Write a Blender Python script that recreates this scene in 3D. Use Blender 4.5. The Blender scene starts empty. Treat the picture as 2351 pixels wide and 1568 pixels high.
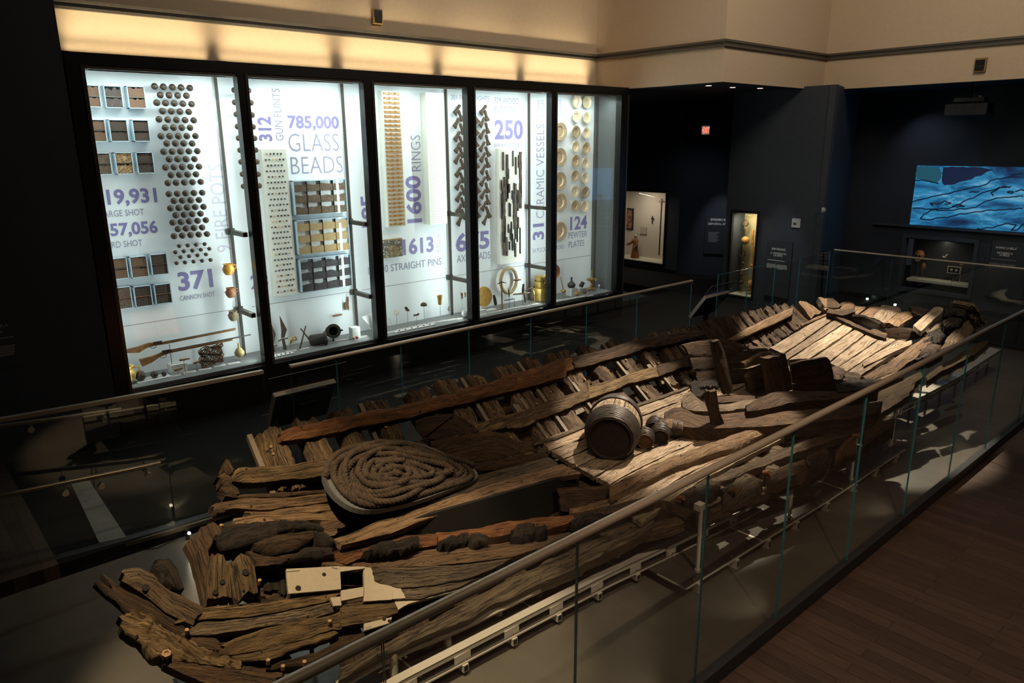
import bpy, bmesh, math, random
from mathutils import Vector, Matrix, noise
V = Vector
sc = bpy.context.scene
COL = sc.collection
R = math.radians

# ------------------------------------------------------------------ camera
CAM = V((0, 0, 4.65))
F_PX, PITCH, ROLL, YAW = 1690.0, R(15.1), R(-.45), R(48.5)
FWD = V((math.cos(YAW)*math.cos(PITCH), math.sin(YAW)*math.cos(PITCH), -math.sin(PITCH)))
_r0 = FWD.cross(V((0, 0, 1))).normalized(); _u0 = _r0.cross(FWD)
RGT = _r0*math.cos(ROLL) + _u0*math.sin(ROLL)
UPV = -_r0*math.sin(ROLL) + _u0*math.cos(ROLL)
cd = bpy.data.cameras.new('camera'); cam = bpy.data.objects.new('camera', cd); COL.objects.link(cam)
cd.sensor_width = 36; cd.lens = F_PX/2351*36; cd.clip_end = 200; cd.clip_start = .05
cam.matrix_world = Matrix(((RGT.x, UPV.x, -FWD.x, CAM.x), (RGT.y, UPV.y, -FWD.y, CAM.y), (RGT.z, UPV.z, -FWD.z, CAM.z), (0, 0, 0, 1)))
sc.camera = cam

# ------------------------------------------------------------------ world, exposure
w = bpy.data.worlds.new('world'); sc.world = w; w.use_nodes = True
w.node_tree.nodes['Background'].inputs[0].default_value = (.55, .6, .7, 1)
w.node_tree.nodes['Background'].inputs[1].default_value = .02
sc.view_settings.view_transform = 'Standard'; sc.view_settings.look = 'None'
sc.view_settings.gamma = 1; sc.view_settings.use_curve_mapping = False
sc.view_settings.exposure = 0.0

# ------------------------------------------------------------------ lamps of the hall
def spot(name, loc, aim, watts, deg, col=(1, .82, .58), blend=.25, rad=.06):
    l = bpy.data.lights.new(name, 'SPOT'); l.energy = watts; l.spot_size = R(deg); l.spot_blend = blend
    l.color = col; l.shadow_soft_size = rad
    o = bpy.data.objects.new(name, l); COL.objects.link(o); o.location = loc
    o.rotation_euler = (V(aim)-V(loc)).to_track_quat('-Z', 'Y').to_euler(); return o
def area(name, loc, aim, watts, sx, sy, col=(1, .9, .78), spread=180, roll=0):
    l = bpy.data.lights.new(name, 'AREA'); l.energy = watts; l.shape = 'RECTANGLE'; l.size = sx; l.size_y = sy
    l.color = col; l.spread = R(spread)
    o = bpy.data.objects.new(name, l); COL.objects.link(o); o.location = loc
    q = (V(aim)-V(loc)).to_track_quat('-Z', 'Y'); o.rotation_euler = (q @ Matrix.Rotation(roll, 3, 'Z').to_quaternion()).to_euler(); return o
WARM = (1, .86, .66)
spot('ship_spot_middle', (10.6, 5.4, 9.0), (7.9, 5.55, .9), 10500, 23.5, WARM, .3)
spot('ship_spot_bow', (14.6, 7.6, 9.0), (12.3, 5.3, 1.2), 12000, 25, WARM, .25)
spot('ship_spot_bow_narrow', (13.0, 3.2, 9.0), (12.8, 5.0, 1.2), 5200, 13, WARM, .1)
spot('ship_spot_stern', (.6, 3.6, 8.6), (2.4, 5.2, .8), 4300, 31, (1, .77, .46), .4)
spot('ship_spot_stern_high', (3.4, 4.4, 9.0), (4.2, 7.2, 1.2), 700, 50, (1, .74, .46), .6)
spot('ship_spot_side', (8.0, 3.4, 9.0), (7.6, 7.0, 1.2), 420, 46, (1, .76, .52), .6)
spot('pit_spot', (14.5, 2.6, 8.5), (15.2, 4.4, 0), 500, 46, (1, .88, .7), .5)
spot('pit_spot_near', (4.5, 3.3, 8.5), (5.2, 3.4, 0), 110, 60, (1, .85, .62), .7)
spot('floor_spot', (4.0, .0, 8.5), (6.4, 1.6, 0), 1300, 70, (1, .72, .5), .8)
for i, x in enumerate((4.2, 6.0, 9.1, 12.1)):      # spots added low at the kerb for the pools on the pit floor
    spot('kerb_pool_spot', (x+.25, 3.07, .34), (x+.15, 4.6, -.4), 7, 100, (1, .84, .6), .8, .02)
spot('cradle_spot', (2.2, 3.3, 8.6), (4.2, 4.7, .15), 900, 20, (1, .84, .62), .5)
spot('rail_spot', (.4, 2.2, 8.4), (1.6, 3.0, 2.1), 260, 26, (1, .80, .52), .6)
spot('corridor_fill_spot', (20.6, 14.0, 5.9), (20.4, 14.6, 0), 60, 120, (.8, .88, 1), .8)  # added fill, lifts the dark walls and floor of the corridor
spot('screen_wall_spot', (21.6, 8.6, 5.8), (22.5, 7.4, 2.5), 40, 100, (.75, .85, 1), .9)
area('ceiling_wash', (9.5, 6.5, 10.4), (11.0, 13.8, 7.0), 260, 6.0, 2.0, (1, .83, .66))
area('ceiling_wash_corner', (12.5, 5.5, 10.4), (15.6, 10.5, 5.5), 140, 3.0, 3.0, (1, .83, .66))
area('ceiling_wash_far', (15.5, 4.5, 10.4), (20.2, 7.0, 6.2), 160, 2.0, 2.0, (1, .84, .66))

# ------------------------------------------------------------------ rays to real planes
def ray(px, py): return FWD + RGT*((px-1175.5)/F_PX) + UPV*((784-py)/F_PX)
def onz(px, py, z): d = ray(px, py); return CAM + d*((z-CAM.z)/d.z)
def ony(px, py, y): d = ray(px, py); return CAM + d*(y/d.y)
def onx(px, py, x): d = ray(px, py); return CAM + d*(x/d.x)
def onplane(px, py, P, N): d = ray(px, py); return CAM + d*((P-CAM).dot(N)/d.dot(N))

# ------------------------------------------------------------------ materials
def newmat(name):
    m = bpy.data.materials.new(name); m.use_nodes = True; nt = m.node_tree
    return m, nt, nt.nodes['Principled BSDF']
def N(nt, typ, **kw):
    n = nt.nodes.new(typ)
    for k, v in kw.items():
        if k.startswith('_'): setattr(n, k[1:], v)
        else: n.inputs[k.replace('__', ' ')].default_value = v
    return n
def ramp(nt, src, stops):
    r = nt.nodes.new('ShaderNodeValToRGB'); e = r.color_ramp.elements
    while len(e) < len(stops): e.new(.5)
    for el, (p, c) in zip(e, stops): el.position = p; el.color = (*c, 1) if len(c) == 3 else c
    nt.links.new(src, r.inputs[0]); return r.outputs[0]
def c3(h):
    h = h.lstrip('#'); s = [int(h[i:i+2], 16)/255 for i in (0, 2, 4)]
    return tuple(x/12.92 if x <= .04045 else ((x+.055)/1.055)**2.4 for x in s)
def plain(name, col, rough=.6, metal=0, var=.12, scale=30, bump=.05, spec=.4):
    m, nt, b = newmat(name); L = nt.links.new
    tc = N(nt, 'ShaderNodeTexCoord'); nz = N(nt, 'ShaderNodeTexNoise', Scale=scale, Detail=4)
    L(tc.outputs['Object'], nz.inputs['Vector'])
    a = tuple(max(0, c*(1-var)) for c in col); z = tuple(min(1, c*(1+var)) for c in col)
    L(ramp(nt, nz.outputs[0], [(.3, a), (.7, z)]), b.inputs['Base Color'])
    b.inputs['Roughness'].default_value = rough; b.inputs['Metallic'].default_value = metal
    b.inputs['Specular IOR Level'].default_value = spec
    if bump:
        bp = N(nt, 'ShaderNodeBump', Strength=bump, Distance=.01); L(nz.outputs[0], bp.inputs['Height']); L(bp.outputs[0], b.inputs['Normal'])
    return m
def emit(name, col, s):
    m, nt, b = newmat(name); b.inputs['Base Color'].default_value = (*col, 1)
    b.inputs['Emission Color'].default_value = (*col, 1); b.inputs['Emission Strength'].default_value = s; return m
def wood(name, dark, mid, light, rough=.78, crack=.75, bump=1.0, grain=34, spots=.9):
    """weathered timber: grain along UV u, dark checks, worm holes"""
    m, nt, b = newmat(name); L = nt.links.new
    uv = N(nt, 'ShaderNodeUVMap'); 
    mp = N(nt, 'ShaderNodeMapping'); mp.inputs['Scale'].default_value = (1.6, grain, 1); L(uv.outputs[0], mp.inputs[0])
    n1 = N(nt, 'ShaderNodeTexNoise', Scale=1.6, Detail=9, Roughness=.72, Distortion=.12); L(mp.outputs[0], n1.inputs['Vector'])
    mp2 = N(nt, 'ShaderNodeMapping'); mp2.inputs['Scale'].default_value = (2.0, 7, 1); L(uv.outputs[0], mp2.inputs[0])
    n2 = N(nt, 'ShaderNodeTexNoise', Scale=2.0, Detail=6, Roughness=.6); L(mp2.outputs[0], n2.inputs['Vector'])
    mp3 = N(nt, 'ShaderNodeMapping'); mp3.inputs['Scale'].default_value = (.55, 13, 1); L(uv.outputs[0], mp3.inputs[0])
    n3 = N(nt, 'ShaderNodeTexNoise', Scale=1.9, Detail=6, Roughness=.62, Distortion=.35); L(mp3.outputs[0], n3.inputs['Vector'])
    vo = N(nt, 'ShaderNodeTexVoronoi', Scale=6.5, Randomness=1); L(uv.outputs[0], vo.inputs['Vector'])
    oi = N(nt, 'ShaderNodeObjectInfo')
    mix = N(nt, 'ShaderNodeMix', _data_type='FLOAT'); mix.inputs[0].default_value = .55
    L(n1.outputs[0], mix.inputs[2]); L(n2.outputs[0], mix.inputs[3])
    col = ramp(nt, mix.outputs[0], [(.33, dark), (.5, mid), (.68, light)])
    hv = N(nt, 'ShaderNodeHueSaturation'); L(col, hv.inputs['Color'])
    mr = N(nt, 'ShaderNodeMapRange'); mr.inputs[3].default_value = .72; mr.inputs[4].default_value = 1.25; L(oi.outputs['Random'], mr.inputs[0]); L(mr.outputs[0], hv.inputs['Value'])
    # checks: thin bands where |n3-.5| is small
    s = N(nt, 'ShaderNodeMath', _operation='SUBTRACT'); L(n3.outputs[0], s.inputs[0]); s.inputs[1].default_value = .5
    a = N(nt, 'ShaderNodeMath', _operation='ABSOLUTE'); L(s.outputs[0], a.inputs[0])
    ck = ramp(nt, a.outputs[0], [(.0, (0, 0, 0)), (.008+.012*crack, (1, 1, 1))])
    hole = ramp(nt, vo.outputs['Distance'], [(.05, (0, 0, 0)), (.085, (1, 1, 1))]) if spots else None
    mu = N(nt, 'ShaderNodeMix', _data_type='RGBA', _blend_type='MULTIPLY'); mu.inputs[0].default_value = .9*crack+.1
    L(hv.outputs[0], mu.inputs[6]); L(ck, mu.inputs[7]); out = mu.outputs[2]; hgt = ck
    if spots:
        m2 = N(nt, 'ShaderNodeMix', _data_type='RGBA', _blend_type='MULTIPLY'); m2.inputs[0].default_value = spots
        L(out, m2.inputs[6]); L(hole, m2.inputs[7]); out = m2.outputs[2]
    L(out, b.inputs['Base Color']); b.inputs['Roughness'].default_value = rough; b.inputs['Specular IOR Level'].default_value = .3
    mp4 = N(nt, 'ShaderNodeMapping'); mp4.inputs['Scale'].default_value = (9, 22, 1); L(uv.outputs[0], mp4.inputs[0])
    n4 = N(nt, 'ShaderNodeTexNoise', Scale=3.0, Detail=5, Roughness=.7); L(mp4.outputs[0], n4.inputs['Vector'])
    pit = ramp(nt, n4.outputs[0], [(.32, (.42, .39, .36)), (.44, (1, 1, 1))])
    m3 = N(nt, 'ShaderNodeMix', _data_type='RGBA', _blend_type='MULTIPLY'); m3.inputs[0].default_value = .85
    L(out, m3.inputs[6]); L(pit, m3.inputs[7]); out = m3.outputs[2]; L(out, b.inputs['Base Color'])
    ad0 = N(nt, 'ShaderNodeMath', _operation='MULTIPLY_ADD'); L(n4.outputs[0], ad0.inputs[0]); ad0.inputs[1].default_value = .5; L(mix.outputs[0], ad0.inputs[2])
    ad = N(nt, 'ShaderNodeMath', _operation='MULTIPLY_ADD'); L(ck, ad.inputs[0]); ad.inputs[1].default_value = .6; L(ad0.outputs[0], ad.inputs[2])
    bp = N(nt, 'ShaderNodeBump', Strength=bump, Distance=.05); L(ad.outputs[0], bp.inputs['Height']); L(bp.outputs[0], b.inputs['Normal'])
    return m
def glass(name, tint=(.96, .985, .98), ior=1.45, gloss=1.0):
    m = bpy.data.materials.new(name); m.use_nodes = True; nt = m.node_tree; L = nt.links.new
    nt.nodes.remove(nt.nodes['Principled BSDF']); out = nt.nodes['Material Output']
    t = N(nt, 'ShaderNodeBsdfTransparent'); t.inputs[0].default_value = (*tint, 1)
    g = N(nt, 'ShaderNodeBsdfGlossy', Roughness=.0); g.inputs[0].default_value = (gloss, gloss, gloss, 1)
    # thin sheet: Schlick reflectance, the same from both faces
    f0 = ((ior-1)/(ior+1))**2; x = N(nt, 'ShaderNodeMixShader'); ge = N(nt, 'ShaderNodeNewGeometry')
    dt = N(nt, 'ShaderNodeVectorMath', _operation='DOT_PRODUCT'); L(ge.outputs['Incoming'], dt.inputs[0]); L(ge.outputs['Normal'], dt.inputs[1])
    ab = N(nt, 'ShaderNodeMath', _operation='ABSOLUTE'); L(dt.outputs['Value'], ab.inputs[0])
    om = N(nt, 'ShaderNodeMath', _operation='SUBTRACT'); om.inputs[0].default_value = 1; L(ab.outputs[0], om.inputs[1])
    pw = N(nt, 'ShaderNodeMath', _operation='POWER'); L(om.outputs[0], pw.inputs[0]); pw.inputs[1].default_value = 5
    f = N(nt, 'ShaderNodeMath', _operation='MULTIPLY_ADD'); L(pw.outputs[0], f.inputs[0]); f.inputs[1].default_value = 1-f0; f.inputs[2].default_value = f0
    L(f.outputs[0], x.inputs[0]); L(t.outputs[0], x.inputs[1]); L(g.outputs[0], x.inputs[2]); L(x.outputs[0], out.inputs[0]); return m
def speckle(name, stops, scale=60, rough=.7, hexa=False, bump=.4):
    m, nt, b = newmat(name); L = nt.links.new
    tc = N(nt, 'ShaderNodeTexCoord'); vo = N(nt, 'ShaderNodeTexVoronoi', Scale=scale, Randomness=.15 if hexa else 1)
    L(tc.outputs['Object'], vo.inputs['Vector'])
    src = vo.outputs['Distance'] if hexa else vo.outputs['Color']
    L(ramp(nt, src, stops), b.inputs['Base Color']); b.inputs['Roughness'].default_value = rough
    bp = N(nt, 'ShaderNodeBump', Strength=bump, Distance=.01); L(vo.outputs['Distance'], bp.inputs['Height']); L(bp.outputs[0], b.inputs['Normal'])
    return m

MT = {}
MT['cream'] = plain('cream_plaster', c3('#cbb79c'), .85, var=.03, scale=12, bump=.03)
MT['navy'] = plain('dark_navy_paint', (.024, .030, .040), .75, var=.08, scale=5, bump=.02)
MT['navy2'] = plain('dark_grey_paint', (.036, .043, .054), .75, var=.08, scale=5, bump=.02)
MT['black'] = plain('black_powder_coat', (.006, .006, .006), .35, var=.1, bump=.02)
MT['trim'] = plain('grey_metal_track', (.12, .105, .085), .45, .3, bump=.02)
MT['trim2'] = plain('grey_track_slot', (.045, .043, .038), .5, .2, bump=.02)
MT['glass'] = glass('barrier_glass', (.955, .975, .965), 1.75)
MT['caseglass'] = glass('case_glass', (.985, .99, .99), 1.4, .7)
MT['edge'] = plain('teal_glass_edge', (.05, .24, .28), .15, var=.2, spec=.6, bump=0)
MT['acryl'] = glass('acrylic_sheet', (.97, .97, .97), 1.2, .2)
MT['acryledge'] = plain('acrylic_edge', (.16, .15, .14), .2, var=.1, bump=0)
MT['bronze'] = plain('brushed_bronze_rail', (.44, .37, .295), .33, .45, var=.05, scale=50, bump=.02)
MT['steel'] = plain('brushed_steel', (.5, .46, .4), .3, .95, var=.05, bump=.02)
MT['kerb'] = plain('dark_grey_kerb', (.022, .022, .024), .5, var=.1, bump=.03)
MT['silver'] = plain('silver_painted_steel', (.52, .475, .41), .36, .35, var=.06, scale=160, bump=.06)
MT['darkplate'] = plain('dark_base_plate', (.085, .077, .066), .28, .5, var=.15, bump=.03)
MT['white'] = plain('white_board', (.235, .20, .15), .7, var=.06, bump=.03)
MT['whitepl'] = plain('white_panel_paint', (.82, .85, .87), .6, var=.01, bump=0)
MT['greyled'] = plain('grey_ledge_paint', (.15, .15, .147), .55, var=.04, bump=.02)
MT['hole'] = plain('dark_bolt_hole', (.004, .003, .002), .9, bump=0)

def floor_mats():
    m, nt, b = newmat('dark_wood_floor'); L = nt.links.new
    tc = N(nt, 'ShaderNodeTexCoord'); mp = N(nt, 'ShaderNodeMapping'); mp.inputs['Rotation'].default_value = (0, 0, R(90)); L(tc.outputs['Object'], mp.inputs[0])
    br = N(nt, 'ShaderNodeTexBrick', Scale=1.0, Mortar__Size=.004, Bias=0); br.inputs['Brick Width'].default_value = 1.5; br.inputs['Row Height'].default_value = .15
    br.inputs['Color1'].default_value = (.060, .038, .029, 1); br.inputs['Color2'].default_value = (.088, .056, .042, 1); br.inputs['Mortar'].default_value = (.034, .021, .016, 1)
    L(mp.outputs[0], br.inputs['Vector'])
    mp2 = N(nt, 'ShaderNodeMapping'); mp2.inputs['Scale'].default_value = (30, 3, 1); L(tc.outputs['Object'], mp2.inputs[0])
    nz = N(nt, 'ShaderNodeTexNoise', Scale=1.5, Detail=5); L(mp2.outputs[0], nz.inputs['Vector'])
    mx = N(nt, 'ShaderNodeMix', _data_type='RGBA', _blend_type='MULTIPLY'); mx.inputs[0].default_value = .6
    L(br.outputs[0], mx.inputs[6]); L(ramp(nt, nz.outputs[0], [(.3, (.55, .55, .55)), (.7, (1.15, 1.15, 1.15))]), mx.inputs[7]); L(mx.outputs[2], b.inputs['Base Color'])
    b.inputs['Roughness'].default_value = .5; b.inputs['Specular IOR Level'].default_value = .35; MT['woodfloor'] = m
    m, nt, b = newmat('grey_concrete_floor'); L = nt.links.new
    tc = N(nt, 'ShaderNodeTexCoord'); nz = N(nt, 'ShaderNodeTexNoise', Scale=1.1, Detail=8, Roughness=.6); L(tc.outputs['Object'], nz.inputs['Vector'])
    L(ramp(nt, nz.outputs[0], [(.3, (.060, .052, .041)), (.7, (.090, .079, .063))]), b.inputs['Base Color'])
    n2 = N(nt, 'ShaderNodeTexNoise', Scale=120, Detail=2); L(tc.outputs['Object'], n2.inputs['Vector'])
    bp = N(nt, 'ShaderNodeBump', Strength=.08, Distance=.01); L(n2.outputs[0], bp.inputs['Height']); L(bp.outputs[0], b.inputs['Normal'])
    b.inputs['Roughness'].default_value = .5; MT['concrete'] = m
    MT['carpet'] = plain('dark_carpet', (.010, .010, .010), .95, var=.3, scale=90, bump=.3, spec=.1)
    MT['strip'] = plain('pale_wood_strip', (.20, .19, .165), .5, var=.12, scale=8)
floor_mats()

# ------------------------------------------------------------------ mesh builder
class MB:
    def __init__(s): s.v = []; s.f = []; s.mi = []; s.uv = {}
    def quad(s, *p, mi=0):
        n = len(s.v); s.v += [V(a) for a in p]; s.f.append(list(range(n, n+len(p)))); s.mi.append(mi); return s
    def box(s, c, d, M=None, mi=0):
        c = V(c); n = len(s.v); hx, hy, hz = d[0]/2, d[1]/2, d[2]/2
        for x, y, z in ((-1, -1, -1), (1, -1, -1), (1, 1, -1), (-1, 1, -1), (-1, -1, 1), (1, -1, 1), (1, 1, 1), (-1, 1, 1)):
            p = V((x*hx, y*hy, z*hz)); s.v.append(c + (M @ p if M else p))
        for f in ((3, 2, 1, 0), (4, 5, 6, 7), (0, 1, 5, 4), (1, 2, 6, 5), (2, 3, 7, 6), (3, 0, 4, 7)): s.f.append([n+i for i in f]); s.mi.append(mi)
        return s
    def bx(s, x0, x1, y0, y1, z0, z1, mi=0): return s.box(((x0+x1)/2, (y0+y1)/2, (z0+z1)/2), (x1-x0, y1-y0, z1-z0), None, mi)
    def prism(s, pts, ext, mi=0):
        pts = [V(p) for p in pts]; e = V(ext); n = len(s.v); k = len(pts)
        nr = V((0, 0, 0))
        for i in range(k): nr += pts[i].cross(pts[(i+1) % k])
        if nr.dot(e) > 0: pts.reverse()
        s.v += pts + [p+e for p in pts]
        s.f.append([n+i for i in range(k)]); s.f.append([n+k+i for i in reversed(range(k))]); s.mi += [mi, mi]
        for i in range(k): j = (i+1) % k; s.f.append([n+j, n+i, n+k+i, n+k+j]); s.mi.append(mi)
        return s
    def tube(s, pts, r, n=8, cap=True, mi=0):
        pts = [V(p) for p in pts]; b0 = len(s.v); m = len(pts)
        t0 = (pts[1]-pts[0]).normalized(); u = t0.orthogonal().normalized()
        for i, p in enumerate(pts):
            t = (pts[min(i+1, m-1)]-pts[max(i-1, 0)]).normalized()
            u = (u - t*u.dot(t)).normalized(); w_ = t.cross(u); rr = r[i] if isinstance(r, (list, tuple)) else r
            for k in range(n): a = 2*math.pi*k/n; s.v.append(p + (u*math.cos(a)+w_*math.sin(a))*rr)
        for i in range(m-1):
            for k in range(n): k2 = (k+1) % n; s.f.append([b0+i*n+k, b0+i*n+k2, b0+(i+1)*n+k2, b0+(i+1)*n+k]); s.mi.append(mi)
        if cap: s.f.append([b0+k for k in reversed(range(n))]); s.f.append([b0+(m-1)*n+k for k in range(n)]); s.mi += [mi, mi]
        return s
    def lathe(s, prof, n=24, M=None, mi=0, jit=0, seed=0):
        b0 = len(s.v); m = len(prof); rd = random.Random(seed)
        for r, z in prof:
            for k in range(n):
                a = 2*math.pi*k/n; rr = max(r, 1e-4)*(1+rd.uniform(-jit, jit)); p = V((rr*math.cos(a), rr*math.sin(a), z)); s.v.append(M @ p if M else p)
        for i in range(m-1):
            for k in range(n): k2 = (k+1) % n; s.f.append([b0+i*n+k, b0+i*n+k2, b0+(i+1)*n+k2, b0+(i+1)*n+k]); s.mi.append(mi)
        s.f.append([b0+k for k in reversed(range(n))]); s.f.append([b0+(m-1)*n+k for k in range(n)]); s.mi += [mi, mi]
        return s
    def ball(s, c, r, n=14, sz=1, M=None): 
        h = max(5, n//2); pr = [(r*math.sin(math.pi*i/h), -r*sz*math.cos(math.pi*i/h)) for i in range(h+1)]
        T = Matrix.Translation(V(c)); return s.lathe(pr, n, T @ M if M else T)
    def build(s, name, mat, parent=None, smooth=None, recalc=False):
        me = bpy.data.meshes.new(name); me.from_pydata([tuple(p) for p in s.v], [], s.f)
        for m in (mat if isinstance(mat, (list, tuple)) else [mat]): me.materials.append(MT[m] if isinstance(m, str) else m)
        if any(s.mi): me.polygons.foreach_set('material_index', s.mi)
        if recalc:
            bm = bmesh.new(); bm.from_mesh(me); bmesh.ops.recalc_face_normals(bm, faces=bm.faces); bm.to_mesh(me); bm.free()
        if smooth is not None:
            me.polygons.foreach_set('use_smooth', [True]*len(me.polygons)); me.set_sharp_from_angle(angle=R(smooth))
        o = bpy.data.objects.new(name, me); COL.objects.link(o)
        if parent: put(o, parent)
        return o
def put(o, parent):
    o.parent = parent; o.matrix_parent_inverse = Matrix.Translation(-parent.location)
def tag(o, label, cat, group=None, kind=None):
    o['label'] = label; o['category'] = cat
    if group: o['group'] = group
    if kind: o['kind'] = kind
    return o
def thing(name, label, cat, loc, group=None):
    o = bpy.data.objects.new(name, None); COL.objects.link(o); o.location = loc; o.empty_display_size = .1
    return tag(o, label, cat, group)
def origin(o, c):
    c = V(c); o.data.transform(Matrix.Translation(-c)); o.location = o.location + c; return o
def struct(name, mb, mat): o = mb.build(name, mat); o['kind'] = 'structure'; return o
def copy_tree(o, loc, label=None):
    c = o.copy(); COL.objects.link(c); c.location = loc
    if label: c['label'] = label
    for ch in o.children:
        d = ch.copy(); COL.objects.link(d); d.parent = c
    return c
ORD = 'first second third fourth fifth sixth seventh eighth ninth tenth eleventh twelfth thirteenth fourteenth fifteenth sixteenth seventeenth eighteenth nineteenth twentieth twenty-first twenty-second twenty-third twenty-fourth twenty-fifth twenty-sixth twenty-seventh twenty-eighth twenty-ninth thirtieth thirty-first'.split()

def lettering(name, body, P0, P1, height, mat, up=(0, 0, 1), bold=0, depth=.003, parent=None, fit=True):
    """writing that stands on a surface: from P0 (lower start) to P1 (lower end), given height"""
    cu = bpy.data.curves.new(name, 'FONT'); cu.body = body; cu.size = 1; cu.offset = bold; cu.resolution_u = 3; cu.extrude = 0
    t = bpy.data.objects.new(name, cu); COL.objects.link(t); dg = bpy.context.evaluated_depsgraph_get(); dg.update()
    me = bpy.data.meshes.new_from_object(t.evaluated_get(dg)); bpy.data.objects.remove(t); bpy.data.curves.remove(cu)
    P0, P1, up = V(P0), V(P1), V(up).normalized(); d = P1-P0; xax = d.normalized(); up = (up - xax*up.dot(xax)).normalized(); nz = xax.cross(up)
    xs = [v.co.x for v in me.vertices]; ys = [v.co.y for v in me.vertices]
    x0, x1, y0, y1 = min(xs), max(xs), min(ys), max(ys)
    if ',' in body: y0 = 0.0
    sx = d.length/(x1-x0); sy = height/(y1-y0) if fit else sx
    for v in me.vertices: v.co = P0 + xax*((v.co.x-x0)*sx) + up*((v.co.y-y0)*sy) + nz*depth
    me.materials.clear(); me.materials.append(MT[mat] if isinstance(mat, str) else mat)
    o = bpy.data.objects.new(name, me); COL.objects.link(o)
    if parent: put(o, parent)
    return o
# ================================================================== ROOM SHELL
GY = 8.95           # far barrier line
def room():
    struct('floor', MB().bx(-8, 19.35, -6, 2.94, -.3, 0), 'woodfloor')
    struct('floor_pit', MB().bx(-8, 19.35, 2.94, 8.78, -.3, 0), 'concrete')
    m = MB().bx(-8, 1.05, 9.0, 12.75, -.3, .06); o = struct('floor_walkway_wood', m, 'woodfloor')
    struct('floor_walkway_strip', MB().prism([onz(162, 1108, .06), onz(205, 1104, .06), onz(290, 1233, .06), onz(228, 1247, .06)], (0, 0, .004)), 'strip')
    struct('floor_walkway', MB().bx(1.05, 19.35, 9.0, 13.9, -.3, .055), 'carpet')
    struct('floor_corridor', MB().bx(19.35, 30, -6, 22, -.3, 0), 'carpet')
    # upper cream walls: three runs round the recess
    a = MB(); a.bx(2.0, 15.5, 13.85, 14.05, 5.98, 10.5); struct('wall_upper_case', a, 'cream')
    struct('wall_upper_return', MB().bx(15.27, 15.5, 10.25, 13.85, 5.95, 10.5), 'cream')
    struct('wall_upper_step', MB().bx(15.27, 20.05, 10.0, 10.25, 5.95, 10.5), 'cream')
    struct('wall_upper_far', MB().bx(20.05, 20.25, -6, 10.25, 5.95, 10.5), 'cream')
    struct('ceiling_soffit', MB().bx(15.5, 26, 10.25, 22, 5.955, 6.1).bx(20.25, 26, -6, 10.25, 5.955, 6.1).bx(15.29, 15.5, 10.02, 13.84, 5.935, 5.949).bx(15.5, 20.25, 10.02, 10.25, 5.935, 5.949).bx(20.07, 20.25, -6, 10.02, 5.935, 5.949), 'navy')
    # dark walls under the soffit
    struct('wall_left', MB().bx(-8, 2.66, 12.7, 12.9, 0, 10.5), 'navy')
    struct('wall_case_back', MB().bx(2.0, 15.5, 13.86, 14.05, 0, 5.98), 'navy')
    def quadwall(nm, p, q, z0, z1, mat, th=.15):
        p, q = V((*p, 0)), V((*q, 0)); d = (q-p).normalized(); n_ = V((d.y, -d.x, 0))
        if n_.dot(CAM-p) > 0: n_ = -n_
        b = MB().prism([p+V((0, 0, z0)), q+V((0, 0, z0)), q+V((0, 0, z1)), p+V((0, 0, z1))], n_*th); struct(nm, b, mat)
    # wall with the alcove of the robed figure (opening left free)
    y0, y1, z0, z1 = ALC
    for k, (ya, yb, za, zb) in enumerate(((15.84, y0, 0, 6), (y1, 22, 0, 6), (y0, y1, 0, z0), (y0, y1, z1, 6))):
        struct('wall_alcove', MB().bx(22.0, 22.15, min(ya, yb), max(ya, yb), za, zb), 'navy2')
    quadwall('wall_passage', (22.15, 15.86), (24.2, 12.3), 0, 6, 'navy')
    y0, y1, z0, z1 = TAL
    for ya, yb, za, zb in ((9.14, y0, 0, 6), (y1, 12.04, 0, 6), (y0, y1, 0, z0), (y0, y1, z1, 6)):
        struct('wall_rigging', MB().bx(19.0, 19.15, ya, yb, za, zb), 'navy2')
    struct('wall_rigging_end', MB().bx(19.15, 20.6, 12.0, 12.04, 0, 6), 'navy')
    quadwall('wall_blue', (19.0, 9.14), (22.6, 10.14), 0, 6, 'navy2')
    y0, y1, z0, z1 = SKU
    for ya, yb, za, zb in ((-6, y0, 0, 6), (y1, 10.2, 0, 6), (y0, y1, 0, z0), (y0, y1, z1, 6)):
        struct('wall_screen', MB().bx(22.6, 22.75, ya, yb, za, zb), 'navy')
    struct('wall_end', MB().bx(22.75, 30, 21.9, 22, 0, 6), 'navy')
    for nm, b in (('baseboard_alcove', (21.96, 22.0, 15.86, 21)), ('baseboard_screen', (22.56, 22.6, -6, 10.1))):
        struct(nm, MB().bx(*b, 0, .14), 'black')
    # picture rail track, follows the cream walls
    for nm, b in (('trim_1', (2.0, 15.27, 13.78, 13.85)), ('trim_2', (15.2, 15.27, 10.0, 13.78)), ('trim_3', (15.2, 19.98, 9.93, 10.0)), ('trim_4', (19.98, 20.05, -6, 10.0))):
        m = MB(); x0, x1, ya, yb = b
        for z0, z1, mi in ((6.70, 6.745, 0), (6.745, 6.80, 1), (6.80, 6.85, 0)):
            s = .02 if mi else 0
            if nm in ('trim_1', 'trim_3'): m.bx(x0, x1, ya+s, yb, z0, z1, mi)
            else: m.bx(x0+s, x1, ya, yb, z0, z1, mi)
        struct(nm, m, ['trim', 'trim2'])
    struct('ceiling', MB().bx(-8, 20.3, -6, 14.1, 10.6, 10.7), 'navy')
    struct('wall_front', MB().bx(-8, 30, -6.2, -6, -.3, 10.6), 'navy2'); struct('wall_side', MB().bx(-8.2, -8, -6, 13, -.3, 10.6), 'navy2')
_a, _b = onx(1431, 437, 22.0), onx(1522, 607, 22.0); ALC = (_b.y, _a.y+.5, _b.z, _a.z)
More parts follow.
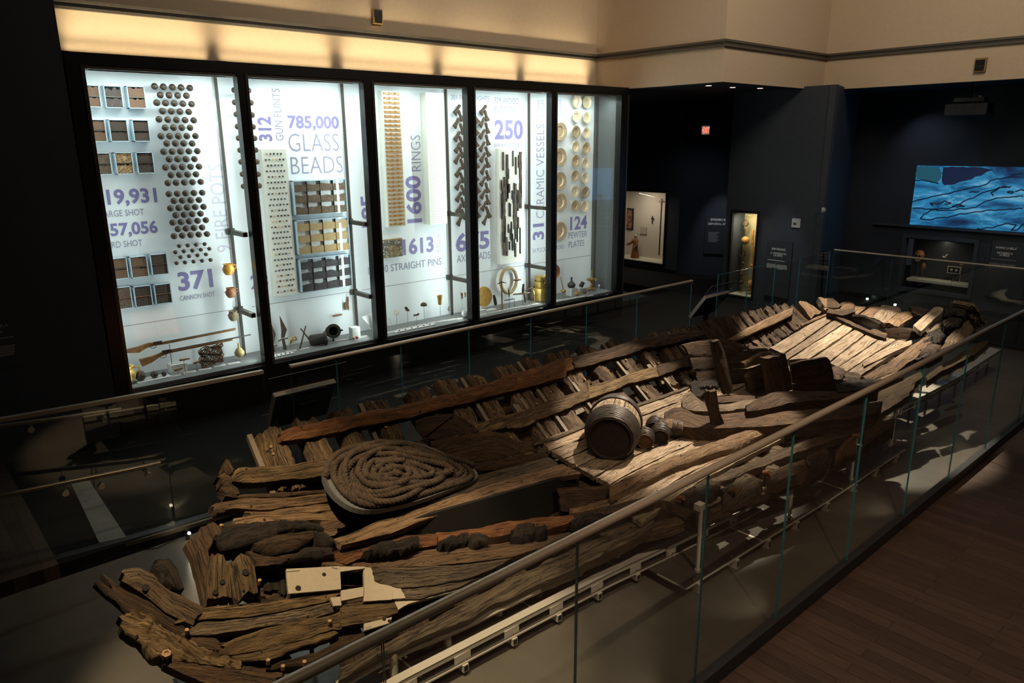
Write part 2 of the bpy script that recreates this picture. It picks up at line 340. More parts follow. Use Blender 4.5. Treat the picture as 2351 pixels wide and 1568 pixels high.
_a, _b = onx(1684, 486, 19.0), onx(1727, 684, 19.0); TAL = (onx(1740, 488, 19.0).y, _a.y, _b.z, _a.z)
_a, _b = onx(2083, 545, 22.6), onx(2232, 670, 22.6); SKU = (onx(2240, 560, 22.6).y, _a.y, .5, _a.z)
room()

# ================================================================== THE LONG DISPLAY CASE
CY, BY = 12.75, 13.6
PANE = [(2.92, 5.18), (5.36, 7.57), (7.79, 10.03), (10.24, 12.50), (12.68, 14.96)]
ZB, ZT = .78, 5.78
MT['purple'] = plain('purple_lettering', (.25, .22, .44), .45, var=.02, bump=0)
MT['purple_glare'] = plain('glare_paled_lettering', (.60, .58, .68), .45, var=.02, bump=0)  # purple lettering by the posts, lamp glare put into a paler colour
MT['slate'] = plain('slate_lettering', (.30, .30, .42), .45, var=.02, bump=0)
MT['caption'] = plain('pale_caption_card', (.62, .58, .54), .6, bump=0)
MT['capink'] = plain('grey_caption_ink', (.18, .17, .16), .6, bump=0)
MT['panelgrey2'] = plain('dark_grey_end_wall', (.10, .105, .105), .6, var=.02, bump=0)
MT['upright'] = plain('brown_grey_upright', (.062, .05, .038), .5, .2, bump=0)
LEDC = (.83, 1, .96)
MT['led'] = emit('white_led_strip', (.85, .95, 1), 12)
CASE = thing('display_case', 'long black-framed glass wall case of five brightly lit bays', 'display case', (9, 13.2, 0))
def case():
    P = CASE
    MB().bx(2.68, 15.24, 12.68, 13.85, 5.80, 5.97).build('header', 'black', P)
    MB().bx(2.68, 15.24, 12.68, 13.85, .06, .74).build('plinth', 'black', P)
    b = MB().bx(2.68, 14.96, 13.60, 13.66, .74, 5.8).build('back_panel', 'whitepl', P)
    for k, (x0, x1) in enumerate(((3.0, 5.2), (5.4, 7.6), (7.8, 10.0), (10.25, 12.5), (12.7, 14.96))):
        MB().bx(x0, x1, 13.597, 13.6, 1.66, 1.668).build('panel_seam', 'capink', b)
    MB().bx(2.7, 15.2, 12.80, 13.60, .74, .78).build('ledge', 'greyled', P)
    MB().bx(14.97, 15.1, 12.8, 13.75, .78, 5.8).build('end_wall', 'panelgrey2', P)
    MB().bx(2.70, 2.80, 12.8, 13.6, .78, 5.8).build('end_wall', 'greyled', P)
    edges = [(2.68, 2.92)] + [(PANE[i][1], PANE[i+1][0]) for i in range(4)] + [(14.96, 15.24)]
    for i, (x0, x1) in enumerate(edges):
        mu = MB().bx(x0, x1, 12.68, 12.86, .74, 5.80).build('mullion', 'black', P)
        MB().bx(x1-.05, x1+.0, 12.665, 12.68, .74, 5.80).build('edge_bead', 'darkplate', mu)
    for i, (x0, x1) in enumerate(PANE):
        MB().bx(x0, x1, 12.76, 12.775, ZB-.03, ZT).build('glass_pane', 'caseglass', P)
        t = MB().bx(x0, x1, 12.70, 12.80, ZT-.03, ZT+.03).build('top_track', 'upright', P)
    for px, py0, x1 in ((517, 400, 5.18), (797, 400, 7.57), (1028, 400, 10.03), (1214, 400, 12.5), (1368, 400, 14.9)):
        x = ony(px, py0, 13.5).x
        u = MB().bx(x-.018, x+.018, 13.46, 13.52, .78, 5.8).build('upright', 'upright', P)
        for z in (3.12, 1.66):
            x_ = x if px < 1300 else x+.08
            br = MB().bx(x_-.04, x_+.04, 12.86, 13.55, z-.04, z+.04).build('bracket', 'upright', P)
            MB().bx(x_-.07, x_+.07, 13.5, 13.57, z-.05, z+.06).build('bracket_plate', 'upright', br)
    # lamps of the case: a strip in the head of every bay and one behind each mullion
    for i, (x0, x1) in enumerate(PANE):
        xc = (x0+x1)/2
        MB().bx(x0+.1, x1-.1, 12.90, 12.96, 5.74, 5.775).build('lamp_housing', 'steel', P)
        area('case_head_strip', (xc, 12.98, 5.70), (xc, 13.5, 3.2), 31, x1-x0-.3, .06, LEDC)
        area('case_side_strip', (x1-.03, 12.95, 3.3), (xc+.15, 13.6, 3.3), 36 if i < 4 else 6, .05, 4.9, LEDC)
        area('case_side_strip_low', (x0+.03, 12.95, 3.3), (xc-.1, 13.6, 3.3), 14 if i < 4 else 24, .05, 4.9, LEDC)
        area('case_roof_strip_low', (xc, 13.74, 6.0), (xc, 13.9, 6.5), 4, x1-x0-.06, .04, (1, .82, .52), 70)
        # uplight on the roof of the case, between fins
        MB().bx(x0-.21, x0+.0, 13.5, 13.84, 5.97, 6.06).build('roof_fin', 'black', P)
        area('case_roof_strip', (xc, 13.55, 6.0), (xc, 13.86, 7.0), 12, x1-x0-.06, .06, (1, .82, .52), 64)
    MB().bx(15.0, 15.24, 13.5, 13.84, 5.97, 6.06).build('roof_fin', 'black', P)
    # writing on the back panel (baseline start, baseline end, cap height in photo pixels)
    def T(body, a, c, h, mat='purple', bold=0, vert=False):
        p, q = ony(*a, 13.598), ony(*c, 13.598)
        if vert:
            q = V((p.x, p.y, q.z)); s = ony(a[0]-h, a[1], 13.598); lettering('lettering', body, p, q, (p.x-s.x), mat, (-1, 0, 0), bold, .002, b)
        else:
            q = V((q.x, q.y, p.z*.5+q.z*.5)); p = V((p.x, p.y, q.z)); s = ony(a[0], a[1]-h, 13.598); lettering('lettering', body, p, q, s.z-ony(*a, 13.598).z, mat, (0, 0, 1), bold, .002, b)
    B = .030
    T('119,931', (222, 469.5), (361.7, 463.5), 34, 'purple', B); T('LARGE SHOT', (231, 499), (331.6, 494), 15, 'slate')
    T('357,056', (234, 543), (363, 533), 29, 'purple', B); T('BIRD SHOT', (243, 571.5), (327.5, 563), 14.5, 'slate')
    T('371', (411.7, 668.4), (490.8, 660.7), 45, 'purple', B); T('CANNON SHOT', (413.8, 690.8), (493.4, 679.8), 11, 'slate')
    T('9 FIRE POTS', (531.6, 576.5), (513.5, 376.8), 33, 'purple_glare', 0, True)
    T('28', (577, 664), (617, 660), 33, 'purple', B); T('BAR SHOT', (602, 620), (592, 462), 22, 'purple_glare', 0, True)
    T('312', (626, 324), (622, 268), 31, 'purple', B, True); T('GUN FLINTS', (651.7, 323), (642.7, 203.6), 18, 'slate', 0, True)
    T('785,000', (661.7, 294), (779, 294), 29, 'purple', B); T('GLASS', (664, 347.5), (779, 346.5), 41, 'slate', -.014); T('BEADS', (669.5, 399.5), (788, 396.7), 40, 'slate', -.014)
    T('195', (862, 520), (858, 448), 31, 'purple', B, True)
    T('1600', (969.5, 510), (968.4, 402.6), 35, 'purple', B, True); T('RINGS', (967.4, 392), (965, 310.6), 22, 'slate', -.010, True)
    T('201 FISH WEIGHTS', (1035, 228.5), (1123, 232), 11.5, 'slate')
    T('329 WOOD', (1134.6, 237.4), (1191, 238.3), 13.5, 'slate'); T('BUTTONS', (1134.6, 256.5), (1184.3, 257), 13.5, 'slate')
    T('250', (1135.6, 320), (1200.6, 320.6), 46, 'purple', B); T('BAR & ROD STOCK', (1134.6, 337), (1200.6, 338), 8.6, 'slate')
    T('6 ONION', (1239, 266), (1239, 230.7), 5.2, 'slate', 0, True); T('BOTTLES', (1248, 267), (1248, 230), 6.5, 'slate', 0, True)
    T('31', (1249, 549), (1248.4, 512), 26, 'purple', B, True); T('CERAMIC VESSELS', (1249, 500), (1251, 285), 18, 'slate', -.010, True)
    T('54 POCKET MIRRORS', (1222.6, 580), (1294, 572), 10, 'slate'); T('86 CASKS', (1288.6, 268), (1288.6, 228.8), 6, 'slate', 0, True)
    T('124', (1308.7, 529), (1347.5, 524), 31, 'purple', B); T('PEWTER', (1305.4, 548), (1347.5, 543), 14, 'slate'); T('PLATES', (1305.4, 568.5), (1341, 564.5), 14, 'slate')
    T('1613', (925.7, 585.7), (996, 579), 38, 'purple', B); T('BELLS', (1011.7, 577), (1011, 539), 10, 'purple_glare', 0, True)
    T('17,000 STRAIGHT PINS', (845.7, 630), (1013.7, 607.5), 17, 'slate'); T('675', (1047, 579), (1124, 571), 44, 'purple', B); T('AXE HEADS', (1049, 603), (1125.3, 593), 17, 'slate')
    # caption cards along the sloping front of the ledge
    def cap(a, c):
        p, q = onz(*a, .782), onz(*c, .782)
        o = MB().bx(p.x, q.x, p.y-.10, p.y, .781, .786).build('caption_card', 'caption', P)
        m = MB()
        for k in range(4): m.bx(p.x+.02, q.x-.02-.05*(k % 2), p.y-.028-.02*k, p.y-.02-.02*k, .786, .7865)
        m.build('caption_lines', 'capink', o)
    for a, c in (((350, 868), (377, 862)), ((385, 864), (412, 858)), ((420, 856), (447, 850)), ((455, 849), (482, 843)), ((489, 841), (516, 836)), ((522, 835), (547, 829)), ((628, 814), (650, 809)), ((655, 807), (679, 803)), ((684, 801), (707, 796)), ((711, 795), (737, 789)), ((740, 788), (763, 782)), ((768, 782), (789, 777)), ((793, 778), (812, 773)), ((818, 774), (838, 769)),
                 ((886, 763), (905, 758)), ((909, 757), (929, 752)), ((933, 752), (952, 747)), ((956, 747), (975, 743)), ((979, 742), (998, 738)), ((1002, 738), (1019, 734)), ((1023, 735), (1042, 731)), ((1044, 732), (1060, 729)), ((1098, 722), (1113, 719)), ((1116, 718), (1131, 715)), ((1134, 715), (1149, 712)), ((1152, 711), (1165, 708)), ((1168, 708), (1182, 705)), ((1185, 705), (1198, 702)), ((1201, 703), (1214, 700)), ((1218, 699), (1232, 696)), ((1273, 690), (1286, 687)), ((1290, 688), (1303, 685)), ((1307, 685), (1320, 682)), ((1325, 682), (1338, 679)), ((1344, 680), (1358, 677))):
        cap(a, c)
case()

# ------------------------------------------------------------------ exhibits on the back panel
MT['iron'] = plain('rusty_dark_iron', (.055, .036, .024), .5, .25, var=.45, scale=22, bump=.25)
MT['rust'] = plain('brown_rusted_iron', (.085, .055, .036), .65, .1, var=.4, scale=25, bump=.4)
MT['pin'] = plain('thin_steel_pin', (.5, .52, .54), .3, .8, bump=0)
def bp(px, py, off=0): return ony(px, py, BY-off)
def cr(o, s): return lambda x, y: (o[0]+x/s, o[1]+y/s)
K1, K2, K3, K4 = cr((150, 100), 3.92), cr((200, 500), 3.92), cr((530, 150), 4.48), cr((530, 500), 4.48)
K5, K6, K7, K8 = cr((820, 170), 4.753), cr((820, 480), 5.058), cr((1060, 180), 5.2275), cr((1060, 460), 5.2275)
def shots():
    rows = [(K1, (803, 385), (1121, 400), 5), (K1, (855, 463), (1090, 470), 4), (K1, (823, 533), (1137, 545), 5), (K1, (875, 608), (1111, 615), 4), (K1, (843, 682), (1156, 691), 5), (K1, (898, 757), (1123, 758), 4), (K1, (861, 834), (1172, 832), 5), (K1, (913, 900), (1142, 900), 4), (K1, (885, 974), (1188, 968), 5), (K1, (934, 1042), (1162, 1040), 4),
            (K1, (902, 1115), (1203, 1107), 5), (K1, (951, 1184), (1176, 1177), 4), (K1, (923, 1256), (1219, 1245), 5), (K1, (932, 1355), (1232, 1342), 5), (K1, (977, 1416), (1203, 1408), 4), (K1, (946, 1483), (1244, 1469), 5), (K1, (994, 1546), (1217, 1531), 4), (K2, (770, 44), (1069, 21), 5), (K2, (817, 103), (1035, 87), 4), (K2, (782, 166), (1079, 146), 5),
            (K2, (829, 255), (1058, 236), 4), (K2, (795, 310), (1100, 279), 5), (K2, (841, 354), (1070, 329), 4), (K2, (805, 408), (1111, 380), 5)]
    big = MB().ball((0, 0, 0), .054, 16).build('shot_mesh', 'iron', None, 60).data; sm = MB().ball((0, 0, 0), .036, 14).build('shot_mesh', 'iron', None, 60).data
    pn = MB().tube([(0, 0, 0), (0, .17, 0)], .008, 5).build('shot_mesh', 'pin').data
    for o in [o for o in sc.objects if o.name.startswith('shot_mesh')]: bpy.data.objects.remove(o)
    rd = random.Random(3)
    for r, (K, a, c, n) in enumerate(rows):
        for k in range(n):
            t = k/(n-1); q = K(a[0]+(c[0]-a[0])*t, a[1]+(c[1]-a[1])*t); p = bp(*q, .17)
            o = bpy.data.objects.new('cannon_shot', big if r < 20 else sm); COL.objects.link(o); o.location = p; o.rotation_euler = (rd.random()*6, rd.random()*6, rd.random()*6)
            row = f'{ORD[r]} row from the top' if r < 20 else f'{ORD[r-20]} small-ball row'
            tag(o, f'iron cannon shot on white panel, {row}, {ORD[k]} from the trays', 'cannon ball', 'cannon shot on the white panel')
            s = bpy.data.objects.new('mounting_pin', pn); COL.objects.link(s); s.location = p; s['kind'] = 'thing'
            s.parent = o; s.matrix_parent_inverse = (Matrix.Translation(o.location) @ o.rotation_euler.to_matrix().to_4x4()).inverted()
    L = [(1520, 420), (1525, 530), (1540, 637), (1550, 747), (1560, 852), (1573, 960), (1582, 1066), (1595, 1176), (1605, 1285)]
    Q = [(1648, 423), (1670, 533), (1680, 643), (1690, 750), (1703, 853), (1712, 958), (1724, 1065), (1735, 1176), (1745, 1280)]
    for i, (a, c) in enumerate(zip(L, Q)):
        p, q = bp(*K1(*a), .25), bp(*K1(*c), .25)
        o = MB().ball(p, .05, 14).ball(q, .05, 14).tube([p, q], .018, 8).build('bar_shot', 'rust', None, 60); origin(o, (p+q)/2)
        tag(o, f'dumbbell bar shot crossing behind the first mullion, {ORD[i]} from the top', 'bar shot', 'bar shot behind the mullion')
shots()
def trays():
    MT['traywall'] = plain('tray_wall_blue_shade', (.52, .64, .72), .2, var=.03, bump=0)  # blue shade between the pale edges put into the wall colour
    S = {'brown': speckle('brown_seed_shot', [(.1, (.12, .06, .035)), (.9, (.22, .12, .07))], 220, bump=.2), 'dark': speckle('dark_seed_shot', [(.1, (.045, .025, .018)), (.9, (.09, .055, .04))], 220, bump=.2),
         'grit': speckle('dark_gritty_shot', [(.1, (.05, .035, .03)), (.85, (.10, .07, .06)), (.95, (.4, .36, .32))], 160, bump=.3), 'gold': speckle('tan_round_shot', [(.2, (.55, .36, .18)), (.6, (.22, .12, .05))], 48, hexa=False, bump=.5),
         'tan': speckle('packed_tan_shot', [(.25, (.62, .45, .28)), (.55, (.10, .06, .04))], 46, hexa=True, bump=.5), 'pack': speckle('packed_brown_shot', [(.2, (.34, .24, .17)), (.5, (.05, .03, .02))], 46, hexa=True, bump=.5)}
    spec = [((184.4, 194), (234.2, 246.7), 'brown'), ((236.7, 195.7), (285.2, 248.5), 'grit'), ((290.3, 197), (337.5, 249.7), 'brown'), ((198.5, 273.5), (247.7, 325.8), 'brown'), ((248.2, 274), (298, 325.3), 'dark'), ((302.3, 274.7), (347, 325), 'dark'),
            ((212.5, 351), (259.7, 401), 'tan'), ((262.2, 350), (309.4, 399.7), 'gold'), ((311.2, 349.5), (357, 397.7), 'pack'), ((244.6, 595), (297, 639), 'brown'), ((297, 590.6), (343.6, 635), 'brown'), ((344, 584.7), (388.8, 628.8), 'dark'), ((256, 662), (306.6, 707), 'tan'), ((305.9, 658.7), (352.6, 701.5), 'pack'), ((353, 654.3), (397.2, 695), 'pack')]
    nm = {'brown': 'fine brown shot', 'dark': 'fine dark brown shot', 'grit': 'dark gritty shot', 'gold': 'loose tan balls', 'tan': 'tightly packed tan balls', 'pack': 'tightly packed brown balls'}
    for i, (a, c, k) in enumerate(spec):
        y = BY-.15; p, q = ony(*a, y), ony(*c, y); x0, x1, z1, z0 = p.x, q.x, p.z, q.z
        t = thing('shot_tray', f'shallow square tray of {nm[k]}, {ORD[i//3]} tray row, {ORD[i%3]} along', 'tray', ((x0+x1)/2, y, z0), 'shot trays on the white panel')
        m = MB(); e = .012
        m.bx(x0, x1, BY-.01, BY-.002, z0, z1).bx(x0, x0+e, y, BY-.002, z0, z1).bx(x1-e, x1, y, BY-.002, z0, z1).bx(x0, x1, y, BY-.002, z0, z0+e).bx(x0, x1, y, BY-.002, z1-e, z1)
        m.build('frame', 'traywall', t); zm = (z0+z1)/2; MB().bx(x0+e, x1-e, y+.005, BY-.02, zm-.008, zm+.008).build('shelf', 'steel', t)
        rd = random.Random(i)
        for za, zb in ((z0+e, zm-.01), (zm+.01, z1-e)):
            g = .02+(.07 if k in ('grit', 'gold') else .012)*rd.random(); n = 9; top = [(x0+e+(x1-x0-2*e)*j/n, y+.02, zb-g*(.5+noise.noise(V((j*.7, i, za)))*.9)) for j in range(n+1)]
            MB().prism([(x0+e, y+.02, za), (x1-e, y+.02, za)]+top[::-1], (0, .10, 0)).build('shot_fill', S[k], t)
    # glass bead trays: four columns, three heaps each
    BD = [('brown', speckle('brown_bead_fill', [(.1, (.07, .04, .025)), (.8, (.25, .16, .09)), (.95, (.6, .5, .38))], 130, bump=.4), 'brown beads'), ('tan', speckle('tan_bead_fill', [(.1, (.42, .26, .10)), (.9, (.62, .44, .22))], 150, bump=.3), 'golden tan beads'), ('dark', speckle('dark_bead_fill', [(.1, (.025, .02, .026)), (.85, (.09, .07, .08)), (.96, (.5, .45, .45))], 130, bump=.4), 'dark purple beads')]
    for i, (a, c) in enumerate((((672.9, 416), (798.5, 487)), ((680, 507), (804, 573.7)), ((688, 596), (809.5, 656)))):
        y = BY-.18; p, q = ony(*a, y), ony(*c, y); x0, x1, z1, z0 = p.x, q.x, p.z, q.z; h = (z1-z0)/3
        t = thing('bead_tray', f'wide glass tray with three wavy layers of {BD[i][2]}', 'tray', ((x0+x1)/2, y, z0), 'bead trays on the white panel'); e = .012
        m = MB().bx(x0, x1, BY-.01, BY-.002, z0, z1).bx(x0, x0+e, y, BY-.002, z0, z1).bx(x1-e, x1, y, BY-.002, z0, z1).bx(x0, x1, y, BY-.002, z0, z0+e).bx(x0, x1, y, BY-.002, z1-e, z1); m.build('frame', 'traywall', t)
        MB().bx(x0+e, x1-e, y+.06, y+.07, z0+e, z1-e).build('backing', 'whitepl', t)
        for k in range(1, 4): xk = x0+(x1-x0)*k/4; MB().bx(xk-.003, xk+.003, y+.012, y+.06, z0, z1).build('divider', 'upright', t)
        MB().bx(x0, x1, y-.008, y-.003, z0, z1).build('front_pane', 'caseglass', t)
        for k in range(4):
            for r in range(3):
                xa, xb = x0+(x1-x0)*k/4+.006, x0+(x1-x0)*(k+1)/4-.006; za = z0+h*r+e; n = 8
                top = [(xa+(xb-xa)*j/n, y+.02, za+h*(.62+.16*noise.noise(V(((k*8+j)*.22, r*5.3, i*9.1))))) for j in range(n+1)]
                MB().prism([(xa, y+.02, za), (xb, y+.02, za)]+top[::-1], (0, .04, 0)).build('bead_fill', BD[i][1], t)
trays()
def boards():
    MT['board'] = plain('cream_mount_board', (.72, .70, .62), .6, var=.02, bump=0)
    MT['flintdark'] = plain('dark_flint', (.05, .045, .045), .4, var=.5, bump=.2); MT['flintpale'] = plain('pale_flint', (.5, .34, .2), .4, var=.4, bump=.2)
    def board(name, label, tl, tr, br, off, cat='board'):
        y = BY-off; p, q, r = ony(*tl, y), ony(*tr, y), ony(*br, y); x0, x1, z1, z0 = p.x, q.x, p.z, r.z
        o = MB().bx(x0, x1, y, BY-.002, z0, z1).build(name, 'board'); origin(o, ((x0+x1)/2, y, z0)); tag(o, label, cat); return y, x0, x1, z0, z1
    y, x0, x1, z0, z1 = board('flint_board', 'tall narrow cream board studded with dark gun flints', (600, 343), (657, 344), (683.6, 674), .14)
    rd = random.Random(5); fm = []
    for k in range(3):
        m = MB(); r = .019; pts = [(r*math.cos(a)*rd.uniform(.7, 1.1), 0, r*math.sin(a)*rd.uniform(.7, 1.1)) for a in [2*math.pi*i/6 for i in range(6)]]
        o = m.prism(pts, (0, -.016, 0)).build('flint_mesh', 'flintdark'); fm.append(o.data); bpy.data.objects.remove(o)
    fp = fm[0].copy(); fp.materials[0] = MT['flintpale']
    for r in range(26):
        n = 6 if r % 2 else 5
        for k in range(n):
            o = bpy.data.objects.new('gun_flint', fp if rd.random() < .22 else rd.choice(fm)); COL.objects.link(o)
            o.location = (x0+(x1-x0)*(k+.9+(.0 if r % 2 else .45))/7, y, z1-(z1-z0)*(r+.8)/26.6); o.rotation_euler = (0, rd.random()*6, 0)
            tag(o, f'small gun flint on the tall cream board, {ORD[r]} row down, {ORD[k]} in the row', 'gun flint', 'gun flints on the cream board')
    # knife handles
    y, x0, x1, z0, z1 = board('handle_board', 'tall narrow cream board carrying three columns of orange bone knife handles', (876, 208), (918, 209.5), (929, 519), .16)
    MT['bone'] = plain('orange_brown_bone', (.42, .21, .06), .45, var=.55, scale=16, bump=.3)
    m = MB()
    for s in (-1, 1): m.prism([(-.060, 0, s*.024), (-.060, 0, s*.005), (.0, 0, s*.002), (.060, 0, s*.008), (.060, 0, s*.027), (0, 0, s*.016)], (0, -.018, 0))
    o = m.build('handle_mesh', 'bone'); hm = o.data; bpy.data.objects.remove(o)
    for r in range(31):
        for k in range(3):
            o = bpy.data.objects.new('knife_grip', hm); COL.objects.link(o); o.location = (x0+(x1-x0)*(.2+.3*k), y, z1-(z1-z0)*(r+.62)/31.3); o.rotation_euler = (0, rd.uniform(-.08, .08), 0)
            tag(o, f'pair of orange bone handle scales on the cream board, {ORD[r]} row down, {ORD[k]} column', 'knife handle', 'bone handles on the cream board')
    # rings: hundreds of dots in rows
    y, x0, x1, z0, z1 = board('ring_board', 'tall cream board with hundreds of tiny rings in rows', (977, 212), (1018, 213), (1024, 513), .22)
    m = MB()
    for r in range(64):
        for k in range(10):
            x, z = x0+(x1-x0)*(.1+.088*(k+.3*(r % 2))), z1-(z1-z0)*(r+1)/65; m.bx(x-.006, x+.006, y-.004, y, z-.004, z+.004)
    o = m.build('finger_rings', 'upright'); origin(o, ((x0+x1)/2, y, z0)); tag(o, 'tiny dark finger rings set in rows on the tall cream board', 'rings', None, 'stuff')
    # bells
    y, x0, x1, z0, z1 = board('bell_board', 'small board crowded with tiny dark and brass bells', (868, 551), (923, 548), (925, 588), .12)
    MT['brass'] = plain('dull_brass', (.42, .27, .07), .35, .7, var=.3, bump=.1)
    m = MB(); rd = random.Random(8)
    for r in range(11):
        for k in range(18):
            if rd.random() < .86: m.ball((x0+(x1-x0)*(k+.5)/18, y-.012, z0+(z1-z0)*(r+.5)/11), .014, 6, 1); m.mi[-41:] = [0 if rd.random() < .6 else 1]*41 if False else m.mi[-41:]
    o = m.build('small_bells', ['rust', 'brass']); me = o.data
    for i, p in enumerate(me.polygons): p.material_index = 1 if noise.noise(p.center*9) > .12 else 0
    origin(o, ((x0+x1)/2, y, z0)); tag(o, 'rows of tiny dark and brass bells on the small board', 'bells', None, 'stuff')
    # bar stock
    y, x0, x1, z0, z1 = board('bar_board', 'tall white board covered with dark upright iron bars and rods', (1145, 341), (1199, 342.5), (1201, 600), .12)
    MT['rod'] = plain('dark_green_rod', (.02, .03, .028), .4, .4, var=.3, bump=.1)
    rd = random.Random(11)
    spec = [(.09, .35, .98, .03, 'rod')]
    def bar(nm, fx, fz0, fz1, w_, mat, lab, wob):
        xc = x0+(x1-x0)*fx; a, c = z0+(z1-z0)*fz0, z0+(z1-z0)*fz1; m = MB(); n = 14; w_ *= (x1-x0)
        Lp = [(xc-w_/2+wob*noise.noise(V((i*.8, fx*40, 1)))*.06, y, a+(c-a)*i/n) for i in range(n+1)]; Rp = [(p[0]+w_*(1+wob*noise.noise(V((i*1.1, fx*70, 4)))), y, p[2]) for i, p in enumerate(Lp)]
        for i in range(n): m.prism([Lp[i], Rp[i], Rp[i+1], Lp[i+1]], (0, -.03, 0))
        o = m.build(nm, mat); origin(o, (xc, y, a)); tag(o, lab, 'iron bar', 'iron bars on the white board')
    bar('iron_bar', .17, .08, .68, .10, 'rust', 'longest thick rusty iron bar at the near side of the white board', .5)
    bar('iron_bar', .66, .30, .70, .09, 'rust', 'thick rusty iron bar in the middle of the white board', .5)
    bar('iron_bar', .90, .48, .97, .08, 'rust', 'thick tan rusty bar along the far edge of the white board', .4)
    bar('iron_bar', .33, .58, .95, .07, 'iron', 'thick dark iron bar high up on the white board', .3)
    for k in range(46):
        fx = .08+.88*((k*.381) % 1); a = rd.uniform(.04, .85); ln = rd.uniform(.07, .17); thick = rd.random() < .4
        bar('iron_rod', fx, a, min(.98, a+ln), .045 if thick else .018, 'iron' if thick else 'rod', ('short stubby dark iron bar' if thick else 'thin greenish iron rod')+' among the upright pieces on the white board', .05)
    # axe heads
    def axe_mesh():
        p = [(x*.74, z*.8) for x, z in ((-.03, .15), (.05, .16), (.055, .07), (.035, .02), (.085, -.17), (-.085, -.15), (-.035, .02), (-.04, .07))]
        o = MB().prism([(x, 0, z) for x, z in p], (0, -.05, 0)).build('axe_mesh', 'rust'); b = o.modifiers.new('b', 'BEVEL'); b.width = .012; dg = bpy.context.evaluated_depsgraph_get(); me = bpy.data.meshes.new_from_object(o.evaluated_get(dg)); bpy.data.objects.remove(o); return me
    am = axe_mesh(); n = 0
    colA = [((1085, 385), 35), ((1120, 455), -30), ((1080, 530), 35), ((1135, 600), -25), ((1085, 675), 35), ((1130, 735), -30), ((1090, 800), 33), ((1132, 855), -25), ((1088, 920), 35), ((1140, 980), -28), ((1098, 1065), 35), ((1138, 1130), -30), ((1100, 1205), 35), ((1150, 1265), -30), ((1105, 1335), 35), ((1150, 1400), -30), ((1110, 1465), 35), ((1155, 1530), -30)]
    colB = [((1370, 385), 40), ((1400, 455), -22), ((1358, 520), 35), ((1408, 590), -20), ((1358, 650), 38), ((1412, 720), -20), ((1358, 785), 35), ((1412, 845), -30), ((1365, 905), 35), ((1412, 965), -22), ((1370, 1035), 32), ((1415, 1105), -22), ((1368, 1165), 38), ((1408, 1240), -20), ((1370, 1305), 35), ((1415, 1370), -20), ((1378, 1435), 32), ((1415, 1500), -22)]
    colC = [((1285, 480), -35), ((1283, 610), -35), ((1283, 740), -30), ((1285, 860), -30), ((1287, 975), -30), ((1283, 1115), -30), ((1300, 1245), -32), ((1300, 1390), -32), ((1295, 1520), -32)]
    for ci, cl in enumerate((colA, colB, colC)):
        for i, (q, ang) in enumerate(cl):
            o = bpy.data.objects.new('axe_head', am); COL.objects.link(o); o.location = bp(*K5(*q), .05); o.rotation_euler = (0, R(ang), 0)
            w_ = ('column before the mullion', 'column nearest the button sign', 'column hidden by the mullion')[ci]
            tag(o, f'rusty axe head, {ORD[i]} from the top, {w_}', 'axe head', 'axe heads on the white panel')
    for i, (q, ang) in enumerate((((1185, 130), 30), ((1205, 40), -35), ((1480, 120), 32), ((1515, 45), -25), ((1385, 45), -30))):
        o = bpy.data.objects.new('axe_head', am); COL.objects.link(o); o.location = bp(*K6(*q), .05); o.rotation_euler = (0, R(ang), 0)
        tag(o, f'rusty brown axe head, {ORD[i]} of the lowest ones above the number sign', 'axe head', 'axe heads on the white panel')
    # pewter plates
    cols = {'pale': plain('pale_pewter', (.70, .56, .38), .35, .25, var=.10, scale=9, bump=.08), 'tan': plain('tan_pewter', (.50, .36, .22), .45, .25, var=.18, scale=9, bump=.1), 'spot': plain('pitted_pewter', (.36, .26, .15), .5, .25, var=.45, scale=14, bump=.3)}
    def plate_mesh(r): return [(0, .0), (r*.52, .0), (r*.60, -.028), (r*.64, -.03), (r*.97, -.045), (r, -.04), (r, -.03), (r*.62, -.012), (r*.5, .015), (0, .015)]
    def plate(q, K, ph, mat, lab):
        c, e = bp(*K(*q), .06), bp(*K(q[0], q[1]-ph/2), .06); r = e.z-c.z
        M = Matrix.Translation(c) @ Matrix.Rotation(R(-90), 4, 'X') 
        o = MB().lathe(plate_mesh(r), 30, M, jit=.008, seed=int(q[0])).build('pewter_plate', cols[mat], None, 35); origin(o, c); tag(o, lab, 'plate', 'pewter plates on the white panel')
    for i, (q, K) in enumerate((((1175, 640), K7), ((1168, 945), K7), ((1165, 1230), K7), ((1170, 1490), K7), ((1168, 370), K8))):
        plate(q, K, 228, 'tan', f'large tan pewter platter half behind the last mullion, {ORD[i]} from the top')
    A = [((1373, 278), 165, 'pale'), ((1368, 460), 140, 'pale'), ((1362, 642), 150, 'spot'), ((1360, 818), 140, 'pale'), ((1360, 995), 155, 'tan'), ((1350, 1170), 140, 'tan'), ((1352, 1357), 150, 'pale'), ((1350, 1530), 140, 'tan')]
    Bc = [((1493, 285), 160, 'pale'), ((1490, 472), 140, 'pale'), ((1485, 655), 140, 'pale'), ((1485, 837), 148, 'tan'), ((1478, 1018), 138, 'pale'), ((1473, 1193), 138, 'pale'), ((1475, 1368), 148, 'spot'), ((1466, 1535), 140, 'pale')]
    for nm, cl in (('nearer the platters', A), ('nearer the case end', Bc)):
        for i, (q, h, mt) in enumerate(cl): plate(q, K7, h, mt, f'{dict(pale="pale", tan="tan", spot="pitted dark")[mt]} pewter plate, {ORD[i]} from the top of the column {nm}')
boards()
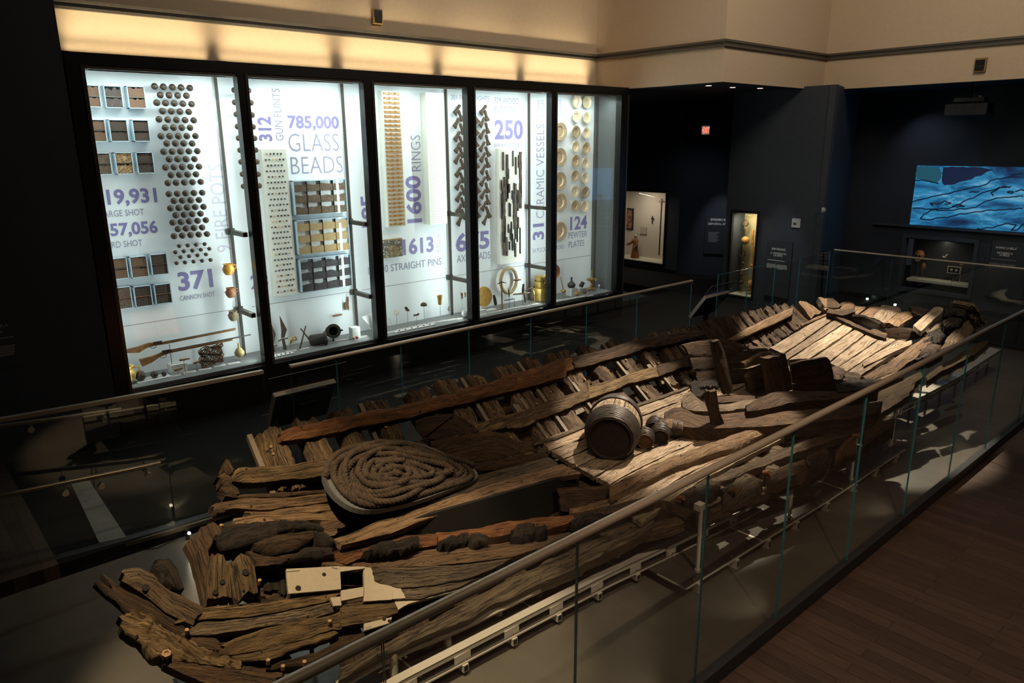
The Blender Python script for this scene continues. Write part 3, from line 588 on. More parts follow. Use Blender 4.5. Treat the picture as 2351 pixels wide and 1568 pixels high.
# ================================================================== THE WRECK
MT['w_dark'] = wood('dark_brown_timber', (.022, .013, .008), (.060, .034, .018), (.115, .066, .033))
MT['w_amber'] = wood('amber_brown_timber', (.042, .026, .012), (.120, .076, .036), (.24, .160, .080))
MT['w_orange'] = wood('reddish_orange_timber', (.065, .026, .010), (.15, .062, .022), (.24, .11, .042), crack=.4)
MT['w_pale'] = wood('pale_dry_timber', (.15, .108, .072), (.29, .215, .145), (.43, .33, .235), crack=.45)
MT['w_tan'] = wood('tan_planking', (.085, .052, .028), (.18, .11, .06), (.29, .185, .105), crack=.5)
MT['w_black'] = wood('blackened_timber', (.008, .006, .005), (.020, .014, .010), (.045, .030, .020), bump=1.0, crack=.6)
MT['w_grey'] = wood('grey_weathered_timber', (.045, .032, .022), (.11, .08, .052), (.20, .15, .095), crack=.8)
MT['w_frame'] = wood('brown_frame_timber', (.040, .026, .016), (.098, .063, .037), (.17, .115, .07))
MT['support'] = plain('grey_brown_support', (.10, .077, .054), .7, var=.1, bump=.03)
MT['peg'] = plain('light_wooden_peg', (.20, .115, .055), .7, var=.25, bump=.1)
def sp(t, k=.06): return (t+math.sqrt(t*t+k))/2
def ss(a, b, x): t = max(0, min(1, (x-a)/(b-a))); return t*t*(3-2*t)
def hull(x, y):
    """height of the inside of the hull over the pit floor"""
    t = ss(3.5, 7, x); z = (.45+.3*(y-4.8))*(1-t) + (.82+.02*(y-5))*t
    z += .9*sp(y-6.3) + .2*sp(4.5-x)*max(0, min(1, (y-4.6)/1.2)) + .18*sp(x-10.5)
    return z
def HF(px, py, h=0.0):
    d = ray(px, py); t0, t1 = (3.6-CAM.z)/d.z, (-.6-CAM.z)/d.z; n = 60; lo = t0
    for i in range(1, n+1):
        t = t0+(t1-t0)*i/n; p = CAM+d*t
        if p.z-h < hull(p.x, p.y): hi = t; break
        lo = t
    else: return CAM+d*t1
    for _ in range(18):
        m = (lo+hi)/2; p = CAM+d*m
        if p.z-h < hull(p.x, p.y): hi = m
        else: lo = m
    return CAM+d*hi
def hnorm(p):
    e = .05; return V((-(hull(p.x+e, p.y)-hull(p.x-e, p.y))/(2*e), -(hull(p.x, p.y+e)-hull(p.x, p.y-e))/(2*e), 1)).normalized()
def resamp(P, n):
    L = [0]
    for a, b in zip(P, P[1:]): L.append(L[-1]+(b-a).length)
    out = []; j = 0
    for i in range(n+1):
        s = L[-1]*i/n
        while j < len(P)-2 and L[j+1] < s: j += 1
        f = (s-L[j])/max(1e-9, L[j+1]-L[j]); out.append(P[j].lerp(P[j+1], max(0, min(1, f))))
    return out
SHIP = thing('shipwreck_hull', 'dark weathered timber hull of an old ship resting on a metal cradle', 'shipwreck', (6.5, 5.6, 0))
_seed = [0]
def timber(name, A, B, h=.03, th=.07, mat='w_dark', K=None, rough=.012, edge=.018, end=.045, parent=SHIP, crown=0, nw=5, nrm=None, plane=None, step=.06, crust=0, nails=7):
    """a slab of wood between two edge lines; A and B run the same way"""
    _seed[0] += 1; sd = _seed[0]*7.31
    if mat == 'w_black' and not crust: crust = .022
    if crust: nw = max(nw, 12); step = min(step, .026)
    def un(q):
        if isinstance(q, V): return q
        x, y = K(*q) if K else q
        return plane(x, y) if plane else HF(x, y, h)
    A = [un(q) for q in A]; B = [un(q) for q in B]
    n = max(6, min(110, int(max(sum((b-a).length for a, b in zip(A, A[1:])), sum((b-a).length for a, b in zip(B, B[1:])))/step)))
    A, B = resamp(A, n), resamp(B, n)
    mid = (A[n//2]+B[n//2])/2; nn = V(nrm) if nrm else hnorm(mid)
    if nn.dot(CAM-mid) < 0 and plane: nn = -nn
    g = []; uv = []; u = 0; w0 = (A[n//2]-B[n//2]).length
    NZ = noise.noise
    for i in range(n+1):
        a, b = A[i], B[i]
        if i: u += ((a+b)/2-(A[i-1]+B[i-1])/2).length
        ax = (b-a); wl = ax.length; axn = ax.normalized() if wl > 1e-6 else V((0, 0, 1))
        ln = ((A[min(i+1, n)]+B[min(i+1, n)])-(A[max(i-1, 0)]+B[max(i-1, 0)])).normalized()
        ja = NZ(V((u*4, sd, 0)))*edge + NZ(V((u*17, sd, 5)))*edge*.5; jb = NZ(V((u*4, sd, 9)))*edge + NZ(V((u*17, sd, 14)))*edge*.5
        row = []
        for j in range(nw+1):
            v = j/nw; p = a.lerp(b, v) + axn*(ja*(1-v)+jb*v)
            if i in (0, n): p += ln*(NZ(V((v*wl*22, sd, 20+i)))*end + (NZ(V((v*wl*60, sd, 30+i)))*end*.6))
            d = NZ(V((u*2.2, v*wl*9, sd)))*rough + NZ(V((u*9, v*wl*26, sd+3)))*rough*.6
            d += crown*(1-(2*v-1)**2)
            if crust: d += (NZ(V((u*15, v*wl*15, sd+7)))+NZ(V((u*34, v*wl*34, sd+8)))*.9)*crust
            if j in (0, nw): d -= rough*.8
            row.append(p+nn*d); uv.append((u+sd, v*wl+sd*.37))
        g.append(row)
    m = nw+1; vs = [p for r in g for p in r]; uvs = list(uv); fs = []
    for i in range(n):
        for j in range(nw): fs.append((i*m+j, i*m+j+1, (i+1)*m+j+1, (i+1)*m+j))
    ring = [i*m for i in range(n+1)] + [n*m+j for j in range(1, m)] + [i*m+nw for i in range(n-1, -1, -1)] + [j for j in range(nw-1, 0, -1)]
    b0 = len(vs)
    for k, r in enumerate(ring):
        j = r % m; ins = (B[r//m]-A[r//m])*(.02 if j == 0 else -.02 if j == nw else 0)
        vs.append(vs[r] - nn*(th*(1+.18*NZ(V((k*.35, sd, 50))))) + ins); uvs.append((uvs[r][0]+.02, uvs[r][1]+th))
    q = len(ring)
    for k in range(q): k2 = (k+1) % q; fs.append((ring[k2], ring[k], b0+k, b0+k2))
    fs.append(tuple(b0+k for k in range(q)))
    rdn = random.Random(int(sd*100)); nh = 0
    if nails and mat != 'white' and u > .3:
        nh = min(22, int(nails*u*w0*rdn.uniform(.5, 1.3)+rdn.random()))
    nf = len(fs)
    for _ in range(nh):
        i, j = rdn.randrange(1, n), rdn.randrange(1, nw); p = g[i][j]; a1 = (g[i+1][j]-g[i-1][j]).normalized(); a2 = (g[i][j+1]-g[i][j-1]).normalized(); no = a1.cross(a2)
        if no.dot(nn) < 0: no = -no
        r = rdn.uniform(.006, .015); b1 = len(vs)
        for k in range(8): an = k*math.pi/4; vs.append(p+no.normalized()*.004+(a1*math.cos(an)+a2*math.sin(an))*r*(.8+.4*rdn.random())); uvs.append((0, 0))
        fs.append(tuple(b1+k for k in range(8)))
    me = bpy.data.meshes.new(name); me.from_pydata([tuple(p) for p in vs], [], fs); me.materials.append(MT[mat]); me.materials.append(MT['hole'])
    for k in range(nf, len(fs)): me.polygons[k].material_index = 1
    ul = me.uv_layers.new(name='UVMap'); ul.data.foreach_set('uv', [c for l in me.loops for c in uvs[l.vertex_index]])
    bm = bmesh.new(); bm.from_mesh(me); bmesh.ops.recalc_face_normals(bm, faces=bm.faces); bm.to_mesh(me); bm.free()
    me.polygons.foreach_set('use_smooth', [True]*len(me.polygons)); me.set_sharp_from_angle(angle=R(42))
    o = bpy.data.objects.new(name, me); COL.objects.link(o)
    if parent: put(o, parent)
    return o
def vp(p0, p1, K=None, lean=0, h=0):
    """upright plane over two points of the hull, leaning away from the viewer"""
    a = HF(*(K(*p0) if K else p0), h); b = HF(*(K(*p1) if K else p1), h); d = (b-a).normalized(); n = d.cross(V((0, 0, 1))).normalized()
    if n.dot(CAM-a) < 0: n = -n
    n = (n*math.cos(R(lean))+V((0, 0, 1))*math.sin(R(lean))).normalized()
    return (lambda x, y: onplane(x, y, a, n)), n
def hole(q, K, r, h=.03, o=None, plane=None, n=None):
    p = plane(*K(*q)) if plane else HF(*K(*q), h); nn = n or hnorm(p); M = Matrix.Translation(p) @ nn.to_track_quat('Z', 'Y').to_matrix().to_4x4()
    return MB().lathe([(r, -.006), (r, .0025), (r*.9, .003)], 14, M).build('bolt_hole', 'hole', o)
C1, C2, C3, C4 = cr((200, 1150), 3.3586), cr((450, 900), 3.3586), cr((600, 720), 3.3586), cr((1150, 720), 3.918)
C5, C6, C7, C8 = cr((1500, 660), 2.9388), cr((800, 1100), 3.35), cr((1400, 950), 3.3586), cr((1900, 650), 4.479)
def stern():
    K = C1
    timber('breast_timber', [(150, 545), (250, 625), (400, 720), (600, 850), (720, 930)], [(120, 650), (220, 740), (330, 830), (520, 965), (780, 1060)], .05, .10, 'w_dark', K, .03, .03, .10)
    f2 = timber('finger_timber', [(285, 525), (400, 495), (540, 560), (740, 715), (925, 830)], [(290, 600), (420, 705), (560, 812), (700, 905), (800, 950)], .10, .13, 'w_frame', K, .02, .02, .04, crown=.02); hole((452, 668), K, .028, .125, f2)
    timber('finger_timber', [(528, 440), (640, 428), (700, 520), (738, 640)], [(525, 520), (570, 610), (650, 670), (725, 705)], .16, .14, 'w_black', K, .03, .03, .05, crown=.02)
    timber('deadwood', [(330, 825), (520, 900), (800, 1050), (1000, 1170), (1180, 1250)], [(265, 980), (430, 1080), (455, 1180), (620, 1235), (1150, 1290)], .03, .16, 'w_amber', K, .035, .04, .06, crust=.028)
    timber('knee_plate', [(740, 1015), (860, 1010), (1010, 1060)], [(720, 1060), (900, 1130), (1080, 1150)], .02, .06, 'w_dark', K)
    timber('outer_plank', [(640, 1195), (900, 1228), (1200, 1262), (1520, 1310)], [(600, 1255), (760, 1345), (960, 1404), (1420, 1440)], .0, .14, 'w_dark', K, .02, .02, .05)
    timber('outer_plank', [(980, 1404), (1430, 1380), (1540, 1320)], [(900, 1440), (1200, 1500), (1500, 1500)], -.04, .12, 'w_frame', K, .02, .02, .05)
    timber('ceiling_plank', [(722, 880), (820, 838), (950, 822), (1300, 770), (1700, 718), (1950, 680)], [(705, 940), (900, 912), (1300, 880), (1700, 800), (1940, 735)], .10, .10, 'w_amber', K, .016, .018, .05)
    timber('ceiling_plank', [(800, 960), (900, 915), (1300, 868), (1600, 815), (1880, 755)], [(740, 1030), (960, 1022), (1380, 965), (1700, 905), (1910, 858)], .07, .09, 'w_grey', K, .016, .02, .06)
    timber('ceiling_plank', [(1030, 1110), (1120, 1070), (1400, 962), (1800, 885), (2345, 752)], [(1015, 1180), (1180, 1180), (1560, 1080), (1900, 1000), (2351, 880)], .06, .09, 'w_amber', K, .018, .022, .06)
    timber('ceiling_plank', [(1080, 1195), (1260, 1165), (1560, 1090), (1950, 985)], [(1160, 1240), (1400, 1220), (1700, 1120), (1960, 1010)], .04, .09, 'w_amber', K, .018, .022, .06)
    timber('ceiling_plank', [(1400, 1275), (1640, 1195), (1900, 1090), (2100, 1000), (2351, 900)], [(1460, 1310), (1720, 1240), (2050, 1110), (2351, 990)], .03, .09, 'w_dark', K, .03, .03, .06)
    fa = timber('floor_timber', [(945, 430), (930, 560), (935, 745)], [(1050, 405), (1100, 560), (1118, 738)], .17, .16, 'w_amber', K, .014, .012, .05, nrm=None)
    fb = timber('floor_timber', [(1085, 480), (1110, 560), (1135, 730)], [(1265, 400), (1300, 560), (1322, 712)], .17, .16, 'w_amber', K, .014, .012, .05)
    for o_, q, r in ((fa, (990, 703), .022), (fa, (1045, 622), .022), (fb, (1222, 548), .028), (fb, (1207, 690), .008)): hole(q, K, r, .185, o_)
    timber('floor_timber', [(770, 315), (820, 430), (885, 620), (918, 805)], [(880, 205), (945, 330), (945, 480), (935, 760)], .09, .10, 'w_dark', K, .02, .02, .04)
    timber('floor_timber', [(880, 190), (900, 260), (960, 350)], [(1000, 165), (1040, 220), (1010, 330)], .12, .10, 'w_dark', K, .02, .02, .03)
    timber('log', [(970, 280), (1100, 190), (1300, 165), (1480, 150), (1600, 180)], [(985, 360), (1100, 372), (1250, 345), (1420, 290), (1600, 250)], .22, .18, 'w_black', K, .03, .03, .04, crown=.05)
    timber('log', [(1470, 150), (1620, 145), (1760, 160), (1815, 200)], [(1480, 230), (1640, 215), (1760, 225), (1810, 225)], .27, .15, 'w_black', K, .03, .03, .03, crown=.04)
    timber('log', [(1285, 330), (1380, 255), (1560, 235), (1720, 235)], [(1280, 372), (1440, 395), (1600, 385), (1755, 305)], .26, .15, 'w_dark', K, .03, .025, .04, crown=.04)
    timber('log', [(1730, 235), (1820, 240), (1900, 290)], [(1760, 330), (1830, 360), (1895, 350)], .27, .18, 'w_black', K, .035, .03, .02, crown=.04)
    timber('log', [(1230, 400), (1420, 390), (1600, 380)], [(1300, 500), (1440, 490), (1540, 465)], .18, .14, 'w_dark', K, .03, .03, .03)
    timber('log', [(1540, 430), (1680, 350), (1860, 345)], [(1560, 470), (1720, 450), (1890, 430)], .22, .16, 'w_black', K, .04, .035, .03, crown=.03)
    for a, c in (((1310, 520), (1330, 700)), ((1370, 500), (1540, 690))): timber('floor_timber', [a, (a[0]+5, c[1])], [(c[0]-10, a[1]-10), c], -.06, .1, 'w_black', K, .02)
    timber('bottom_plank', [(1000, 960), (1210, 1000), (1480, 975)], [(1000, 1180), (1280, 1330), (1600, 1250)], -.07, .08, 'w_dark', K, .02)
    timber('bottom_plank', [(1240, 770), (1480, 755)], [(1260, 840), (1510, 812)], .0, .08, 'w_black', K, .02)
    # white replacement boards with drawn marks and drilled holes
    def board(a, c, h, hs=()):
        o = timber('white_board', a, c, h, .03, 'white', K, .001, .002, .003, nw=3)
        for q, r in hs: hole(q, K, r, h+.004, o)
        return o
    o = board([(1535, 522), (1950, 502)], [(1552, 715), (1958, 680)], .16, (((1628, 672), .024), ((1827, 566), .017)))
    for a, c in (((1540, 545), (1640, 535)), ((1885, 512), (1935, 522))):
        p, q = HF(*K(*a), .166), HF(*K(*c), .166); MB().tube([p, q], .0022, 4).build('pencil_line', 'capink', o)
    board([(1950, 506), (2142, 506)], [(1952, 546), (2138, 520)], .16); board([(1958, 690), (2132, 662)], [(1960, 770), (2130, 735)], .15); board([(1875, 745), (1958, 735)], [(1900, 810), (1962, 806)], .13)
    o = board([(2140, 508), (2351, 540)], [(2135, 775), (2351, 760)], .15)
    o = board([(2135, 945), (2351, 895)], [(2138, 1000), (2335, 940)], .09); hole((2290, 910), K, .016, .095, o); hole((2330, 925), K, .014, .095, o)
    p, q = HF(*K(2148, 990), .096), HF(*K(2195, 975), .096); lettering('lettering', '344', p, q, .022, 'capink', hnorm(p).cross((q-p).normalized()), parent=o, depth=.001)
    K = C6
    o = timber('white_board', [(350, 930), (430, 900), (870, 815)], [(385, 1005), (450, 960), (860, 850)], .10, .03, 'white', K, .001, .004, .01, nw=3); hole((775, 852), K, .02, .105, o)
    timber('white_board', [(120, 680), (210, 700), (400, 835)], [(118, 940), (250, 925), (440, 915)], .14, .03, 'white', K, .001, .004, .01, nw=3)
    MT['hexnut'] = MT['steel']; p = HF(*C1(612, 1192), .05); MB().lathe([(.035, 0), (.035, .03), (.018, .031), (.018, .02)], 6, Matrix.Translation(p) @ Matrix.Rotation(R(20), 4, 'X')).build('hex_nut', 'peg', SHIP)
    for q in ((1330, 620), (1035, 195), (1395, 1235), (1510, 1280), (1675, 1247), (1870, 933), (770, 1003)):
        p = HF(*C1(*q), .1); MB().lathe([(.016, -.03), (.016, .016), (.0, .016)], 10, Matrix.Translation(p) @ Matrix.Rotation(R(15), 4, 'X')).build('peg', 'peg', SHIP)
stern()
def side():
    K = C2
    # lower planks running aft
    timber('ceiling_plank', [(110, 880), (160, 845), (500, 812), (1010, 778)], [(170, 905), (600, 892), (900, 850), (1100, 832)], .10, .10, 'w_tan', K, .016, .02, .05)
    timber('ceiling_plank', [(395, 905), (600, 890), (860, 855), (1090, 842)], [(395, 940), (800, 930), (1150, 895)], .06, .09, 'w_tan', K, .016, .02, .05)
    timber('ceiling_plank', [(300, 965), (430, 935), (800, 928), (1150, 898)], [(310, 1003), (600, 1008), (900, 985), (1180, 962)], .07, .09, 'w_tan', K, .016, .02, .05)
    timber('ceiling_plank', [(960, 985), (1240, 955)], [(980, 1062), (1130, 1045)], .06, .09, 'w_tan', K)
    timber('ceiling_plank', [(960, 1060), (1100, 1048)], [(1000, 1110), (1070, 1100)], .05, .09, 'w_tan', K)
    timber('ceiling_plank', [(220, 1020), (420, 1000), (900, 970)], [(150, 1080), (420, 1050), (700, 1020)], .06, .10, 'w_dark', K)
    timber('batten', [(330, 788), (700, 770), (1010, 742)], [(330, 815), (700, 800), (1015, 772)], .10, .06, 'w_dark', K)
    timber('frame_stub', [(165, 650), (220, 612), (270, 640)], [(200, 702), (250, 712), (280, 695)], .14, .14, 'w_dark', K, .02)
    timber('frame_stub', [(195, 715), (260, 700), (320, 740)], [(240, 800), (290, 818), (330, 812)], .12, .14, 'w_dark', K, .02)
    timber('frame_stub', [(235, 505), (260, 520), (300, 580)], [(225, 595), (245, 620), (270, 632)], .18, .16, 'w_dark', K, .02, .03, .02)
    # clamps: the long stringers
    timber('stringer', [(648, 318), (690, 290), (760, 266), (1000, 215), (1300, 150), (1600, 97), (1900, 22), (2000, 0)], [(660, 375), (850, 352), (1100, 300), (1400, 240), (1700, 178), (2000, 100), (2020, 60)], .14, .13, 'w_orange', K, .018, .016, .03)
    K = C3
    timber('stringer', [(1490, 600), (1540, 572), (1700, 545), (1900, 482), (2100, 420), (2340, 342)], [(1480, 700), (1560, 690), (1800, 622), (2050, 560), (2350, 480)], .14, .13, 'w_orange', K, .02, .018, .04)
    K = C4
    timber('stringer', [(10, 565), (260, 495), (500, 420), (620, 385)], [(15, 690), (260, 612), (500, 545), (660, 500)], .14, .13, 'w_orange', K, .02, .02, .04)
    timber('stringer', [(622, 385), (760, 352), (900, 330), (1100, 262), (1300, 212), (1400, 200), (1500, 180), (1700, 152), (1860, 140)], [(665, 480), (800, 458), (1000, 400), (1300, 310), (1500, 270), (1640, 240), (1830, 195)], .14, .13, 'w_dark', K, .025, .026, .04)
    K = C2
    timber('stringer', [(275, 640), (310, 578), (600, 568), (800, 545), (1080, 500)], [(270, 682), (500, 690), (800, 662), (1020, 640)], .15, .12, 'w_amber', K, .018, .018, .03)
    K = C3
    timber('stringer', [(1630, 870), (1720, 830), (1830, 800), (1950, 765), (2050, 735)], [(1680, 912), (1800, 895), (1900, 872), (2000, 880), (2115, 825)], .13, .12, 'w_amber', K, .018, .02, .03)
    K = C4
    timber('stringer', [(0, 935), (240, 850), (500, 758), (700, 700), (780, 655)], [(60, 1030), (300, 965), (500, 895), (700, 800), (800, 755)], .13, .12, 'w_amber', K, .018, .02, .03)
    timber('stringer', [(780, 652), (900, 620), (1100, 560), (1250, 510), (1400, 468)], [(800, 758), (1000, 690), (1150, 625), (1300, 590), (1420, 560)], .13, .12, 'w_amber', K, .018, .02, .03)
    timber('stringer', [(1400, 466), (1550, 415), (1700, 370), (1760, 385)], [(1420, 560), (1600, 490), (1760, 450), (1800, 430)], .13, .12, 'w_dark', K, .02, .02, .03)
    # frames: paired futtocks standing behind the stringers
    heads = [(C2, 465, 550, 300), (C2, 550, 640, 262), (C2, 770, 850, 215), (C2, 850, 930, 205), (C3, 545, 620, 745), (C3, 620, 690, 735), (C3, 810, 890, 675), (C3, 890, 970, 660), (C3, 1120, 1200, 585), (C3, 1205, 1295, 570), (C3, 1355, 1430, 510), (C3, 1430, 1510, 508), (C3, 1580, 1650, 470), (C3, 1650, 1725, 480), (C3, 1800, 1880, 405), (C3, 1880, 1960, 400), (C3, 2010, 2080, 345), (C3, 2080, 2150, 350),
             (C4, 190, 260, 400), (C4, 262, 340, 410), (C4, 400, 490, 350), (C4, 495, 610, 335), (C4, 700, 770, 290), (C4, 772, 835, 300), (C4, 950, 1010, 240), (C4, 1012, 1085, 240), (C4, 1180, 1225, 215), (C4, 1228, 1275, 218), (C4, 1345, 1410, 165), (C4, 1412, 1485, 165), (C4, 1530, 1600, 132), (C4, 1602, 1680, 128)]
    rd = random.Random(21)
    for i, (K, xa, xb, y) in enumerate(heads):
        pa, pb = HF(*K(xa, y), .02), HF(*K(xb, y-6), .02); x0, x1, yt = pa.x, pb.x, (pa.y+pb.y)/2; yl = 6.15 if x0 > 5 else 6.35
        x0, x1 = min(x0, x1), max(x0, x1)
        if x1-x0 < .13: x1 = x0+.14
        if x1-x0 > .3: x1 = x0+.26
        def ln(x, dx=0):
            out = []
            for k in range(9): yy = yt+(yl-yt)*k/8; xx = x+dx*k/8; out.append(V((xx, yy, hull(xx, yy)+.0)))
            return out
        dx = rd.uniform(-.04, .06)
        o = timber('frame', ln(x0, dx), ln(x1, dx), 0, .12, rd.choice(('w_frame', 'w_frame', 'w_dark', 'w_amber')), None, .03, .030, .045, crown=.012, crust=.010, nrm=hnorm(V((x0, (yt+yl)/2, 0))))
        if i % 3 == 0:
            for k in range(3):
                yy = yl+(yt-yl)*rd.uniform(.15, .85); p = V(((x0+x1)/2+rd.uniform(-.05, .05), yy, 0)); p.z = hull(p.x, p.y)+.02; n_ = hnorm(p)
                MB().lathe([(.014, -.01), (.014, .022), (0, .022)], 9, Matrix.Translation(p) @ n_.to_track_quat('Z', 'Y').to_matrix().to_4x4()).build('peg', 'peg', o)
        if i % 3 == 0:   # pale strip of the modern support beside the pair
            x2 = x0-.09; MB().prism([V((x2, yt+.02, hull(x2, yt)-.02)), V((x2+.05, yt+.02, hull(x2, yt)-.02)), V((x2+.05, yl, hull(x2, yl)-.04)), V((x2, yl, hull(x2, yl)-.04))], (0, .04, -.05)).build('support_strip', 'support', SHIP)
    # short fillers and the batten along the planking
    K = C4
    timber('batten', [(290, 1158), (500, 1092), (840, 950), (1200, 815), (1600, 680), (1880, 552)], [(300, 1185), (510, 1122), (850, 985), (1215, 838), (1610, 702), (1890, 575)], .08, .05, 'w_grey', K, .006, .008, .02)
    for k in range(26):
        x = rd.uniform(5.0, 10); yy = rd.choice((6.55, 6.62, 6.7)); p = V((x, yy, hull(x, yy)-.02)); n_ = hnorm(p)
        timber('filler_block', [V((x, yy+.09, hull(x, yy+.09)-.01)), V((x+.14, yy+.1, hull(x+.14, yy+.1)-.01))], [V((x, yy-.06, hull(x, yy-.06)-.01)), V((x+.14, yy-.05, hull(x+.14, yy-.05)-.01))], 0, .06, rd.choice(('w_dark', 'w_frame', 'support')), None, .008, .01, .02, nrm=n_)
    # bow-side frames, close set
    heads = [(C5, 130, 185, 285), (C5, 190, 240, 272), (C5, 245, 300, 262), (C5, 305, 350, 250), (C5, 352, 400, 232), (C5, 404, 460, 212), (C5, 465, 520, 203), (C5, 525, 575, 195), (C5, 580, 630, 185), (C5, 635, 690, 170), (C5, 692, 740, 158), (C5, 745, 800, 142), (C5, 802, 850, 132), (C5, 852, 905, 128), (C5, 910, 950, 140)]
    for i, (K, xa, xb, y) in enumerate(heads):
        pa, pb = HF(*K(xa, y), .0), HF(*K(xb, y-5), .0); x0, yt = pa.x, pa.y; x1 = x0+.19
        L = [V((x0, yt+(6.3-yt)*k/8, hull(x0, yt+(6.3-yt)*k/8))) for k in range(9)]; Q = [V((x1, p.y, hull(x1, p.y))) for p in L]
        timber('frame', L, Q, 0, .11, rd.choice(('w_frame', 'w_dark', 'w_dark')), None, .03, .030, .05, crust=.010, nrm=hnorm(V((x0, (yt+6.3)/2, 0))))
    K = C5
    timber('stringer', [(500, 350), (640, 270), (800, 190), (945, 130)], [(520, 372), (660, 312), (800, 250), (935, 185)], .12, .11, 'w_tan', K, .016, .016, .03)
    timber('stringer', [(640, 385), (760, 405), (780, 395)], [(650, 412), (770, 420), (790, 410)], .10, .05, 'w_dark', K)
    for a in ((985, 95, 1040, 90, 1145, 165, 1065, 205), (1120, 70, 1190, 66, 1265, 120, 1160, 135), (1150, 140, 1240, 135, 1290, 165, 1190, 170), (1255, 105, 1340, 95, 1355, 105, 1290, 145)):
        timber('frame_head', [(a[0], a[1]), (a[6], a[7])], [(a[2], a[3]), (a[4], a[5])], .10, .12, 'w_tan', K, .02, .02, .06)
    timber('batten', [(1000, 248), (1080, 205), (1165, 172)], [(1010, 260), (1090, 218), (1172, 184)], .08, .05, 'w_tan', K)
side()
def floor_planks():
    rd = random.Random(4)
    # long straight planks amidships
    y = 6.28
    while y > 4.5:
        w_ = rd.uniform(.20, .30); xs = 6.0+ (0 if y > 5.0 else -.35 + (5.0-y)*.2); segs = [xs, rd.uniform(7.4, 9.2), 11.2]
        for a, c in zip(segs, segs[1:]):
            if c-a < .4: continue
            n = 14; A = [V((a+(c-a)*k/n, y, 0)) for k in range(n+1)]; B = [V((p.x, y-w_+.022, 0)) for p in A]
            for p in A+B: p.z = hull(p.x, p.y)+.05+.01*rd.random()*0
            timber('ceiling_plank', A, B, 0, .06, 'w_pale' if y > 4.3 else 'w_tan', None, .010, .014, .03)
        y -= w_
    # bright planks of the bow, narrowing forward
    K = C5
    S = [((780, 400), (1165, 180)), ((880, 450), (1225, 208)), ((905, 485), (1290, 238)), ((1060, 480), (1370, 268)), ((1185, 505), (1450, 300)), ((1245, 535), (1545, 335)), ((1305, 565), (1640, 350)), ((1390, 598), (1745, 372))]
    for (a, b), (c, d) in zip(S, S[1:]):
        s = .06; q = lambda p, r, t: (p[0]+(r[0]-p[0])*t, p[1]+(r[1]-p[1])*t)
        timber('ceiling_plank', [q(a, c, s), q(q(a, b, .5), q(c, d, .5), s), q(b, d, s)], [q(a, c, 1-s), q(q(a, b, .5), q(c, d, .5), 1-s), q(b, d, 1-s)], .06, .07, 'w_pale', K, .010, .012, .02)
    timber('ceiling_plank', [(1410, 500), (1500, 440), (1640, 380), (1740, 352)], [(1420, 530), (1520, 480), (1690, 400), (1750, 372)], .10, .08, 'w_pale', K)
    timber('ceiling_plank', [(1400, 600), (1600, 490), (1800, 350), (1890, 280)], [(1440, 620), (1640, 560), (1780, 460), (1900, 330)], .12, .14, 'w_tan', K, .02, .02, .03)
    timber('ceiling_plank', [(1440, 622), (1560, 590), (1640, 560)], [(1460, 660), (1560, 640), (1690, 590)], .08, .1, 'w_tan', K, .02)
    # heads beyond the dark rider
    K = C8
    for A, B, m, h in (([(0, 150), (60, 150), (140, 225)], [(0, 240), (60, 250), (120, 250)], 'w_dark', .14), ([(120, 255), (200, 195), (275, 205)], [(165, 300), (215, 290), (282, 225)], 'w_tan', .12), ([(165, 312), (280, 228), (395, 240)], [(310, 325), (345, 290), (402, 245)], 'w_tan', .10),
                       ([(330, 322), (440, 235), (535, 240)], [(440, 355), (490, 320), (548, 262)], 'w_tan', .10), ([(455, 350), (530, 270), (560, 212), (720, 240)], [(585, 405), (660, 345), (750, 285), (755, 265)], 'w_pale', .10), ([(600, 402), (690, 330), (775, 285), (900, 285)], [(715, 445), (800, 395), (880, 340), (920, 300)], 'w_tan', .12),
                       ([(850, 245), (930, 235), (1040, 275)], [(880, 300), (960, 330), (1030, 300)], 'w_dark', .18), ([(880, 432), (990, 330), (1110, 235), (1160, 238)], [(960, 495), (1060, 400), (1150, 320), (1195, 275)], 'w_pale', .24), ([(970, 495), (1100, 420), (1290, 335)], [(1030, 505), (1140, 460), (1200, 400)], 'w_pale', .14)):
        timber('plank_head', A, B, h, .09, m, K, .014, .016, .05)
    timber('rider', [(30, 300), (160, 355), (330, 430), (480, 500), (600, 540)], [(20, 320), (150, 378), (320, 455), (470, 525), (590, 558)], .13, .10, 'w_dark', K, .012, .012)
    p, n = vp((150, 400), (720, 470), K, 10)
    timber('cross_plank', [(0, 255), (140, 265), (280, 240)], [(0, 290), (150, 320), (280, 290)], .2, .1, 'w_dark', K, .02)
    timber('cross_plank', [(150, 330), (260, 318), (380, 335), (500, 380), (580, 410), (715, 445)], [(230, 400), (360, 440), (480, 466), (560, 464), (640, 462), (715, 462)], 0, .06, 'w_dark', K, .012, .02, .03, plane=p, nrm=n)
    p, n = vp((600, 560), (1010, 570), K, 10)
    timber('cross_plank', [(595, 470), (720, 462), (880, 462), (960, 490), (1025, 500)], [(605, 545), (700, 575), (850, 588), (920, 582), (1000, 555)], 0, .06, 'w_dark', K, .012, .02, .03, plane=p, nrm=n)
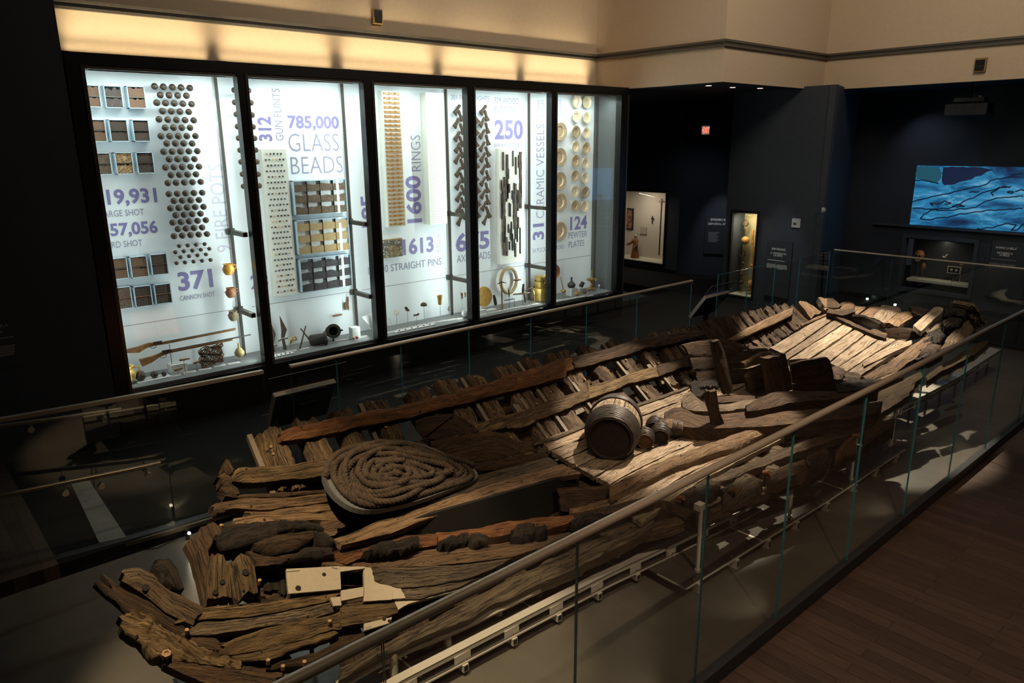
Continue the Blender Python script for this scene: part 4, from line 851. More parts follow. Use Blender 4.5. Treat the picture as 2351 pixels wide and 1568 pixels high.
    # stem lumps
    for A, B, m, h in (([(1000, 530), (1120, 470), (1260, 440), (1300, 400)], [(980, 680), (1100, 620), (1200, 560), (1260, 500)], 'w_black', .10), ([(940, 690), (1060, 630), (1170, 640)], [(960, 740), (1080, 720), (1180, 690)], 'w_dark', .10), ([(900, 780), (1040, 720), (1130, 700)], [(920, 800), (1060, 760), (1120, 730)], 'w_black', .08),
                       ([(1180, 400), (1230, 340), (1310, 330), (1390, 370)], [(1200, 450), (1280, 440), (1340, 420), (1380, 400)], 'w_black', .26), ([(1190, 270), (1270, 225), (1400, 225), (1440, 240)], [(1200, 330), (1290, 320), (1400, 330), (1450, 300)], 'w_black', .34)):
        timber('stem_lump', A, B, h, .16, m, K, .04, .04, .05, crown=.03)
    timber('outer_plank', [(1150, 690), (1240, 540), (1330, 440), (1420, 340)], [(1250, 655), (1340, 610), (1450, 540), (1510, 470)], .18, .10, 'w_amber', K, .02, .03, .05)
    timber('outer_plank', [(1010, 950), (1150, 850), (1350, 730), (1500, 640), (1640, 570)], [(1030, 1000), (1200, 890), (1400, 790), (1560, 690), (1660, 610)], -.05, .12, 'w_amber', K, .02, .03, .05)
    p, n = vp((1450, 480), (1640, 410), K, 0)
    timber('stem_post', [(1440, 230), (1480, 210), (1530, 205), (1560, 250), (1600, 330), (1630, 395)], [(1440, 330), (1490, 390), (1510, 440), (1530, 470), (1560, 460), (1600, 440)], 0, .3, 'w_amber', K, .05, .04, .05, plane=p, nrm=n, crust=.025)
    timber('keel_plank', [(1520, 490), (1600, 440), (1690, 405)], [(1530, 505), (1620, 465), (1700, 430)], .05, .08, 'w_dark', K)
floor_planks()
def under():
    rd = random.Random(9)
    def run(nm, x0, x1, y, w_, h, mat, th=.07):
        n = 22; A = [V((x0+(x1-x0)*k/n, y, 0)) for k in range(n+1)]; B = [V((p.x, y-w_, 0)) for p in A]
        for p in A+B: p.z = hull(p.x, p.y)+h
        timber(nm, A, B, 0, th, mat, None, .014, .02, .08, step=.12)
    y = 6.6
    while y > 5.25:       # bottom planking that shows dark between the timbers above it
        w_ = rd.uniform(.22, .3); run('bottom_plank', 1.7+rd.random()*.4+max(0, y-5.6)*.8 - max(0, 5.3-y)*.3, 6.4, y, w_, -.13, 'w_dark'); y -= w_-.01
    for y in (7.0, 6.62): run('outer_plank', 4.6, 10.6, y, .17, -.17, 'w_dark')  # planks added behind the frames so their gaps stay dark
    for x in (2.4, 3.0, 3.6, 4.2, 4.8, 5.4): # cross timbers aft
        A = [V((x, 4.8+1.5*k/10, 0)) for k in range(11)]; B = [V((x+.26, p.y, 0)) for p in A]
        for p in A+B: p.z = hull(p.x, p.y)-.05
        timber('floor_timber', A, B, 0, .1, 'w_dark', None, .02, .02, .05)
    # frame ends along the near edge of the hull
    x = 6.2
    while x < 13.2:
        yb = 4.12+.05*math.sin(x*3)+ (.25*max(0, x-11)); A = [V((x, yb+.62*k/6, 0)) for k in range(7)]; B = [V((x+rd.uniform(.26, .36), p.y, 0)) for p in A]
        for p in A+B: p.z = hull(p.x, p.y)-.04
        timber('frame_end', A, B, 0, .17, rd.choice(('w_dark', 'w_frame', 'w_black', 'w_dark')), None, .03, .03, .07, crown=.02); x += rd.uniform(.42, .55)
under()
def middle():
    K = C3
    # transverse bulkhead boards beside the rope
    p, n = vp((1280, 1070), (1560, 1150), K, 18, .1)
    o = timber('bulkhead_board', [(1185, 830), (1250, 800), (1450, 765), (1540, 795), (1650, 870)], [(1195, 910), (1250, 945), (1320, 975), (1480, 945), (1665, 912)], 0, .05, 'w_dark', K, .006, .008, .02, plane=p, nrm=n)
    a, b = p(*K(1262, 945)), p(*K(1475, 782)); MB().prism([a+n*.01, a+n*.01+V((.05, .02, .0)), b+n*.01+V((.05, .02, 0)), b+n*.01], n*.008).build('pale_stripe', 'w_grey', o)
    timber('bulkhead_board', [(1300, 985), (1500, 945), (1760, 905), (1880, 925), (1950, 980), (2080, 1000)], [(1330, 1060), (1420, 1120), (1530, 1168), (1800, 1120), (1950, 1095), (2105, 1060)], 0, .05, 'w_dark', K, .008, .012, .03, plane=p, nrm=n)
    timber('bulkhead_board', [(1530, 1172), (1800, 1125), (2140, 1075), (2220, 1110)], [(1560, 1215), (1800, 1205), (2050, 1165), (2285, 1142)], 0, .05, 'w_dark', K, .008, .01, .02, plane=p, nrm=n)
    timber('broken_stub', [(2125, 1030), (2140, 1012), (2200, 1050)], [(2130, 1075), (2170, 1085), (2215, 1105)], .25, .08, 'w_dark', K, .02, .02, .04)
    timber('ceiling_plank', [(1160, 985), (1250, 965)], [(1200, 1010), (1300, 1050)], .1, .06, 'w_amber', K)
    # low platform: the broad pale plank and its neighbour, with the dark hold under its edge
    K = None; h = .30
    timber('platform_plank', [(815, 1222), (930, 1163), (1090, 1093), (1258, 1048)], [(768, 1238), (931, 1177), (1115, 1119), (1283, 1067)], h, .06, 'w_grey', K, .006, .006, .02)
    timber('platform_plank', [(763, 1236), (931, 1174), (1115, 1116), (1290, 1064)], [(785, 1250), (893, 1223), (1083, 1153), (1266, 1096), (1334, 1086)], h+.01, .07, 'w_tan', K, .010, .010, .02)
    # black sheet for the shade of the open hold under the platform
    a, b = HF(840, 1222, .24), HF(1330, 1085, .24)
    MB().prism([a, b, V((b.x, b.y, .12)), V((a.x, a.y, .12))], (0.02, .04, 0)).build('hold_shade_sheet', 'hole', SHIP)
    K = C6
    p, n = vp((1700, 250), (2150, 120), K, 20)
    timber('hold_board', [(1600, 75), (1790, 55), (2040, 50), (2120, 75), (2160, 115)], [(1650, 250), (1760, 255), (1900, 215), (2040, 180), (2150, 125)], 0, .05, 'w_dark', K, .012, .014, .03, plane=p, nrm=n)
    # near side stringer with charred lumps, and the weathered planks under it
    timber('stringer', [(-200, 560), (0, 490), (250, 455), (480, 430), (690, 398)], [(-150, 600), (0, 640), (130, 590), (400, 560), (690, 490)], .20, .13, 'w_orange', K, .02, .022, .04)
    timber('stringer', [(690, 396), (900, 375), (1100, 348), (1240, 320), (1500, 290), (1740, 258)], [(692, 480), (900, 440), (1080, 430), (1240, 420), (1520, 380), (1740, 318)], .20, .13, 'w_orange', K, .02, .022, .04)
    timber('stringer', [(1745, 258), (1900, 222), (2100, 170), (2345, 110)], [(1745, 315), (1900, 280), (2100, 235), (2350, 160)], .20, .13, 'w_dark', K, .02, .022, .04)
    for A, B in (([(110, 570), (250, 480), (480, 435), (530, 470)], [(160, 600), (300, 590), (440, 560), (545, 520)]), ([(700, 500), (790, 440), (900, 425)], [(720, 520), (820, 515), (920, 490)]), ([(905, 440), (960, 400), (1040, 430)], [(920, 480), (980, 500), (1080, 480)]), ([(1250, 390), (1360, 340), (1420, 345)], [(1260, 450), (1360, 450), (1440, 420)]), ([(1430, 350), (1500, 340), (1530, 390)], [(1430, 420), (1480, 430), (1535, 425)]), ([(1710, 330), (1830, 250), (1950, 260)], [(1720, 370), (1850, 330), (1990, 300)])):
        timber('charred_lump', A, B, .25, .12, 'w_black', K, .045, .04, .03, crown=.05, step=.035)
    timber('outer_plank', [(-220, 610), (0, 650), (300, 590), (600, 540), (1150, 490), (1500, 440), (1760, 390)], [(-200, 660), (0, 672), (400, 672), (900, 640), (1250, 590), (1500, 520)], .15, .10, 'w_tan', K, .014, .018, .04)
    timber('outer_plank', [(180, 682), (500, 672), (900, 650), (1250, 605)], [(205, 790), (400, 838), (880, 775), (1120, 690)], .16, .09, 'w_grey', K, .014, .018, .05)
    timber('outer_plank', [(405, 842), (700, 805), (880, 780), (1050, 742)], [(430, 915), (560, 905), (860, 825), (960, 780)], .14, .09, 'w_grey', K, .012, .016, .05)
    timber('ceiling_plank', [(-60, 960), (120, 945), (330, 920)], [(-60, 1130), (200, 1090), (385, 1010)], .10, .09, 'w_amber', K, .016, .02, .04)
    # outer strakes seen through the glass, and the pale batten under them
    timber('outer_plank', [(-60, 1440), (200, 1300), (500, 1150), (800, 990), (1150, 800), (1500, 640)], [(-60, 1540), (130, 1425), (400, 1285), (800, 1125), (1150, 950), (1500, 790)], -.03, .14, 'w_grey', K, .024, .026, .04)
    timber('outer_plank', [(1480, 650), (1700, 530), (1950, 400), (2345, 250)], [(1480, 800), (1700, 700), (1900, 600), (2345, 365)], -.03, .14, 'w_grey', K, .024, .026, .04)
    timber('support_batten', [(-100, 1555), (130, 1425), (400, 1290), (800, 1130), (1500, 800), (2345, 372)], [(-70, 1615), (165, 1478), (435, 1342), (830, 1182), (1520, 842), (2355, 412)], -.18, .03, 'white', K, .001, .004, .01, nw=2)
    K = C7
    timber('outer_plank', [(0, 900), (300, 830), (640, 745), (900, 660), (1130, 590), (1290, 520)], [(0, 985), (300, 910), (560, 830), (800, 745), (1050, 660), (1200, 610)], -.10, .12, 'w_amber', K, .022, .022, .05)
    timber('outer_plank', [(1130, 590), (1400, 480), (1700, 350), (1950, 250), (2085, 140)], [(1130, 625), (1400, 530), (1720, 360), (1960, 275), (2090, 190)], -.14, .10, 'w_grey', K, .022, .022, .05)
    timber('splinter', [(640, 690), (760, 660), (885, 622)], [(650, 700), (780, 690), (860, 650)], -.02, .03, 'w_pale', K); timber('splinter', [(880, 645), (1100, 590), (1380, 480)], [(890, 655), (1100, 605), (1385, 492)], -.06, .03, 'w_pale', K)
    # ridge timber and strakes between the planking and the near edge
    timber('keelson', [(0, 560), (200, 450), (460, 340), (800, 212), (1000, 140), (1225, 62)], [(0, 640), (250, 520), (500, 405), (760, 315), (940, 255), (1290, 100)], .14, .16, 'w_tan', K, .02, .016, .03, crown=.05)
    timber('strake', [(-300, 720), (0, 640), (500, 420), (940, 255), (1300, 110), (1700, 20)], [(-300, 760), (0, 700), (500, 500), (950, 320), (1500, 110), (1750, 60)], .05, .10, 'w_tan', K, .016, .018)
    timber('strake', [(560, 590), (900, 440), (1300, 270), (1700, 130), (1960, 60)], [(560, 620), (900, 500), (1300, 345), (1700, 200), (1980, 110)], .02, .10, 'w_frame', K, .02, .022)
    for A, B, m in (([(550, 610), (650, 560), (780, 560), (830, 580)], [(560, 690), (680, 690), (780, 660), (830, 630)], 'w_black'), ([(660, 550), (740, 510), (850, 540)], [(680, 600), (780, 580), (850, 565)], 'w_dark'), ([(845, 590), (980, 510), (1100, 470), (1180, 510)], [(880, 640), (1000, 620), (1100, 570), (1180, 530)], 'w_grey'), ([(1200, 450), (1330, 390), (1480, 350), (1650, 290)], [(1210, 510), (1350, 490), (1500, 430), (1690, 330)], 'w_dark'), ([(1500, 370), (1590, 300), (1680, 310)], [(1510, 420), (1600, 410), (1690, 350)], 'w_black'), ([(1740, 300), (1800, 200), (1890, 165)], [(1740, 330), (1830, 290), (1900, 225)], 'w_orange'), ([(1950, 140), (2080, 60), (2190, 20)], [(1960, 190), (2080, 160), (2200, 80)], 'w_dark'), ([(0, 690), (120, 570), (150, 610)], [(0, 740), (80, 680), (150, 640)], 'w_black'), ([(250, 740), (400, 650), (490, 690)], [(280, 770), (420, 740), (490, 710)], 'w_dark')):
        timber('broken_frame_end', A, B, .03, .16, m, K, .04, .035, .04, crown=.04, step=.04)
    for q in ((1215, 455), (955, 590), (555, 650), (1905, 170)):
        p = HF(*K(*q), .09); MB().lathe([(.03, -.05), (.03, .03), (0, .03)], 9, Matrix.Translation(p) @ Matrix.Rotation(R(70), 4, 'X')).build('peg', 'w_orange', SHIP)
    K = C5
    timber('outer_plank', [(1300, 830), (1450, 700), (1640, 640), (1790, 620)], [(1340, 900), (1480, 860), (1600, 800), (1720, 720)], -.02, .12, 'w_dark', K, .03, .03, .05)
    timber('outer_plank', [(1080, 960), (1300, 890), (1430, 860), (1620, 870)], [(1100, 1040), (1260, 1010), (1420, 950), (1600, 900)], -.02, .12, 'w_frame', K, .03, .03, .05)
    timber('outer_plank', [(1480, 720), (1640, 640), (1800, 560)], [(1500, 760), (1680, 690), (1830, 600)], .0, .10, 'w_amber', K, .02, .02, .05)
    # curved knees and loose floor timbers lying in the hold
    timber('curved_knee', [(75, 838), (130, 808), (200, 800), (260, 842), (350, 862), (480, 850), (600, 832), (950, 825), (1200, 805), (1550, 762)], [(78, 880), (150, 918), (250, 938), (380, 946), (560, 940), (720, 932), (900, 918), (1050, 905), (1300, 880), (1500, 840)], .24, .22, 'w_dark', K, .014, .012, .03, crown=.02)
    timber('curved_knee', [(192, 760), (200, 720), (250, 690), (310, 760), (400, 790), (500, 785), (620, 752), (760, 735)], [(195, 800), (240, 822), (300, 832), (400, 832), (500, 828), (600, 812), (660, 800), (740, 780)], .26, .18, 'w_grey', K, .014, .012, .03)
    timber('floor_timber', [(620, 790), (700, 748), (800, 702), (960, 690), (1130, 702), (1380, 698), (1500, 672)], [(632, 832), (720, 822), (820, 795), (960, 762), (1130, 750), (1360, 735), (1520, 690)], .36, .16, 'w_dark', K, .016, .014, .03, crown=.02)
    timber('floor_timber', [(1230, 650), (1300, 625), (1420, 615), (1545, 618)], [(1240, 705), (1350, 695), (1450, 680), (1545, 628)], .40, .12, 'w_black', K, .016, .014, .03)
    timber('floor_timber', [(420, 735), (560, 722), (700, 722)], [(430, 770), (560, 765), (680, 745)], .26, .12, 'w_dark', K, .016)
    # uprights
    p, n = vp((425, 1040), (508, 1035), K, -4)
    timber('stanchion', [(358, 705), (356, 770), (380, 850), (400, 940), (425, 1040)], [(428, 700), (440, 780), (448, 840), (490, 940), (508, 1035)], 0, .07, 'w_dark', K, .008, .008, .02, plane=p, nrm=n)
    p, n = vp((800, 720), (940, 690), K, 0, .25)
    timber('stanchion', [(752, 480), (765, 560), (785, 650), (792, 735)], [(895, 450), (915, 520), (930, 600), (945, 690)], 0, .10, 'w_dark', K, .012, .012, .04, plane=p, nrm=n)
    p, n = vp((480, 720), (540, 715), K, 0, .1)
    timber('stanchion', [(398, 365), (410, 430), (440, 560), (482, 722)], [(450, 360), (485, 440), (515, 570), (545, 715)], 0, .08, 'w_dark', K, .010, .010, .03, plane=p, nrm=n)
    p, n = vp((260, 720), (640, 660), K, 6)
    timber('cross_plank', [(215, 390), (330, 360), (430, 348), (540, 358), (650, 412)], [(245, 470), (340, 462), (430, 455), (540, 440), (640, 420)], 0, .06, 'w_dark', K, .010, .02, .03, plane=p, nrm=n)
    timber('cross_plank', [(250, 478), (430, 460), (620, 430), (770, 408)], [(270, 560), (430, 555), (620, 545), (785, 500)], 0, .06, 'w_dark', K, .010, .012, .03, plane=p, nrm=n)
    timber('cross_plank', [(290, 570), (430, 560), (640, 550)], [(300, 650), (430, 655), (640, 655)], 0, .06, 'w_dark', K, .010, .012, .03, plane=p, nrm=n)
    timber('cross_plank', [(250, 640), (330, 600), (430, 600), (440, 650)], [(265, 720), (300, 735), (360, 700), (440, 660)], .2, .06, 'w_black', K, .01, .012, .02)
    p, n = vp((650, 722), (800, 700), K, 4, .1)
    timber('box_board', [(612, 590), (640, 560), (760, 520), (770, 560)], [(640, 660), (650, 722), (720, 715), (800, 700)], 0, .07, 'w_dark', K, .01, .012, .02, plane=p, nrm=n)
    timber('box_board', [(610, 510), (690, 465), (760, 438), (800, 440)], [(625, 545), (700, 520), (760, 510), (800, 490)], 0, .07, 'w_amber', K, .014, .014, .03, plane=p, nrm=n)
    p, n = vp((950, 670), (1225, 660), K, 4, .15)
    timber('box_board', [(928, 525), (1010, 495), (1170, 470), (1192, 490)], [(940, 650), (1020, 652), (1150, 645), (1228, 640)], 0, .10, 'w_dark', K, .006, .008, .015, plane=p, nrm=n)
    timber('box_board', [(940, 655), (1080, 655), (1230, 650)], [(950, 705), (1080, 705), (1250, 700)], 0, .08, 'w_dark', K, .006, .008, .015, plane=p, nrm=n)
    for A, B in (([(1195, 530), (1240, 520), (1285, 545)], [(1210, 600), (1250, 610), (1290, 590)]), ([(1290, 570), (1340, 565), (1400, 590)], [(1290, 620), (1340, 628), (1410, 622)])):
        timber('broken_edge', A, B, .3, .2, 'w_dark', K, .04, .04, .05, step=.04)
middle()
# ================================================================== CARGO IN THE HULL
def barrel(name, label, c, r, L, az, pitch, head, stave, hoops, seed=1, group=None):
    """cask lying on its bilge: c = centre of the near head, axis runs away from it"""
    ax = V((math.cos(az)*math.cos(pitch), math.sin(az)*math.cos(pitch), math.sin(pitch))); M0 = Matrix.Translation(c) @ ax.to_track_quat('Z', 'Y').to_matrix().to_4x4()
    t = thing(name, label, 'barrel', c, group); rh = r*.80
    rad = lambda z: rh+(r-rh)*(1-(2*z/L-1)**2)
    m = MB(); n = 16
    for k in range(n):
        a0, a1 = 2*math.pi*(k+.03)/n, 2*math.pi*(k+.97)/n
        for i in range(10):
            za, zb = L*i/10, L*(i+1)/10; ra, rb = rad(za), rad(zb); q = []
            for z, rr, a in ((za, ra, a0), (za, ra, (a0+a1)/2), (za, ra, a1), (zb, rb, a1), (zb, rb, (a0+a1)/2), (zb, rb, a0)): q.append(M0 @ V((rr*math.cos(a), rr*math.sin(a), z)))
            m.quad(*q)
    rd = random.Random(seed)
    o = m.build('staves', MT[stave], t)
    me = o.data; ul = me.uv_layers.new(name='UVMap'); Mi = M0.inverted()
    for lp in me.loops: p = Mi @ me.vertices[lp.vertex_index].co; ul.data[lp.index].uv = (p.z, math.atan2(p.y, p.x)*r)
    pr = [(0, .02), (rh*.93, .02), (rh*.93, -.005), (rh*1.0, -.012), (rh*1.0, .04)]
    h = MB().lathe(pr, 32, M0).build('head', MT[head], t, 40)
    MB().lathe([(rh*.92, L-.03), (rh*.92, L-.02), (0, L-.02)], 24, M0).build('head', MT[head], t, 40)
    for a, b, k in hoops:
        for i in range(k):
            z = L*(a+(b-a)*i/max(1, k-1)); rr = rad(z)+.008*r/.3; pts = [M0 @ V(((rr+rd.uniform(-.002, .003))*math.cos(x), (rr+rd.uniform(-.002, .003))*math.sin(x), z+rd.uniform(-.002, .002))) for x in [2*math.pi*j/36 for j in range(37)]]
            MB().tube(pts, .0155*r/.3, 6, False).build('hoop', MT['hoop'], t, 60)
    return t
MT['hoop'] = plain('dark_withy_hoop', (.030, .022, .017), .42, 0, var=.4, scale=40, bump=.25)
MT['headshade'] = plain('shaded_barrel_head', (.016, .010, .007), .8, var=.3, bump=.15)  # head turned from the lamps, its shade put into the colour
MT['headlight'] = plain('brown_barrel_head', (.075, .035, .015), .7, var=.3, bump=.15)
c0 = HF(1404, 1056, .05)
barrel('barrel', 'large wooden barrel lying on the planking, bound with dark hoops', V((c0.x-.02, c0.y+.02, c0.z+.275)), .335, .80, R(34), R(2), 'headshade', 'w_pale', ((.02, .33, 9), (.68, .97, 8)), 1)
SB = (('small dark-hooped cask with a brown head, close beside the large barrel', (1480, 1030), .118, .25, 38, 'headlight', 'w_dark', ((.05, .38, 6), (.6, .95, 6))), ('small dark cask seen head on, second from the large barrel', (1515, 1020), .120, .26, 36, 'headshade', 'w_dark', ((.04, .42, 7), (.58, .96, 7))), ('small dark cask lying half hidden behind two others', (1500, 1000), .115, .26, 30, 'headshade', 'w_dark', ((.05, .42, 6), (.58, .95, 6))), ('small dark-hooped cask lying sideways, farthest from the large barrel', (1566, 1002), .125, .30, 125, 'headshade', 'w_tan', ((.05, .40, 7), (.66, .95, 5))))
for i, (lab, q, r, L, az, hd, st, hp) in enumerate(SB):
    p = HF(*q, .05); c = V((p.x, p.y, p.z+r*.83))
    barrel('small_cask', lab, c, r, L, R(az), 0, hd, st, hp, 5+i, 'small casks beside the barrel')
def rope():
    K = C2; h = .40
    out = [(995, 680), (1030, 560), (1090, 480), (1250, 410), (1450, 372), (1600, 380), (1760, 440), (1950, 530), (2120, 605), (2165, 650), (2100, 700), (1850, 790), (1600, 880), (1400, 940), (1250, 945), (1160, 900), (1060, 800)]
    P = [HF(*K(*q), h-.05) for q in out]; n_ = hnorm(sum(P, V((0, 0, 0)))/len(P)); cc = sum(P, V((0, 0, 0)))/len(P)
    # flatten onto one gently tilted sheet
    P = [p-n_*((p-cc).dot(n_)) for p in P]
    def dense(Pn, n):
        L = Pn+[Pn[0]]; r = resamp(L, n)[:-1]
        for _ in range(3): r = [(r[i-1]+r[i]*2+r[(i+1) % n])/4 for i in range(n)]
        return r
    D = dense(P, 72)
    tr = thing('rope_tray', 'grey rounded tray holding the coiled rope on the hull timbers', 'tray', cc)
    MB().prism(D, -n_*.015).build('tray_base', 'traygrey', tr)
    wv = MB(); k = len(D)
    for i in range(k):
        j = (i+1) % k; a, b = D[i], D[j]; oa, ob = a+(a-cc).normalized()*.05, b+(b-cc).normalized()*.05
        wv.quad(a, b, ob+n_*.035, oa+n_*.035); wv.quad(oa+n_*.035, ob+n_*.035, ob-n_*.02, oa-n_*.02)
    wv.build('tray_rim', 'traygrey', tr, 40)
    # the rope: one long three-strand line laid in a spiral, two layers
    rr = .031; pts = []; rd = random.Random(2)
    def lap(s, ph, z, cx):
        q = D[int(ph*72) % 72].lerp(D[(int(ph*72)+1) % 72], (ph*72) % 1); c = cc+cx
        return c+(q-c)*s+n_*z
    turns = 10.5; st = 78
    ex = (D[30]-cc)*.16
    for i in range(int(turns*st)):
        f = i/(turns*st); s = .97*(1-f)+.05; p = lap(s, (i/st) % 1, .035+.012*noise.noise(V((i*.05, 0, 0))), -ex*f*1.6); p += V((noise.noise(V((i*.06, 3, 0))), noise.noise(V((i*.06, 7, 0))), 0))*.045; pts.append(p)
    up = []
    for i in range(int(8.5*st)):
        f = i/(8.5*st); s = .08+.86*f+.05*noise.noise(V((i*.021, 30, 0))); p = lap(s, (i/st) % 1, .088-.03*max(0, f-.6)/.4+.022*noise.noise(V((i*.045, 9, 0))), -ex*(1-f)*1.6+ex*.1); p += V((noise.noise(V((i*.07, 13, 0))), noise.noise(V((i*.07, 17, 0))), 0))*.17; up.append(p)
    pts += up
    L = resamp(pts, 3400)
    m = MB()
    for sgn in range(3):
        S = []; u = None
        for i in range(len(L)):
            t = (L[min(i+1, len(L)-1)]-L[max(i-1, 0)]).normalized(); b = t.cross(n_).normalized(); a = i*.62+sgn*2*math.pi/3
            S.append(L[i]+(n_*math.cos(a)+b*math.sin(a))*rr*.52)
        m.tube(S, rr*.60, 6)
    o = m.build('rope_coil', 'rope', None, 70); origin(o, cc); tag(o, 'thick brown twisted rope coiled in a grey tray inside the hull', 'rope')
MT['traygrey'] = plain('grey_tray', (.10, .10, .10), .55, .2, var=.08, bump=.03)
MT['rope'] = plain('dark_brown_rope', (.034, .021, .0125), .9, var=.5, scale=18, bump=.3)
rope()

# ================================================================== CRADLE UNDER THE HULL
CR = thing('hull_cradle', 'silver metal cradle of beams, plates and posts under the wreck', 'cradle', (7, 4.6, 0))
def cradle():
    B = [(1.4, 4.62), (2.9, 4.585), (4.1, 4.53), (5.3, 4.47), (6.4, 4.37), (7.6, 4.28), (8.0, 4.27)]
    m = MB(); d = MB(); s = MB()
    for (xa, ya), (xb, yb) in zip(B, B[1:]):
        m.prism([(xa, ya, .235), (xb, yb, .235), (xb, yb+.10, .235), (xa, ya+.10, .235)], (0, 0, .012)); m.prism([(xa, ya, .205), (xb, yb, .205), (xb, yb, .247), (xa, ya, .247)], (0, .008, 0))
        d.prism([(xa, ya-.03, .12), (xb, yb-.03, .12), (xb, yb+1.6, .12), (xa, ya+1.6, .12)], (0, 0, .012)); s.prism([(xa, ya-.035, .118), (xb, yb-.035, .118), (xb, yb-.025, .118), (xa, ya-.025, .118)], (0, 0, .016))
    m.build('edge_beam', 'silver', CR); d.build('base_plate', 'darkplate', CR); s.build('plate_edge', 'silver', CR)
    def yb(x):
        for (xa, ya), (xb, y2) in zip(B, B[1:]):
            if xa <= x <= xb: return ya+(y2-ya)*(x-xa)/(xb-xa)
        return 4.3
    x = 1.7
    while x < 7.9:
        f = MB().bx(x-.03, x+.03, yb(x)-.05, yb(x)+.10, .045, .118).build('square_foot', 'silver', CR); MB().bx(x-.022, x+.022, yb(x)-.052, yb(x)-.049, .055, .108).build('foot_opening', 'hole', f)
        MB().bx(x-.09, x+.09, yb(x)-.005, yb(x)+.004, .12, .21).build('beam_tab', 'silver', CR)
        MB().lathe([(.010, 0), (.010, .02), (0, .02)], 8, Matrix.Translation((x+.02, yb(x)-.015, .132))).build('bolt', 'steel', CR)
        x += .57
    for q0, q1 in (((905, 1550), (890, 1510)), ((1028, 1480), (1020, 1450)), ((1145, 1410), (1137, 1385)), ((1238, 1366), (1228, 1342)), ((1330, 1320), (1322, 1297)), ((1416, 1277), (1408, 1254)), ((1488, 1232), (1483, 1212))):
        p = onz(*q0, .135); MB().tube([(p.x, p.y, .134), (p.x, p.y, .42)], .038, 14).build('tube_post', 'silver', CR, 40)
    for x in (3.0, 4.4, 5.6): MB().bx(x-.01, x+.01, 4.62, 6.0, .14, .145).build('plate_joint', 'silver', CR)
    # low dark platform along the middle
    L = [(5.84, 3.88), (7.2, 3.84), (8.9, 3.80), (10.2, 3.80), (11.3, 3.80)]
    m = MB(); s = MB()
    for (xa, ya), (xb, y2) in zip(L, L[1:]):
        m.prism([(xa, ya, .11), (xb, y2, .11), (xb, y2+1.5, .11), (xa, ya+1.5, .11)], (0, 0, .012)); s.prism([(xa, ya-.008, .108), (xb, y2-.008, .108), (xb, y2+.004, .108), (xa, ya+.004, .108)], (0, 0, .017))
    m.build('base_plate', 'darkplate', CR); s.build('plate_edge', 'silver', CR); MB().bx(5.833, 5.845, 3.88, 4.25, .108, .125).build('plate_edge', 'silver', CR)
    def yl(x):
        for (xa, ya), (xb, y2) in zip(L, L[1:]):
            if xa <= x <= xb: return ya+(y2-ya)*(x-xa)/(xb-xa)
        return 3.8
    for x in (6.05, 6.75, 7.4, 8.05, 8.8, 9.6, 10.3, 11.0):
        f = MB().bx(x-.03, x+.03, yl(x)-.03, yl(x)+.12, .0, .108).build('square_foot', 'silver', CR); MB().bx(x-.02, x+.02, yl(x)-.033, yl(x)-.029, .02, .09).build('foot_opening', 'hole', f)
        MB().lathe([(.011, 0), (.011, .02), (0, .02)], 8, Matrix.Translation((x-.02, yl(x)+.04, .122))).build('bolt', 'steel', CR); MB().lathe([(.010, 0), (.010, .014), (0, .014)], 8, Matrix.Translation((x+.2, yl(x)+.45, .122))).build('bolt', 'steel', CR)
    MB().bx(7.28, 7.31, 3.85, 4.6, .122, .126).build('plate_joint', 'silver', CR); MB().bx(9.28, 9.31, 3.82, 4.5, .122, .126).build('plate_joint', 'silver', CR)
    for x, y, z in ((6.2, 3.99, .87), (8.05, 3.92, .74), (9.68, 3.89, .68), (11.25, 3.99, .72)):
        b = MB().tube([(x, y, .12), (x, y, z)], .024, 12).build('post', 'silver', CR, 40); MB().tube([(x, y, .12), (x, y, .155)], .034, 12).build('foot_collar', 'silver', b); MB().bx(x-.05, x+.05, y-.02, y+.06, z-.01, z+.06).build('top_bracket', 'silver', b)
    # third run under the bow, pale blocks on it
    q = [(1693, 940), (1790, 905), (1900, 860), (2010, 815), (2110, 780), (2200, 735), (2290, 705)]
    q = [(2060, 940), (2130, 905), (2200, 868), (2250, 835), (2300, 803)]
    P = [onz(a, b, .45) for a, b in q]; m = MB(); s = MB()
    for a, b in zip(P, P[1:]):
        m.prism([a, b, b+V((.05, .22, 0)), a+V((.05, .22, 0))], (0, 0, -.02)); s.prism([a, b, b-V((0, 0, .03)), a-V((0, 0, .03))], (0, .012, 0))
    m.build('bow_beam', 'silver', CR); s.build('beam_edge', 'silver', CR)
    MB().prism([a-V((0, 0, .09)) for a in P]+[a-V((0, 0, .11)) for a in P[::-1]], (0, .012, 0)).build('lower_rail', 'silver', CR)
    for a, b in zip(P, P[1:]):
        for t in (.15, .6):
            c = a.lerp(b, t); MB().bx(c.x-.02, c.x+.02, c.y, c.y+.02, c.z-.15, c.z-.02).build('beam_tab', 'silver', CR); MB().bx(c.x-.015, c.x+.015, c.y+.06, c.y+.09, 0, c.z-.02).build('post', 'darkplate', CR)
    for t in (.3, .9, 1.45, 2.0, 2.5, 3.0, 3.5):
        i = min(int(t), 3); c = P[i].lerp(P[i+1], t-i)+V((.05, .14, 0)); MB().prism([c, c+V((.16, .02, 0)), c+V((.16, .02, .10)), c+V((.02, 0, .13))], (0, .14, .03)).build('pale_block', 'white', CR)
    # dark slender props that carry the stern
    for q in ((420, 1568), (560, 1500), (700, 1420)):
        p = HF(*q, 0); MB().tube([(p.x+.1, p.y+.15, 0), (p.x+.1, p.y+.15, hull(p.x+.1, p.y+.15)-.12)], .02, 8).build('prop', 'darkplate', CR)
cradle()

